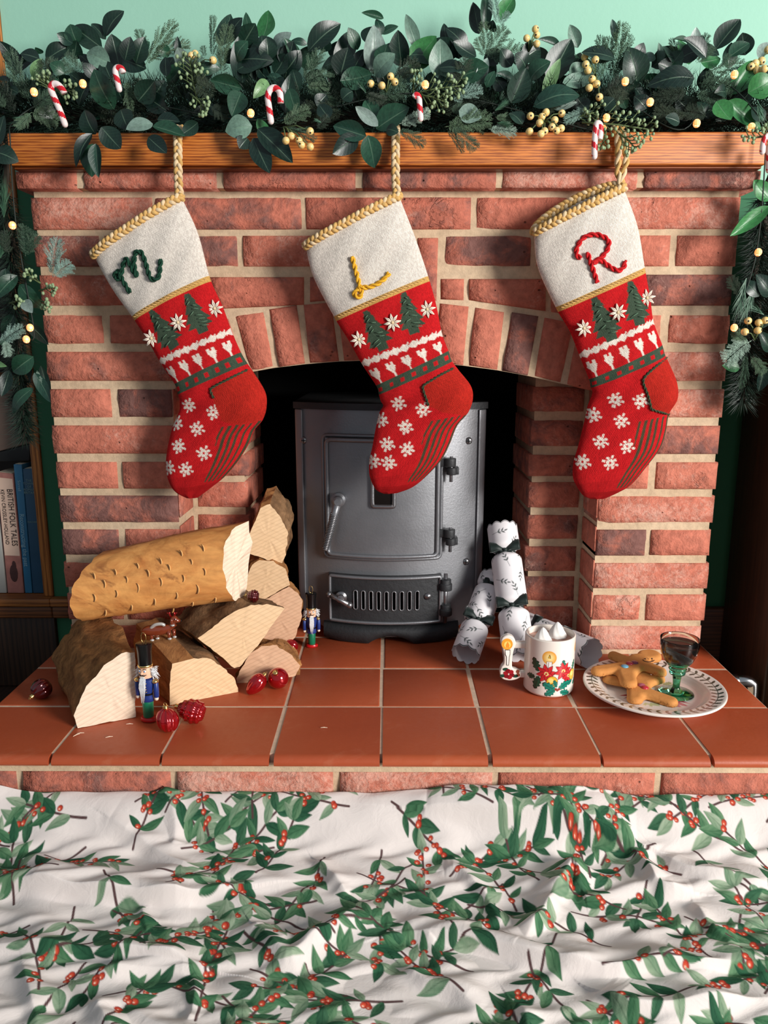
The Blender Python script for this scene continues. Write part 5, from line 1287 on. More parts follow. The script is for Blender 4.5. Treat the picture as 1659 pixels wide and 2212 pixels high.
# ---- Christmas crackers
VELVET = NT('dark_green_velvet').done(C(16, 34, 30), .55, None, Sheen_Weight=.4, Sheen_Roughness=.35)
CRK = vcol('printed_paper', .55)
INK, PAPW = Cn(28, 46, 44), Cn(238, 234, 236)
def cracker(p0, p1, label, seed, R=.0215, roll=0.0, bows=(.29, .71), sizes=(1.0, 1.0)):
    """p0: open scalloped end, p1: other end"""
    p0, p1 = Vector(p0), Vector(p1); M = frame_z(p1-p0); L = (p1-p0).length
    nA, nL = 150, 230; cvc = Canvas(0, 2*math.pi*R, 0, L, nA+1, nL+1, PAPW); rn = random.Random(seed)
    for k in range(34):
        x, y, a = rn.uniform(0, 2*math.pi*R), L*(k+.5)/34, rn.uniform(0, 6.28)
        x = (k*.618*2*math.pi*R) % (2*math.pi*R)
        dx, dy = math.cos(a), math.sin(a); st_ = [(x-dx*.012, y-dy*.012), (x, y), (x+dx*.012+dy*.002, y+dy*.012-dx*.002)]
        cvc.line(st_, .00035, INK)
        for q, sd in ((.0, 1), (.0, -1), (.55, 1), (.6, -1), (1, .2)):
            cvc.leaf(x+dx*.012*q, y+dy*.012*q, a+sd*.75, .0075, .0013, .1, INK, INK*1.6)
    prof = []
    b0, b1 = bows
    for j in range(nL+1):
        t = j/nL; r = R
        for b in (b0, b1): r -= R*.42*math.exp(-((t-b)/.030)**2)
        prof.append(r)
    vs = []; cols = []
    for j in range(nL+1):
        t = j/nL
        for k in range(nA):
            a = 2*math.pi*k/nA; sca = .0045*(abs(math.sin(a*5)))
            zz = t*L; e0 = max(0, 1-t/.06); e1 = max(0, 1-(1-t)/.06)
            zz += -sca*e0+sca*e1
            rr_ = prof[j]*(1+.03*math.sin(a*7)*math.exp(-((min(abs(t-b0), abs(t-b1)))/.04)**2))
            vs.append(p0+M @ Vector((rr_*math.cos(a+roll), rr_*math.sin(a+roll), zz)))
            c = cvc.a[j, k]
            d_end = min(t, 1-t)*L
            if .0006 < d_end < .0016: c = INK
            cols.append(c)
    fs = [(j*nA+k, j*nA+(k+1) % nA, (j+1)*nA+(k+1) % nA, (j+1)*nA+k) for j in range(nL) for k in range(nA)]
    # inner paper wall
    n0 = len(vs); nin = 14
    for j in range(nin):
        t = .24*j/(nin-1); jj = int(t*nL)
        for k in range(nA): v = vs[jj*nA+k]; ax = p0+M @ Vector((0, 0, t*L)); vs.append(ax+(v-ax)*.985 if j else v); cols.append(Cn(214, 206, 208))
    for j in range(nin-1):
        for k in range(nA): fs.append((n0+j*nA+k, n0+(j+1)*nA+k, n0+(j+1)*nA+(k+1) % nA, n0+j*nA+(k+1) % nA))
    lo = min(v.z for v in vs); root = empty('christmas_cracker', ((p0.x+p1.x)/2, (p0.y+p1.y)/2, lo), label, 'cracker', 'paper crackers beside the stove')
    obj('paper_tube', vs, fs, CRK, root, True, colors=np.array(cols, np.float32))
    if True:
        inner = MB(); 
        c_ = p0+M @ Vector((0, 0, .30*L)); inner.lathe([(.0, 0), (R*.55, .0005)], c_, 20, 0, M, False); inner.build('inner_disc', plain('inner_paper', C(206, 198, 200), .8), root)
    ax = (p1-p0).normalized(); tocam = (CAM-(p0+p1)/2); tocam = (tocam-ax*tocam.dot(ax)).normalized(); sd = ax.cross(tocam).normalized()
    if sd.x < 0: sd = -sd
    for b, bs in zip(bows, sizes):
        c = p0+ax*(b*L)+tocam*(R*.62); bow = empty('bow', c); bow.parent = root; bow.location = c-root.location
        mb = MB(); mb.tube([p0+ax*(b*L)+(M @ Vector((math.cos(a), math.sin(a), 0)))*(R*.62) for a in [2*math.pi*k/20 for k in range(20)]], .0022, 6, closed=True); mb.build('band', VELVET, bow, smooth=True)
        def ribbon(name, pts, w0, w1):
            P_ = [Vector(p) for p in catmull([tuple(p) for p in pts], 6)]; vs = []; fs = []
            for i, p in enumerate(P_):
                t = i/(len(P_)-1); w = w0*(1-t)+w1*t; vs += [p+ax*w, p-ax*w, p-ax*w-tocam*.0012, p+ax*w-tocam*.0012]
            for i in range(len(P_)-1):
                for q in range(4): fs.append((i*4+q, i*4+(q+1) % 4, (i+1)*4+(q+1) % 4, (i+1)*4+q))
            fs += [(0, 3, 2, 1), tuple((len(P_)-1)*4+q for q in range(4))]
            mb = MB(); mb.add(vs, fs); mb.build(name, VELVET, bow, smooth=True)
        dn = -1.0 if ax.z > 0 else 1.0
        for s in (-1, 1):
            e = ax*(.008 if ax.z > 0 else -.008)*bs; s = s*bs
            ribbon('loop', [c, c+sd*(s*.012)+tocam*.006+e*.6, c+sd*(s*.026)+tocam*.004+e*.9], .003, .0105)
            ribbon('loop', [c+sd*(s*.026)+tocam*.004+e*.9, c+sd*(s*.027)+tocam*.0+e*.8, c+sd*(s*.010)-tocam*.001+e*.3, c], .0105, .003)
            ribbon('tail', [c+tocam*.001, c+sd*(s*.009)+tocam*.003-e*1.0, c+sd*(s*.017)+tocam*.001-e*2.4], .003, .0085)
        mb = MB(); mb.sphere(c+tocam*.002, .0048, 10, 7, 0, (1, 1, .8)); mb.build('knot', VELVET, bow, smooth=True)
    return root
def q8(x, y): return (940+x/4.1475, 1100+y/4.1475)
a = G(*q8(275, 1290), .0240); cracker(a, W(*q8(512, 625), .0880), 'white paper cracker leaning with its scalloped open end forward', 5, R=.0250, bows=(.37, .86), sizes=(1.0, .5))
a = G(*q8(752, 1315), .0190); b = W(*q8(600, 170), .097); cracker(a, b, 'white paper cracker propped upright with two dark velvet bows', 6, R=.0280, bows=(.36, .79))
a, b = G(*q8(1390, 1290), .0280), G(*q8(770, 1030), .0280); b = a+(b-a).normalized()*.160
cracker(a, b, 'white paper cracker lying on the tiles behind the mug', 8, R=.0270, bows=(.36, .8))

# ---- mug of cocoa
CER = NT('glazed_ceramic'); aC = CER.n('ShaderNodeAttribute', attribute_name='Col'); CER = CER.done(aC.outputs['Color'], .18, None, Coat_Weight=.5, Coat_Roughness=.08)
CERW = NT('white_glaze').done(C(240, 230, 218), .2, None, Coat_Weight=.5, Coat_Roughness=.08)
mc = G(1183.5, 1486, 0); mc.z = 0.0004; MR, MH = .0400, .0935
mug = empty('mug', mc, 'white mug with candle and poinsettia print full of cocoa', 'mug')
nA, nH = 420, 190; cm = Canvas(-math.pi*MR, math.pi*MR, 0, MH, nA+1, nH+1, Cn(242, 233, 222))
def mp(x, y): return (MR*math.asin(max(-1, min(1, (x-1015)/222.0))), MH*(1-(y-1183)/(1655-1183.0)))
RD, RDD, GL, GLD, YE, OR_, BL = Cn(204, 34, 44), Cn(130, 14, 26), Cn(24, 130, 110), Cn(26, 84, 62), Cn(240, 184, 60), Cn(236, 160, 50), Cn(26, 20, 20)
def holly(x, y, ang, L, c):
    cx, cy = mp(x, y); P = []
    for s in (1, -1):
        for k in range(9):
            t = k/8 if s > 0 else 1-k/8; w = (.34 if k % 2 else .20)*math.sin(math.pi*min(max(t, .02), .98))**.6
            P.append((t, s*w))
    P = [(cx+L*(t*math.cos(ang)-w*math.sin(ang)), cy+L*(t*math.sin(ang)+w*math.cos(ang))) for t, w in P]
    cm.poly([((px-cx)*1.08+cx, (py-cy)*1.08+cy) for px, py in P], BL); cm.poly(P, c); cm.line([(cx, cy), (cx+L*.9*math.cos(ang), cy+L*.9*math.sin(ang))], .0003, BL)
def poinsettia(x, y, r):
    cx, cy = mp(x, y)
    for k in range(8):
        a = 2*math.pi*k/8+.2; cm.leaf(cx, cy, a, r*1.06, r*.30, .0, BL, BL)
        cm.leaf(cx, cy, a, r, r*.26, .0, RD, Cn(226, 60, 64), RDD)
    for k in range(7): a = k*2.4; cm.disc(cx+r*.16*math.cos(a), cy+r*.16*math.sin(a), r*.065, Cn(250, 232, 150))
def candle(x, y, s):
    cx, cy = mp(x, y)
    for k in range(8): t = k/8; cm.disc(cx, cy, .0112*s*(1-t*.75), OR_*(1-t)+Cn(255, 236, 160)*t)
    cm.poly([(cx-.0022*s, cy-.001*s), (cx-.0012*s, cy+.003*s), (cx+.0004*s, cy+.006*s), (cx+.0019*s, cy+.002*s), (cx+.002*s, cy-.001*s)], BL); cm.poly([(cx-.0015*s, cy-.0005*s), (cx, cy+.0045*s), (cx+.0013*s, cy-.0005*s)], YE)
    cm.poly([(cx-.0046*s, cy-.006*s), (cx+.0046*s, cy-.006*s), (cx+.0042*s, cy-.021*s), (cx-.0042*s, cy-.021*s)], BL); cm.poly([(cx-.004*s, cy-.0066*s), (cx+.004*s, cy-.0066*s), (cx+.0036*s, cy-.021*s), (cx-.0036*s, cy-.021*s)], Cn(248, 242, 236)); cm.line([(cx-.001*s, cy-.008*s), (cx-.0012*s, cy-.016*s)], .0004, BL)
candle(968, 1312, 1.0); candle(1229, 1262, .9)
for x, y, a, L, c in ((885,1440,2.0,.022,GLD),(860,1490,3.3,.016,GLD),(890,1480,4.4,.022,GLD),(1090,1420,1.5,.016,GL),(1190,1440,1.2,.016,GL),(1200,1560,.2,.018,GL)): holly(x, y, a, L, c)
poinsettia(948, 1450, .0165); poinsettia(1098, 1428, .0155); poinsettia(1150, 1475, .013)
for x, y in ((1000, 1512), (1192, 1478)): cx, cy = mp(x, y); cm.disc(cx, cy, .0092, BL); cm.disc(cx, cy, .0085, YE); cm.disc(cx-.002, cy+.002, .004, Cn(252, 224, 130))
for x, y, a, L, c in ((1030,1580,2.7,.021,GL),(1030,1580,3.7,.018,GL),(1060,1575,.5,.021,GL),(1075,1600,-.3,.018,GL),(1040,1560,1.9,.012,GL),(1130,1545,.2,.014,GL)): holly(x, y, a, L, c)
for dx in (-1, 1, 0): cx, cy = mp(1050+dx*14, 1585-abs(dx)*8); cm.disc(cx, cy, .0022, Cn(150, 60, 50))
vs = []; cols = []
outer = [(MH*t) for t in np.linspace(0, 1, nH+1)]
for j, z in enumerate(outer):
    r = MR-(.004*max(0, 1-z/.005)**2)
    for k in range(nA): a = -math.pi/2+(k-nA/2)/nA*2*math.pi; vs.append(mc+Vector((r*math.cos(a), r*math.sin(a), z))); cols.append(cm.a[j, k])
fs = [(j*nA+k, j*nA+(k+1) % nA, (j+1)*nA+(k+1) % nA, (j+1)*nA+k) for j in range(nH) for k in range(nA)]
obj('body', vs, fs, CER, mug, True, colors=np.array(cols, np.float32))
m = MB(); m.lathe([(MR, MH), (MR-.0006, MH+.0014), (MR-.002, MH+.0018), (MR-.0034, MH+.001), (MR-.0036, MH-.004), (MR-.0036, .006), (.0, .0055)], mc, 64, 0, 'Z', False); m.lathe([(.0, .0002), (MR-.004, .0)], mc, 48, 0, 'Z', False); m.build('inside', CERW, mug, smooth=True)
COCOA = NT('cocoa'); nv_ = COCOA.noise(COCOA.coord(), 160, 3); COCOA = COCOA.done(COCOA.mix(nv_, C(176, 122, 104), C(206, 160, 144)), .3)
m = MB(); m.lathe([(MR-.0037, MH-.0085), (.0, MH-.0082)], mc, 48, 0, 'Z', False); m.build('cocoa', COCOA, mug, smooth=True)
# candle-shaped handle: a flat cast outline with a finger hole
yh = mc.y
def hp(x, y): p = W(*q8(x, y), yh); return (p.x, p.z)
def smooth_outline(pts, n=6): return [tuple(p) for p in catmull(pts, n, True)]
hw_ = .0062
outl = smooth_outline([hp(*p) for p in [(650,1118),(700,1140),(718,1190),(705,1235),(692,1290),(685,1360),(690,1410),(730,1425),(765,1450),(760,1490),(715,1515),(650,1522),(595,1505),(575,1455),(588,1405),(610,1370),(612,1300),(600,1240),(584,1190),(600,1140)]])
m = MB(); m.prism(outl, yh-hw_, yh+hw_); hb = m.build('handle', CERW, mug, bevel=.0022, seg=2)
for (za, zb, xa) in ((1182, 1238, 690), (1445, 1500, 740)):
    m = MB(); pa, pb = hp(xa, za), hp(812, zb); m.box(pa[0], mc.x-math.sqrt(MR**2-hw_**2)+.001, yh-hw_*.8, yh+hw_*.8, pb[1], pa[1]); m.build('handle_bar', CERW, hb, bevel=.002)
def decal(name, pts, col, parent, off=.0004):
    mm = MB(); mm.prism(pts, yh-hw_-off, yh-hw_+.0003); return mm.build(name, NT(name).done(tuple(col)+(1,), .3), parent)
def circ(cx, cy, r, n=20, ry=None): return [hp(cx+r*math.cos(2*math.pi*k/n), cy+(ry or r)*math.sin(2*math.pi*k/n)) for k in range(n)]
decal('glow_disc', circ(640, 1195, 50), OR_, hb); decal('glow_centre', circ(642, 1200, 30), Cn(252, 214, 110), hb, .0006); decal('flame', [hp(*p) for p in [(630,1225),(628,1205),(645,1172),(660,1205),(655,1228)]], Cn(240, 150, 50), hb, .0008)
decal('candle', [hp(*p) for p in [(620,1245),(668,1245),(668,1285),(660,1310),(655,1385),(632,1385),(632,1310),(622,1290)]], BL, hb); decal('candle_wax', [hp(*p) for p in [(624,1250),(663,1250),(663,1283),(655,1308),(650,1380),(637,1380),(637,1308),(627,1288)]], Cn(246, 240, 232), hb, .0006)
for k in range(6):
    a = 2*math.pi*k/6+.3; x, y = 655+28*math.cos(a), 1462+28*math.sin(a); decal('petal', circ(x, y, 22, 14, 18), Cn(158, 24, 34) if k % 2 else Cn(124, 16, 26), hb, .0005+.0001*k)
for x, y in ((600, 1478), (712, 1480), (625, 1420)): decal('holly_leaf', circ(x, y, 26, 12, 14), Cn(30, 70, 54), hb, .0004)
for x, y in ((735, 1440), (738, 1470)): decal('berry_print', circ(x, y, 16), Cn(140, 70, 50), hb, .0004)
MER = plain('meringue', C(244, 240, 234), .7, .04, 200, .3)
for (x, y, r, lb) in ((962, 1168, .0150, 'white meringue kiss floating nearer the rim of the mug'), (1092, 1126, .0160, 'white meringue kiss floating at the back of the mug')):
    c = G(*q8(x, y), MH-.006); c.z = mc.z+MH-.0093
    vs = []; fs = []; n, m_ = 40, 18
    for i in range(m_+1):
        t = i/m_; rr_ = r*(math.cos(t*math.pi/2)**.62)*(1-.25*t) if t < .999 else .0; z = .0012+.0235*t**1.25*(r/.0155)
        for k in range(n): a = 2*math.pi*k/n; q = rr_*(1+.045*math.cos(7*a+t*7)); vs.append(c+Vector((q*math.cos(a), q*math.sin(a), z)))
    for i in range(m_):
        for k in range(n): fs.append((i*n+k, i*n+(k+1) % n, (i+1)*n+(k+1) % n, (i+1)*n+k))
    fs.append(tuple(range(n))[::-1])
    tag(obj('meringue', vs, fs, MER), lb, 'meringue', 'meringues in the mug')

# ---- plate with a laurel rim
pc = G(1411, 1484, .016); pc.z = .0004; PR = .1085
plate = empty('plate', pc, 'white plate with a green laurel border holding gingerbread men', 'plate')
prof = [(.0, .0052), (.030, .0052), (.064, .0054), (.073, .0072), (.080, .0132), (.0835, .0162), (.090, .0180), (.100, .0198), (.1055, .0208), (.1080, .0205), (PR, .0190), (.1075, .0170), (.098, .0140), (.084, .0090), (.0765, .0030), (.073, .0), (.063, .0), (.061, .0020), (.0, .0020)]
pd = np.array([tuple(p) for p in catmull(prof, 8)]); nA = 540
vs = []; cols = []; WH, LG = Cn(240, 232, 222), Cn(44, 62, 52)
A_ = np.arange(nA)/nA*2*math.pi
top_end = int(np.argmax(pd[:, 0]))
for j, (r, z) in enumerate(pd):
    c = np.empty((nA, 3), np.float32); c[:] = WH
    if j < top_end and r > .082:
        s = r-.0945; q = (A_*46/(2*math.pi)) % 1-.5; arc = q*2*math.pi*.0945/46
        slant = arc-np.abs(s)*.55; lf = (np.abs(slant) < .0026*np.sqrt(np.clip(1-((abs(s)-.0048)/.0048)**2, 0, 1))) & (abs(s) < .0092); c[lf | (abs(s) < .0006)] = LG
    if j < top_end and r < .062:
        x, y = r*np.cos(A_), r*np.sin(A_)
        for (cx, cy, rx, ry, cc) in ((.022, -.038, .020, .010, Cn(206, 120, 130)), (-.030, -.012, .022, .010, Cn(178, 70, 80)), (.03, -.030, .010, .005, Cn(188, 70, 84)), (-.012, -.040, .016, .006, Cn(190, 200, 150)), (.035, .035, .014, .007, Cn(150, 170, 120)), (-.02, .036, .012, .008, Cn(210, 140, 150))):
            e = ((x-cx)/rx)**2+((y-cy)/ry)**2; c[e+.5*np.sin(A_*30) < .8] = cc
    for k in range(nA): vs.append((pc.x+r*math.cos(A_[k]), pc.y+r*math.sin(A_[k]), pc.z+z)); cols.append(c[k])
fs = [(j*nA+k, j*nA+(k+1) % nA, (j+1)*nA+(k+1) % nA, (j+1)*nA+k) for j in range(len(pd)-1) for k in range(nA)]
obj('dish', vs, fs, CER, plate, True, colors=np.array(cols, np.float32))
# ---- gingerbread men
t = NT('gingerbread'); nz = t.noise(t.coord(), 120, 5, .7); n2 = t.noise(t.coord(), 30, 3)
gb = t.mix(n2, C(190, 116, 50), C(222, 158, 88)); pts_ = t.ramp(t.voro(t.coord(), 210), [(.04, 1.0), (.10, 0.0)]); pts_ = t.math('MULTIPLY', pts_, t.ramp(t.noise(t.coord(), 60, 2), [(.55, 0.0), (.62, 1.0)]))
GB = t.done(t.mix(t.math('MULTIPLY', pts_, .75), gb, C(104, 54, 20)), .8, t.bump(nz, .5, .0015))
def q9(x, y): return (1060+x/3.072, 1320+y/3.072)
def plate_z(r): return pc.z+np.interp(r, pd[:top_end, 0], pd[:top_end, 1])
def gingerbread(segs, z0, T, label, under=()):
    """segs: capsules in the horizontal plane (ax,ay,bx,by,ra,rb)"""
    P = np.array(segs); x0, x1 = P[:, [0, 2]].min()-.016, P[:, [0, 2]].max()+.016; y0, y1 = P[:, [1, 3]].min()-.016, P[:, [1, 3]].max()+.016
    h = .0012; xs = np.arange(x0, x1, h); ys = np.arange(y0, y1, h)
    def sdf(X, Y):
        acc = 0
        for ax, ay, bx, by, ra, rb in segs:
            dx, dy = bx-ax, by-ay; tt = np.clip(((X-ax)*dx+(Y-ay)*dy)/(dx*dx+dy*dy), 0, 1); d = np.hypot(X-ax-tt*dx, Y-ay-tt*dy)-(ra+(rb-ra)*tt); acc = acc+np.exp(-d/.0022)
        return -.0022*np.log(acc+1e-30)
    X, Y = np.meshgrid(xs, ys); S = sdf(X, Y)
    for _ in range(3):      # pull the outer vertices onto the outline
        e = 1e-4; gx = (sdf(X+e, Y)-sdf(X-e, Y))/(2*e); gy = (sdf(X, Y+e)-sdf(X, Y-e))/(2*e); near = (S > 0) & (S < h*1.6)
        X = np.where(near, X-gx*S, X); Y = np.where(near, Y-gy*S, Y); S = np.where(near, 0, S)
    keep = S <= 1e-6; ids = -np.ones(S.shape, int); ids[keep] = np.arange(keep.sum())
    D_ = np.clip(-S[keep]/.0075, 0, 1); top = T*(.35+.65*np.sqrt(1-(1-D_)**2)); xx, yy = X[keep], Y[keep]
    # lie the stiff biscuit on what is under it: the lowest plane that clears the dish and the other biscuit
    sup = plate_z(np.hypot(xx-pc.x, yy-pc.y))
    for q in under: sup = np.maximum(sup, q(xx, yy))
    cx, cy = xx.mean(), yy.mean(); best = None
    for bx in np.linspace(-.18, .18, 37):
        for by in np.linspace(-.18, .18, 37):
            a0 = (sup-bx*(xx-cx)-by*(yy-cy)).max()
            if best is None or a0 < best[0]: best = (a0, bx, by)
    z0 = best[0]-.0001; tf = best[1]*(xx-cx)+best[2]*(yy-cy)
    def top_at(px, py):
        D1 = np.clip(-sdf(px, py)/.0075, 0, 1); return np.where(sdf(px, py) < 0, z0+best[1]*(px-cx)+best[2]*(py-cy)+T*(.35+.65*np.sqrt(1-(1-D1)**2)), -1.0)
    n = len(xx); vs = np.concatenate([np.stack([xx, yy, z0+tf+top], 1), np.stack([xx, yy, z0+tf+np.where(D_ < .05, T*.15, 0)*np.ones(n)], 1)])
    fs = []
    J, I = S.shape
    for j in range(J-1):
        for i in range(I-1):
            q = [ids[j, i], ids[j, i+1], ids[j+1, i+1], ids[j+1, i]]
            q2 = [a for a in q if a >= 0]
            if len(q2) >= 3: fs.append(tuple(q2)); fs.append(tuple(n+a for a in q2[::-1]))
    # side wall
    from collections import defaultdict
    ec = defaultdict(int)
    for f in fs[::2]:
        for a, b in zip(f, f[1:]+f[:1]): ec[(a, b)] += 1
    for (a, b) in list(ec):
        if (b, a) not in ec: fs.append((b, a, n+a, n+b))
    root = empty('gingerbread_man', (xx.mean(), yy.mean(), z0), label, 'biscuit', 'gingerbread men on the plate')
    obj('biscuit', vs, fs, GB, root); return root, top_at
def gp(x, y, z): p = G(*q9(x, y), z); return p.x, p.y
def seg(a, b, z, ra, rb): return gp(*a, z)+gp(*b, z)+(ra*1.16, rb*1.16)
z1 = .0062
g2, top2 = gingerbread([seg((985,470),(985,560),z1,.015,.015), seg((950,520),(780,490),z1,.0095,.0085), seg((1030,510),(1110,490),z1,.0095,.009), seg((965,560),(955,600),z1,.0115,.0105), seg((1030,570),(1190,618),z1,.0105,.010), seg((960,420),(970,470),z1,.014,.014)], z1, .0098, 'gingerbread man lying flat beneath the other biscuit', )
z2 = .0215
g1, top1 = gingerbread([seg((980,362),(900,420),z2,.015,.015), seg((1040,340),(1060,338),z2,.0150,.0150), seg((930,375),(815,335),z2,.0095,.0085), seg((1000,385),(1120,425),z2,.0105,.0095), seg((880,400),(712,418),z2,.0110,.0100), seg((900,440),(915,482),z2,.0125,.0115)], z2, .0105, 'gingerbread man with a smiling face resting on top', (top2,))
def on_biscuit(x, y, top, zg, lift=0.0):
    p = G(*q9(x, y), zg)
    for _ in range(6):
        h = float(top(np.array([p.x]), np.array([p.y]))[0])
        if h < 0: break
        p = G(*q9(x, y), h+lift)
    return p
def candy(par, top, x, y, zg, col):
    p = on_biscuit(x, y, top, zg); mb = MB(); mb.sphere(p, .0062, 14, 8, 0, (1, 1, .48)); mb.build('candy_button', NT('candy').done(col, .3, None, Coat_Weight=.4), par, smooth=True)
for x, y, c in ((890, 367, C(112, 176, 206)), (922, 348, C(176, 44, 62)), (955, 342, C(120, 46, 78))): candy(g1, top1, x, y, z2+.0106, c)
for x, y, c in ((1000, 492, C(170, 90, 110)), (1022, 508, C(190, 48, 60))): candy(g2, top2, x, y, z1+.0099, c)
ICE = plain('dark_icing', C(74, 40, 20), .6)
m = MB(); m.tube([on_biscuit(*p, top1, z2+.0106, .0003) for p in [(1010,322),(1018,332),(1045,338),(1075,334),(1085,326)]], .0008, 5); m.sphere(on_biscuit(1025, 318, top1, z2+.0106), .0015, 8, 5); m.sphere(on_biscuit(1070, 316, top1, z2+.0106), .0015, 8, 5); m.build('icing_face', ICE, g1, smooth=True)
# ---- goblet of dark wine
gc = G(1468, 1498, .006); dv = Vector((gc.x-pc.x, gc.y-pc.y)); lim = .0635-.0278
if dv.length > lim: gc.x, gc.y = pc.x+dv.x*lim/dv.length, pc.y+dv.y*lim/dv.length
gc.z = pc.z+.0053
gob = empty('goblet', gc, 'small green-stemmed goblet filled with dark wine on the plate', 'glass')
GGREEN = mat_glass('green_glass', (.10, .52, .30, 1)); GCLEAR = mat_glass('clear_glass', (.93, .95, .93, 1)); WINE = NT('dark_wine').done(C(6, 4, 5), .1, None, Specular_IOR_Level=.2)
fr = .0278
m = MB(); m.lathe([(.0, .0), (fr*.98, .0), (fr, .001), (fr*.98, .0022), (.016, .0042), (.009, .0065), (.0065, .0095), (.0052, .013), (.0060, .024), (.0072, .031), (.0085, .0325), (.0118, .034), (.0125, .0362), (.0118, .0384), (.0095, .0395), (.0130, .0412), (.0140, .0434), (.0125, .0455), (.0, .0470)], gc, 40, 0, 'Z', False); m.build('stem_and_foot', GGREEN, gob, smooth=True)
bowl = [(.0125, .0456), (.0165, .050), (.0225, .058), (.0270, .069), (.0292, .081), (.0298, .0925), (.0296, .0935), (.0290, .0925), (.0283, .081), (.0262, .0695), (.0217, .0588), (.0155, .0512), (.0, .0490)]
m = MB(); m.lathe(bowl, gc, 48, 0, 'Z', False); m.build('bowl', GCLEAR, gob, smooth=True)
m = MB(); m.lathe([(.0, .0495), (.0152, .0516), (.0213, .0592), (.0258, .0698), (.0279, .081), (.0281, .0850), (.0, .0850)], gc, 40, 0, 'Z', False); m.build('wine', WINE, gob, autosmooth=40)
# =================================================================== GARLANDS
def mat_leaf():
    t = NT('laurel_leaf'); oi = t.n('ShaderNodeObjectInfo'); ge = t.n('ShaderNodeNewGeometry'); at = t.n('ShaderNodeAttribute', attribute_name='st')
    sp = t.n('ShaderNodeSeparateXYZ'); t.l(at.outputs['Vector'], sp.inputs[0])
    n = t.noise(t.coord(), 9, 4, .6); base = t.mix(1.0, oi.outputs['Color'], t.ramp(n, [(.3, .72), (.7, 1.25)]), 'MULTIPLY')
    vein = t.ramp(t.math('ABSOLUTE', sp.outputs[1]), [(.0, 1.0), (.07, 0.0)])
    sv = t.math('FRACT', t.math('SUBTRACT', t.math('MULTIPLY', sp.outputs[0], 8.0), t.math('MULTIPLY', t.math('ABSOLUTE', sp.outputs[1]), 2.2)))
    sv = t.ramp(sv, [(.0, .14), (.10, 0.0), (.92, 0.0), (1.0, .14)])
    vn = t.math('MAXIMUM', vein, sv)
    base = t.mix(t.math('MULTIPLY', vn, .38), base, C(128, 160, 132))
    base = t.mix(t.math('MULTIPLY', ge.outputs['Backfacing'], .42), base, C(126, 150, 132))
    return t.done(base, .36, t.bump(t.math('SUBTRACT', t.math('MULTIPLY', n, .4), vn), .3, .001), Specular_IOR_Level=.5)
LEAFM = mat_leaf()
def leaf_mesh(arch, cup, twist, name='leaf'):
    nx, ny = 12, 6; vs = []; st = []; fs = []
    for i in range(nx+1):
        t = i/nx; w = .5*max(0, math.sin(math.pi*t**.88))**.72*(1-.12*t)
        if i in (0, nx): w = .012
        for j in range(ny+1):
            s = (j/ny-.5)*2; y = s*w; z = arch*math.sin(math.pi*t)*.5-cup*(abs(s)**1.4)*w*-1+twist*(t-.5)*s*w
            vs.append((t, y, z)); st.append((t, s, 0))
    for i in range(nx):
        for j in range(ny): a = i*(ny+1)+j; fs.append((a, a+ny+1, a+ny+2, a+1))
    me = mesh_from(name, vs, fs, LEAFM); a = me.attributes.new('st', 'FLOAT_VECTOR', 'POINT'); a.data.foreach_set('vector', np.array(st, np.float32).ravel())
    return me
LEAVES = [leaf_mesh(a, c, tw) for a, c, tw in ((.12, .10, .0), (.22, .22, .25), (-.10, .16, -.3), (.30, .05, .15), (.05, .30, .1), (-.22, .12, .3))]
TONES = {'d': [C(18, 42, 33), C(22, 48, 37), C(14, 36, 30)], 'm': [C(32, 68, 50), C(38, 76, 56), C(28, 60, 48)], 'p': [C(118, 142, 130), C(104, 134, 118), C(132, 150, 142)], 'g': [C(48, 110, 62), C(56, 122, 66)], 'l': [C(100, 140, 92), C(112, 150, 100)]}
grn = random.Random(99)
def orient(o, b, t, nrm, w):
    x = t-b; L = x.length; x.normalize(); z = (nrm-x*nrm.dot(x)).normalized(); y = z.cross(x)
    o.rotation_mode = 'QUATERNION'; o.rotation_quaternion = Matrix(((x.x, y.x, z.x), (x.y, y.y, z.y), (x.z, y.z, z.z))).to_quaternion(); o.scale = (L, w, L)
def gy(py):     # how far forward a sprig stands, from the wall side (high) to the front edge (low)
    return float(np.interp(py, [0, 120, 230, 285, 340], [.045, .020, -.035, -.066, -.076]))
def put_leaf(parent, bx, by, tx, ty, wpx, tone, ybase=None, dy=None):
    yb = (gy((by+ty)/2) if ybase is None else ybase)+grn.uniform(-.012, .010); d = grn.uniform(-.016, .012) if dy is None else dy
    if ybase is None and max(by, ty) > 280: yb = min(yb, -.066); d = min(d, 0.0)
    b, t = W(bx, by, yb), W(tx, ty, yb+d)
    if ybase is None:
        for q in (b, t): q.y = min(q.y, WALL_Y-.012)
    t = b+(t-b)*1.12; dep = (b-CAM).dot(_fw); w = 1.15*wpx*dep/F_PX
    nrm = Vector((grn.uniform(-.45, .45), -1, grn.uniform(-.25, .6)))
    o = bpy.data.objects.new('leaf', grn.choice(LEAVES)); COL.objects.link(o); o.parent = parent; o.location = b-wloc(parent)
    orient(o, b, t, nrm, w*1.08); c = grn.choice(TONES[tone]); o.color = c
    return o
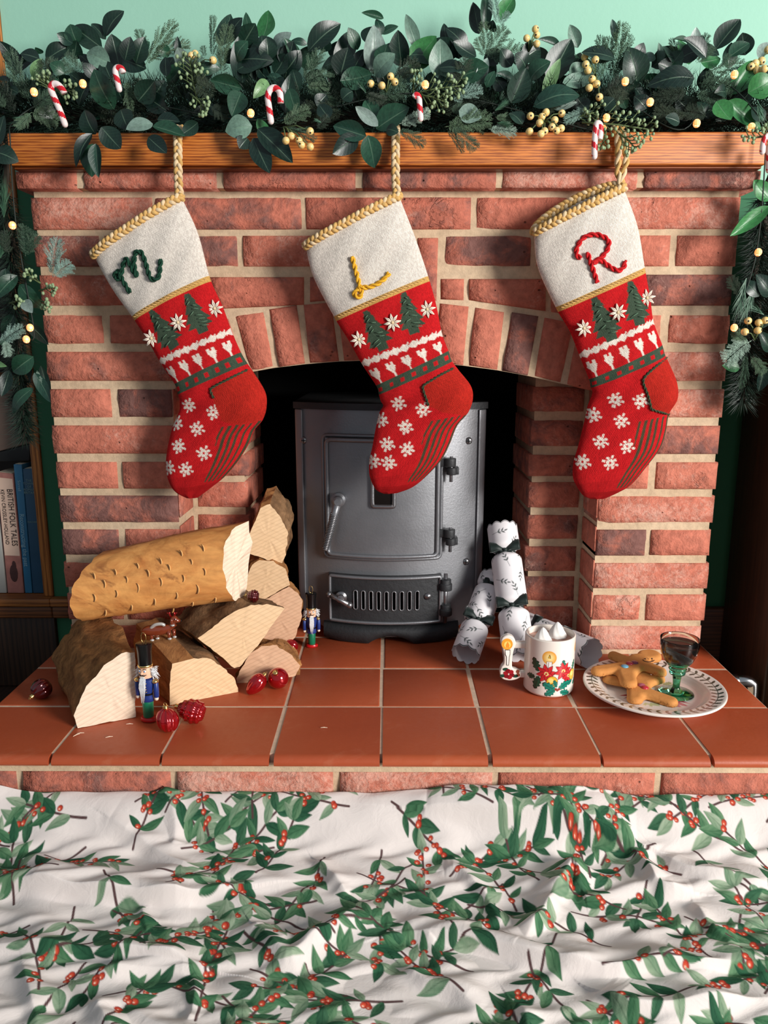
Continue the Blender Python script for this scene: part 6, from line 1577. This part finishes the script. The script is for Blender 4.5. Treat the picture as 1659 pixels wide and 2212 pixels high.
# ---- cedar fronds
def mat_frond():
    t = NT('cedar_frond'); oi = t.n('ShaderNodeObjectInfo'); n = t.noise(t.coord(), 14, 3); return t.done(t.mix(1.0, oi.outputs['Color'], t.ramp(n, [(.3, .6), (.7, 1.35)]), 'MULTIPLY'), .65)
FRONDM = mat_frond()
def frond_mesh(seed):
    r = random.Random(seed); mb = MB()
    def spind(a, b, w):
        d = (b-a); L = d.length; d.normalize(); u = Vector((-d.y, d.x, 0)); m_ = a.lerp(b, .45)
        mb.add([a, m_+u*w, m_+Vector((0, 0, w*.9)), m_-u*w, m_-Vector((0, 0, w*.9)), b], [(0,1,2),(0,2,3),(0,3,4),(0,4,1),(5,2,1),(5,3,2),(5,4,3),(5,1,4)])
    n = 13; bend = r.uniform(-.12, .12)
    def ax(t): return Vector((t, bend*t*t, .05*math.sin(t*3)))
    for i in range(12): spind(ax(i/12), ax((i+1.25)/12), .014-.0006*i)
    for i in range(1, n):
        t = i/n
        for s in (-1, 1):
            L = .42*math.sin(math.pi*(.16+.80*t))*(.8+.4*r.random()); a = math.radians(r.uniform(36, 52)); base = ax(t+(.02 if s > 0 else 0))
            d = Vector((math.cos(a), s*math.sin(a), r.uniform(-.18, .18))); tip = base+d*L; spind(base, tip, .011)
            k = max(2, int(L/.038))
            for q in range(1, k):
                p = base.lerp(tip, q/k)
                for s2 in (-1, 1):
                    a2 = math.atan2(d.y, d.x)+s2*math.radians(r.uniform(30, 48)); l2 = .105*(1-.55*q/k)*(.8+.4*r.random())
                    spind(p, p+Vector((math.cos(a2), math.sin(a2), r.uniform(-.3, .3)))*l2, .0105)
    me = mesh_from('cedar_frond', mb.v, mb.f, FRONDM, False); return me
FRONDS = [frond_mesh(k) for k in (1, 2, 3)]
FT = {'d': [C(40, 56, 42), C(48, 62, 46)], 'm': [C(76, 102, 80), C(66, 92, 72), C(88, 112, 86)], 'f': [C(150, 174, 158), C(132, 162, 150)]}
def put_frond(parent, bx, by, tx, ty, wpx, tone, ybase=None):
    yb = (gy((by+ty)/2) if ybase is None else ybase)+grn.uniform(-.010, .006); d = grn.uniform(-.012, .008)
    if ybase is None and max(by, ty) > 275: yb = min(yb, -.064); d = min(d, 0)
    b, t = W(bx, by, yb), W(tx, ty, yb+d); dep = (b-CAM).dot(_fw); w = wpx*dep/F_PX
    o = bpy.data.objects.new('cedar_frond', grn.choice(FRONDS)); COL.objects.link(o); o.parent = parent; o.location = b-wloc(parent)
    orient(o, b, t, Vector((grn.uniform(-.3, .3), -1, grn.uniform(-.2, .4))), w/.62); o.color = grn.choice(FT[tone]); return o
# ---- pine needle filling
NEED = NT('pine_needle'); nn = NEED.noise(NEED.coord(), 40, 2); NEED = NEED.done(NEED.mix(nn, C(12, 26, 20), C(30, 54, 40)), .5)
NEEDL = NT('lit_pine_needle'); nn = NEEDL.noise(NEEDL.coord(), 40, 2); NEEDL = NEEDL.done(NEEDL.mix(nn, C(44, 84, 62), C(90, 130, 104)), .5)  # brighter copy of the needle green, light put into its colour
def needles(parent, pts, name='pine_needles', mat=None):
    """pts: (root, direction, length)"""
    vs = []; fs = []
    for p, d, L in pts:
        d = d.normalized(); u = d.orthogonal().normalized()*.00075; v = d.cross(u); q = p+d*L; b = len(vs)
        vs += [p+u, p-u*.5+v*.87, p-u*.5-v*.87, q]; fs += [(b, b+1, b+3), (b+1, b+2, b+3), (b+2, b, b+3)]
    o = obj(name, vs, fs, mat or NEED, parent, False); o['kind'] = 'stuff'; return o
BARKT = plain('garland_twig', C(44, 36, 26), .9, .3, 120, .5)
garland = empty('garland', (0, .04, MANTEL_Z), 'thick leafy green garland with cedar and berries along the mantel shelf', 'garland')
core = [Vector((x, .045+.012*math.sin(x*17), MANTEL_Z+.036+.010*math.sin(x*11+1))) for x in np.linspace(-.64, .64, 60)]
m = MB(); m.tube(core, [.013+.004*math.sin(k*1.7) for k in range(60)], 8); m.build('core_branch', BARKT, garland, smooth=True)
pts = []
for k in range(24000):
    x = grn.uniform(-.65, .65); c = Vector((x, .045, MANTEL_Z+.046)); a = grn.uniform(0, 2*math.pi)
    r0 = grn.uniform(.005, .052); p = c+Vector((0, math.cos(a)*r0*1.35, math.sin(a)*r0*.95))
    d = Vector((grn.uniform(-.9, .9), math.cos(a)-.35, math.sin(a)*.8+.15)); L = grn.uniform(.016, .034)
    q = p+d.normalized()*L
    if min(p.z, q.z) < MANTEL_Z+.001 and max(p.y, q.y) > MY-.004: 
        dz = MANTEL_Z+.0015-min(p.z, q.z); p = p+Vector((0, 0, dz))
    if max(p.y, q.y) > WALL_Y-.004: p = p-Vector((0, .03, 0))
    pts.append((p, d, L))
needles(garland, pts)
CR = {1: 0, 2: 300, 3: 600, 4: 880, 5: 1130, 6: 1329}; SC = 5.027
def gp_(c, x, y): return CR[c]+x/SC, y/SC
leaves = [
 (1,1145,400,1325,150,170,'d'),(1,1110,520,830,310,190,'d'),(1,1150,430,1010,275,100,'d'),(1,840,470,770,285,170,'m'),(1,790,470,635,375,110,'m'),(1,500,660,745,515,160,'d'),(1,430,640,245,590,150,'d'),(1,460,580,390,520,70,'m'),(1,230,760,20,480,150,'d'),(1,370,870,440,660,110,'l'),(1,800,640,830,460,140,'d'),(1,1200,690,970,590,190,'p'),(1,1300,750,1220,410,220,'d'),(1,1330,640,1560,735,210,'d'),(1,1480,650,1610,475,150,'m'),(1,1240,1190,1045,800,230,'m'),(1,1310,1190,1390,1390,200,'d'),(1,1040,1460,930,1225,200,'d'),(1,1010,1560,1000,1885,200,'m'),(1,1040,1560,1070,1890,130,'m'),(1,1000,1450,845,1780,120,'d'),(1,1660,1345,1400,1400,190,'p'),(1,-60,1650,175,1745,190,'d'),(1,-20,1580,40,1290,130,'d'),(1,1040,850,910,700,120,'d'),(1,1000,720,870,600,110,'d'),(1,1200,850,1130,680,140,'d'),(1,1100,1380,1290,1590,200,'d'),(1,1500,1100,1660,900,200,'d'),(1,110,880,0,850,60,'d'),(1,700,790,560,700,130,'m'),(1,860,1150,960,930,150,'d'),(1,200,1010,110,960,90,'d'),(1,1340,1100,1280,940,130,'d'),
 (2,340,580,200,530,110,'m'),(2,300,830,290,640,110,'d'),(2,420,640,420,420,70,'d'),(2,520,760,430,540,150,'p'),(2,590,780,855,750,120,'m'),(2,880,500,985,190,170,'m'),(2,990,450,1110,220,160,'d'),(2,1120,500,1250,280,200,'d'),(2,1230,480,1170,170,100,'m'),(2,1340,420,1400,145,190,'g'),(2,1470,600,1635,380,190,'p'),(2,1400,700,1340,420,260,'d'),(2,1130,900,1085,450,200,'d'),(2,1330,900,1225,590,150,'d'),(2,1390,850,1290,730,110,'d'),(2,1120,960,815,880,170,'m'),(2,1110,1000,1020,1235,190,'m'),(2,1230,1370,970,1420,210,'p'),(2,1290,1290,1410,1490,110,'g'),(2,1400,880,1260,1050,120,'l'),(2,1380,820,1580,920,100,'m'),(2,1590,1230,1640,850,150,'d'),(2,1290,1400,1630,1730,210,'d'),(2,1240,1500,1400,1840,190,'d'),(2,1180,1500,1100,1600,150,'d'),(2,150,1370,465,1470,150,'m'),(2,200,1300,420,1320,140,'d'),(2,100,1490,280,1645,160,'d'),(2,1640,640,1590,450,90,'m'),(2,1560,700,1600,520,130,'d'),(2,300,1200,30,1020,180,'d'),(2,640,1330,480,1450,130,'d'),(2,880,1250,760,1130,120,'d'),(2,1480,700,1380,560,200,'d'),(2,1050,680,960,560,150,'d'),
 (3,220,700,85,445,130,'m'),(3,100,760,160,480,180,'d'),(3,320,480,160,450,70,'m'),(3,330,560,645,290,210,'d'),(3,480,560,540,440,160,'d'),(3,230,980,170,780,130,'d'),(3,70,960,0,860,100,'m'),(3,120,960,210,1230,150,'m'),(3,640,820,820,380,190,'d'),(3,680,830,755,550,230,'d'),(3,680,880,985,810,200,'m'),(3,870,540,775,325,130,'m'),(3,960,470,1050,310,220,'d'),(3,1020,780,1040,325,215,'p'),(3,1060,830,1250,610,190,'p'),(3,1150,200,935,145,70,'m'),(3,1130,380,1075,225,90,'m'),(3,1130,370,1290,295,110,'m'),(3,1350,730,1310,370,200,'d'),(3,1520,530,1405,195,120,'p'),(3,1430,740,1690,430,230,'g'),(3,1320,870,1470,760,150,'d'),(3,1090,1370,870,1180,120,'p'),(3,1060,1290,960,1110,160,'m'),(3,1070,1400,1390,1190,230,'m'),(3,960,1480,640,1380,180,'m'),(3,870,1480,625,1650,180,'d'),(3,980,1470,1045,1785,200,'m'),(3,1180,1400,1300,1430,110,'d'),(3,820,760,930,560,120,'d'),(3,700,1080,800,1000,150,'d'),(3,420,1150,520,1040,140,'d'),(3,1180,640,1220,480,130,'d'),(3,560,1280,460,1150,150,'d'),
 (4,430,540,400,285,100,'d'),(4,640,560,440,330,170,'d'),(4,560,640,540,470,150,'d'),(4,370,870,360,470,230,'p'),(4,580,830,850,735,220,'m'),(4,770,970,860,665,110,'p'),(4,860,950,940,790,100,'m'),(4,780,370,720,60,140,'d'),(4,850,330,850,-60,110,'m'),(4,1010,220,1140,0,160,'g'),(4,930,350,930,230,100,'d'),(4,560,1200,780,1270,180,'p'),(4,1150,880,985,805,90,'m'),(4,1130,1120,1270,780,220,'d'),(4,1250,650,1420,530,200,'d'),(4,1290,740,1180,600,180,'d'),(4,1320,870,1530,690,200,'m'),(4,1490,690,1400,530,150,'d'),(4,1659,510,1445,435,80,'m'),(4,1480,1060,1640,680,120,'l'),(4,1250,1350,1120,1240,160,'d'),(4,980,700,880,560,170,'d'),(4,1050,980,950,860,150,'d'),(4,470,660,380,560,140,'d'),
 (5,110,1160,560,1050,250,'m'),(5,280,900,495,475,250,'d'),(5,430,900,740,830,150,'p'),(5,500,820,640,700,130,'p'),(5,340,1190,560,1120,90,'p'),(5,595,520,515,295,120,'p'),(5,1010,450,970,235,70,'p'),(5,700,1200,600,1080,140,'d'),(5,880,1180,980,1080,150,'d'),(5,1120,1180,1060,1060,90,'m'),
 (6,240,920,145,555,260,'d'),(6,440,640,290,625,90,'p'),(6,480,720,470,490,90,'p'),(6,860,850,400,930,230,'d'),(6,640,620,530,530,180,'d'),(6,720,640,690,450,130,'g'),(6,800,700,800,510,170,'g'),(6,870,540,880,320,110,'p'),(6,800,470,650,430,70,'m'),(6,1090,540,1330,245,200,'d'),(6,1240,620,1435,485,160,'m'),(6,1130,600,890,480,100,'d'),(6,930,680,1120,640,160,'g'),(6,1250,1030,1470,700,180,'g'),(6,1440,1010,1690,880,230,'g'),(6,1230,1090,1550,1370,170,'g'),(6,1100,1100,1240,1280,180,'g'),(6,1200,1000,1090,1010,120,'d'),(6,1560,640,1659,480,120,'p'),(6,600,760,480,700,160,'d'),(6,340,1180,220,1060,150,'d'),(6,980,1240,900,1120,120,'d'),(6,700,1330,560,1280,130,'d'),(6,1600,1320,1500,1180,150,'d')]
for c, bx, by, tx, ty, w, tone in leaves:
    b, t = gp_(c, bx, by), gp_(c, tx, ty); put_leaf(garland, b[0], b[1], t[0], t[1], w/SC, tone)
fronds = [(1,330,1130,90,560,220,'m'),(1,900,800,680,640,260,'m'),(1,640,860,500,660,200,'m'),(1,330,1220,640,1300,220,'m'),(1,340,1220,200,1400,150,'m'),(1,350,1180,560,1010,180,'m'),(1,1370,860,1430,1200,130,'m'),(1,60,1180,-40,1000,140,'m'),
 (2,60,720,390,240,170,'m'),(2,100,640,540,470,170,'m'),(2,60,560,10,320,130,'m'),(2,800,640,820,180,110,'m'),(2,890,760,960,270,190,'m'),(2,900,800,950,520,180,'m'),(2,850,1000,620,930,260,'d'),(2,780,1150,960,1270,180,'d'),(2,720,620,690,500,80,'m'),
 (3,40,1340,340,1180,180,'m'),(3,60,1380,410,1510,130,'m'),(3,280,900,460,540,180,'m'),(3,280,900,610,780,190,'m'),(3,300,930,560,960,150,'m'),(3,300,960,650,1135,110,'m'),(3,1080,1060,1400,930,260,'m'),(3,950,1020,1150,1120,180,'d'),(3,1300,1400,1600,1570,150,'m'),(3,1310,1350,1650,1240,180,'f'),(3,420,1400,560,1280,140,'d'),
 (4,850,620,750,420,130,'m'),(4,850,640,1060,300,200,'m'),(4,900,640,1280,560,250,'m'),(4,860,560,840,240,140,'m'),(4,990,280,920,-40,120,'f'),(4,1000,280,1100,130,90,'f'),(4,470,1090,800,960,170,'f'),(4,470,1180,640,1190,150,'m'),(4,400,1380,900,1290,240,'m'),(4,430,1400,610,1650,70,'m'),(4,480,1370,740,1630,170,'m'),(4,880,1400,1180,1430,150,'f'),(4,950,1270,1130,1290,110,'m'),
 (5,830,880,830,400,170,'m'),(5,960,900,1095,260,190,'m'),(5,900,800,930,410,140,'m'),(5,980,880,1160,380,160,'m'),(5,780,840,740,520,120,'d'),(5,760,1200,440,1300,130,'f'),(5,900,1000,1100,900,220,'d'),
 (6,700,740,600,430,110,'m'),(6,870,680,990,370,120,'m'),(6,880,690,1060,500,120,'m'),(6,930,830,1390,680,160,'m'),(6,900,900,1280,940,250,'m'),(6,860,1000,1180,1130,180,'m'),(6,800,980,420,1100,230,'d'),(6,780,1260,420,1240,200,'d'),(6,1000,1270,760,1180,180,'d'),(6,1160,720,1230,580,90,'m')]
for c, bx, by, tx, ty, w, tone in fronds:
    b, t = gp_(c, bx, by), gp_(c, tx, ty); put_frond(garland, b[0], b[1], t[0], t[1], w/SC, tone)
# dark leaves and fronds deeper in the garland
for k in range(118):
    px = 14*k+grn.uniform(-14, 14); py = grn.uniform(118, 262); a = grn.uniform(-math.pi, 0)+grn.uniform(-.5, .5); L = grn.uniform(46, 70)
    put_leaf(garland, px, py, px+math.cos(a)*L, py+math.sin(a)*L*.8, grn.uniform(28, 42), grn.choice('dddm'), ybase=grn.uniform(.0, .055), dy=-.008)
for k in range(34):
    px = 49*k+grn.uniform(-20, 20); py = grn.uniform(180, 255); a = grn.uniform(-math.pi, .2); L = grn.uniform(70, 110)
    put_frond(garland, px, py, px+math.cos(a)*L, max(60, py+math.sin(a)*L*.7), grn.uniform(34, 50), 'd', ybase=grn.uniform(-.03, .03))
# ---- cream berries, each with its dark eye
t = NT('cream_berry'); n = t.noise(t.coord(), 3, 2); CREAMB = t.done(t.mix(t.ramp(n, [(.35, 0.0), (.65, 1.0)]), C(238, 214, 164), C(240, 196, 96)), .35)
BEYE = plain('berry_eye', C(28, 22, 16), .7); STEMG = plain('berry_stem', C(86, 104, 62), .7); BUD = plain('green_bud', C(142, 164, 122), .55, .15, 300)
mb = MB(); mb.sphere((0, 0, 0), 1.0, 16, 12); me = mesh_from('berry', mb.v, mb.f, [CREAMB, BEYE], True, [1 if i < 16*1 else 0 for i in range(len(mb.f))]); BERRY = me
def berry_sprig(parent, px_list, rpx, anchor, ybase=None):
    P = [W(x, y, (gy(y)-.016 if ybase is None else ybase)+grn.uniform(-.008, .004)) for x, y in px_list]
    if ybase is None:
        for p, (x, y) in zip(P, px_list):
            if y > 270: q = W(x, y, min(p.y, -.066)); p.x, p.y, p.z = q
    A = W(*anchor, (gy(anchor[1])-.004) if ybase is None else ybase+.01); m = MB()
    for p in P: mid = (A+p)/2+Vector((0, -.004, .004)); m.tube([A, mid, p], [.0011, .0009, .0007], 5)
    s = m.build('berry_sprig', STEMG, parent, smooth=True)
    for p in P:
        o = bpy.data.objects.new('berry', BERRY); COL.objects.link(o); o.parent = s; o.location = p-wloc(s); R = rpx*(p-CAM).dot(_fw)/F_PX; o.scale = (R, R, R*1.05)
        d = Vector((grn.uniform(-.8, .8), -1.0 if grn.random() < .65 else .6, grn.uniform(-.8, .5))); o.rotation_euler = d.to_track_quat('Z', 'Y').to_euler()
def bl(c, *p): return [gp_(c, *q) for q in p]
berry_sprig(garland, bl(3, (1225,830),(1270,890),(1010,910),(1130,930)), 8, gp_(3, 1180, 1000)); berry_sprig(garland, bl(2, (610,585),(570,605),(805,655)), 8, gp_(2, 640, 720))
berry_sprig(garland, bl(3, (88,1528),(145,1478),(232,1530),(258,1575),(352,1595),(352,1425)), 8, gp_(3, 60, 1380)); berry_sprig(garland, bl(4, (1390,315),(1405,380),(1295,415),(1405,475)), 7.5, gp_(4, 1320, 560))
berry_sprig(garland, bl(4, (1335,1260),(1505,1222),(1460,1270),(1437,1335),(1600,1305),(1570,1380),(1620,1420),(1325,1430),(1490,1425),(1450,1455),(1670,1395),(1677,1232)), 8, gp_(4, 1480, 1330))
berry_sprig(garland, bl(5, (670,618),(785,650),(680,700),(703,765),(750,860),(797,912),(718,955),(828,1055)), 8, gp_(5, 780, 800)); berry_sprig(garland, bl(6, (1587,663),(1520,690),(1545,765),(1615,750),(1475,725),(1660,540)), 8.5, gp_(6, 1500, 820))
# ---- sprigs of small green buds
def bud_sprig(parent, a, b, n, spread, seed, ybase=None, rpx=3.7):
    r = random.Random(seed); ya = (gy((a[1]+b[1])/2)-.02) if ybase is None else ybase
    if ybase is None and max(a[1], b[1]) > 262: ya = min(ya, -.068)
    A, B = W(*a, ya+.008), W(*b, ya); d = B-A; L = d.length; d.normalize(); sd = Vector((-d.z, 0, d.x)); m = MB()
    m.tube([A, A.lerp(B, .5)+sd*.002, B], [.0015, .0012, .0008], 6)
    R = rpx*(B-CAM).dot(_fw)/F_PX
    for k in range(n):
        t = .15+.85*k/n; s = 1 if k % 2 else -1; p = A.lerp(B, t); l_ = spread*(.6+.7*r.random())*(1.1-.5*t); e = p+sd*(s*l_*.8)+d*(l_*.7)+Vector((0, r.uniform(-.010, .003), 0))
        if ybase is None and ya <= -.066: e.y = min(e.y, -.062)
        m.tube([p, p.lerp(e, .5)+d*.002, e], [.0009, .0008, .0006], 5); m.sphere(e, R*r.uniform(.85, 1.15), 9, 6, 1, (1, 1, 1.15))
        if r.random() < .75:
            q = p.lerp(e, .55); e2 = q+d*(l_*.45)+sd*(s*-.1*l_)+Vector((0, r.uniform(-.008, .0), 0)); m.tube([q, e2], [.0007, .0006], 5); m.sphere(e2, R*r.uniform(.8, 1.05), 9, 6, 1, (1, 1, 1.15))
    m.sphere(B, R, 9, 6, 1); m.build('bud_sprig', [STEMG, BUD], parent, smooth=True)
for c, a, b, n, s, sd in ((1,(560,1010),(480,860),8,.018,1),(1,(600,990),(800,990),9,.016,2),(2,(640,1110),(550,640),14,.026,3),(2,(560,1020),(730,1210),7,.016,4),(4,(60,1020),(600,930),16,.026,5),(4,(120,1030),(420,1110),9,.020,6),(4,(60,1020),(110,770),5,.014,7),(5,(640,1330),(1400,1410),18,.028,8),(5,(560,1290),(800,1220),8,.018,9),(5,(1040,1450),(1220,1610),8,.017,10),(5,(900,1430),(830,1620),7,.013,11),(6,(1620,1480),(1380,1480),6,.014,12),(6,(1640,1480),(1600,1390),4,.012,13)):
    bud_sprig(garland, gp_(c, *a), gp_(c, *b), n, s, sd)
# ---- loose lit needle tufts
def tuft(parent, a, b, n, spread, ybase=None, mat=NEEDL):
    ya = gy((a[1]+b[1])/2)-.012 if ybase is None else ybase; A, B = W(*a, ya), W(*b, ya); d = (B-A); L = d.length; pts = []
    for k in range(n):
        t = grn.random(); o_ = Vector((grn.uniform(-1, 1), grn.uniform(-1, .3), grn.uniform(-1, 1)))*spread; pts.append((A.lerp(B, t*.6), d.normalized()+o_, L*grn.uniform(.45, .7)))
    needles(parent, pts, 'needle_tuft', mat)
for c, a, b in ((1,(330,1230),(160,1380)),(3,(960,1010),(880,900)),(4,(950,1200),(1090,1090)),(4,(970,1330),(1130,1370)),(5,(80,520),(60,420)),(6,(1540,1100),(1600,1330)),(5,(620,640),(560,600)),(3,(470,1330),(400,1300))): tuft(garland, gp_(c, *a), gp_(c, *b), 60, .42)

# ---- candy canes hooked into the garland
CWHITE = NT('candy_white').done(C(244, 226, 222), .25); CRED = NT('candy_red').done(C(206, 34, 46), .25)
def cane(px, label, y, r=.0044):
    P = [W(x_, y_, y) for x_, y_ in px]; pts = [Vector(p) for p in catmull([tuple(p) for p in P], 12)]
    m = MB(); m.tube(pts, r, 20, 0); S = 0; mi = []
    for i in range(len(pts)-1):
        S += (pts[i+1]-pts[i]).length
        for k in range(20): mi.append(1 if ((k/20+S/.020) % 1) < .42 else 0)
    m.m = mi+[0]*(len(m.f)-len(mi)); root = empty('candy_cane', min(P, key=lambda p: p.z), label, 'candy cane', 'striped candy canes on the garland')
    m.build('striped_stick', [CWHITE, CRED], root, smooth=True)
    m = MB(); m.sphere(pts[0], r*.98, 12, 7); m.build('rounded_end', CWHITE, root, smooth=True)
cane([gp_(1, *p) for p in [(705,1350),(650,1200),(590,1060),(552,960),(575,915),(620,915),(665,955),(700,1010)]], 'candy cane with its hook over the pale green buds near the bookcase', -.078, .0046)
cane([gp_(1, *p) for p in [(1295,970),(1270,860),(1252,770),(1275,735),(1320,745),(1340,790)]], 'candy cane half hidden under large dark leaves', -.058, .0044)
cane([gp_(2, *p) for p in [(1435,1318),(1415,1180),(1400,1050),(1425,975),(1480,955),(1530,1005),(1540,1120)]], 'candy cane hanging beside a small light green leaf', -.082, .0046)
cane([gp_(4, *p) for p in [(145,1290),(135,1170),(125,1060),(95,1030),(70,1060)]], 'candy cane partly covered by frosted cedar above the L stocking', -.074, .0042)
cane([gp_(5, *p) for p in [(775,1700),(775,1560),(790,1400),(805,1340),(835,1360),(840,1440),(830,1510)]], 'candy cane dangling in front of the shelf beside the R stocking loop', -.098, .0044)
cane([gp_(6, *p) for p in [(1598,1650),(1605,1570),(1625,1500),(1655,1480),(1685,1510)]], 'small candy cane at the right end of the shelf', -.090, .0042)
cane([gp_(6, *p) for p in [(1668,1850),(1668,1700),(1672,1600),(1700,1560)]], 'candy cane hanging past the shelf end beside the smaller one', -.080, .0044)

# ---- hanging garlands at either side
def side_garland(label, cx, y, ztop, zbot, leaves, fronds, buds, berries, tufts):
    root = empty('garland', (cx, y, zbot), label, 'garland', None); n = 26
    P = [Vector((cx+.006*math.sin(k*.9), y+.004*math.cos(k*1.3), ztop+(zbot-ztop)*k/n)) for k in range(n+1)]; m = MB(); m.tube(P, .0045, 7); m.build('core_branch', BARKT, root, smooth=True)
    pts = []
    for k in range(2600):
        p = P[0].lerp(P[-1], grn.random()**1.1); a = grn.uniform(0, 6.28); d = Vector((math.cos(a), math.sin(a)*.6-.2, grn.uniform(-1.2, .1))); L = grn.uniform(.018, .036); q0 = p+d.normalized()*.006
        ends = [q0, q0+d.normalized()*L*.5, q0+d.normalized()*L]
        if any((abs(e.x) < .592 and e.y > -.051 and e.z > .775) or (abs(e.x) < .584 and e.y > -.005) or e.y > WALL_Y-.03 for e in ends): continue
        pts.append((q0, d, L))
    needles(root, pts)
    for l_ in leaves: put_leaf(root, *l_, ybase=y-.022)
    for f in fronds: put_frond(root, *f, ybase=y-.026)
    for a, b, n_, s, sd in buds: bud_sprig(root, a, b, n_, s, sd, ybase=y-.034)
    if berries: berry_sprig(root, berries, 8, (1630, 735), ybase=y-.034)
    for a, b, n_ in tufts: tuft(root, a, b, n_, .35, ybase=y-.03)
    return root
side_garland('leafy garland trailing down in front of the bookcase', W(30, 600, -.045).x, -.045, .845, .40,
  [(42,614,87,661,33,'m'),(51,649,68,673,22,'p'),(38,595,-6,642,30,'m'),(12,580,18,620,24,'d'),(72,770,33,800,36,'m'),(72,838,33,888,26,'m'),(74,805,105,862,22,'m'),(-14,780,12,790,14,'l'),(88,790,104,850,16,'d'),(60,700,100,740,24,'d'),(30,680,8,720,26,'d'),(50,760,64,822,22,'d'),(20,800,5,850,24,'d')],
  [(114,600,122,515,42,'f'),(116,598,152,566,40,'f'),(55,555,60,490,50,'m'),(60,545,82,505,34,'m'),(-4,745,50,705,34,'f'),(10,735,20,770,26,'f'),(80,800,88,830,16,'f'),(20,550,4,500,36,'d')],
  [((88,612),(58,588),5,.012,31),((84,628),(122,622),6,.011,32),((84,648),(110,664),5,.010,33),((20,655),(52,652),4,.010,34)], None,
  [((8,470),(12,395),70),((0,560),(18,500),60),((20,770),(6,735),40)])
side_garland('leafy garland with cream berries trailing beside the dark cupboard', W(1636, 600, -.035).x, -.035, .845, .46,
  [(1662,445,1586,503,28,'g'),(1664,432,1632,394,32,'g'),(1664,640,1636,598,34,'d'),(1662,700,1640,690,26,'d'),(1598,796,1564,790,20,'g'),(1640,640,1606,610,26,'d'),(1652,790,1640,840,24,'d'),(1664,760,1642,720,26,'d')],
  [(1624,735,1560,778,48,'f'),(1616,742,1580,720,34,'m'),(1612,762,1600,838,24,'m'),(1622,770,1652,806,28,'m'),(1600,640,1575,600,30,'d')],
  [], [(1616,693),(1639,697),(1609,717),(1637,714),(1653,692)],
  [((1612,600),(1590,680),60),((1630,620),(1600,690),50),((1650,680),(1612,655),40)])

# ---- fairy lights threaded through the garlands
lights = empty('fairy_lights', (0, -.05, MANTEL_Z+.01), 'string of warm glowing faceted fairy lights woven through the garland', 'fairy lights')
BULB = NT('warm_bulb'); nv_ = BULB.voro(BULB.coord(), 260); BULB = BULB.done(C(255, 214, 160), .1, None, Emission_Color=BULB.ramp(nv_, [(.1, C(255, 236, 206)), (.45, C(226, 120, 46))]), Emission_Strength=1.7)
spots = [(gp_(1, 370, 1000), -.070), (gp_(1, 900, 910), -.058), (gp_(2, 1215, 1230), -.074), (gp_(4, 195, 920), -.070), (gp_(5, 1110, 885), -.050), (gp_(5, 1380, 1110), -.058), (gp_(5, 905, 1280), -.074), (gp_(5, 870, 1385), -.060), (gp_(6, 885, 1340), -.070), (gp_(6, 1295, 810), -.050), (gp_(6, 1480, 1380), -.074), ((27, 487), -.078), ((65, 708), -.080), ((57, 733), -.080), ((1638, 545), -.072), ((1586, 708), -.072)]
wire = []
for (x, y_), yy in spots:
    p = W(x, y_, yy); m = MB(); m.sphere(p, .0056, 10, 7, 0, (1, 1, 1.1)); b = m.build('bulb', BULB, lights); b.data.polygons.foreach_set('use_smooth', [False]*len(b.data.polygons)); wire.append(p)
CAB = plain('green_wire', C(20, 34, 26), .6); w_top = sorted([p for p in wire if p.z > MANTEL_Z], key=lambda p: p.x)
ext = [Vector((wire[13].x, wire[13].y+.012, wire[13].z)), Vector((wire[12].x, wire[12].y+.012, wire[12].z)), Vector((wire[11].x, wire[11].y+.012, wire[11].z))]+[Vector((wire[11].x, -.060, MANTEL_Z-.02)), Vector((wire[11].x+.006, -.056, MANTEL_Z+.012))]+[Vector((p.x, p.y+.05, max(p.z+.004, MANTEL_Z+.010))) for p in w_top]+[Vector((wire[14].x-.006, -.056, MANTEL_Z+.012)), Vector((wire[14].x, -.062, MANTEL_Z-.02)), wire[14]+Vector((0, .006, 0)), wire[15]+Vector((0, .006, 0))]
m = MB(); m.tube([Vector(p) for p in catmull([tuple(p) for p in ext], 8)], .0011, 5); m.build('wire', CAB, lights, smooth=True)
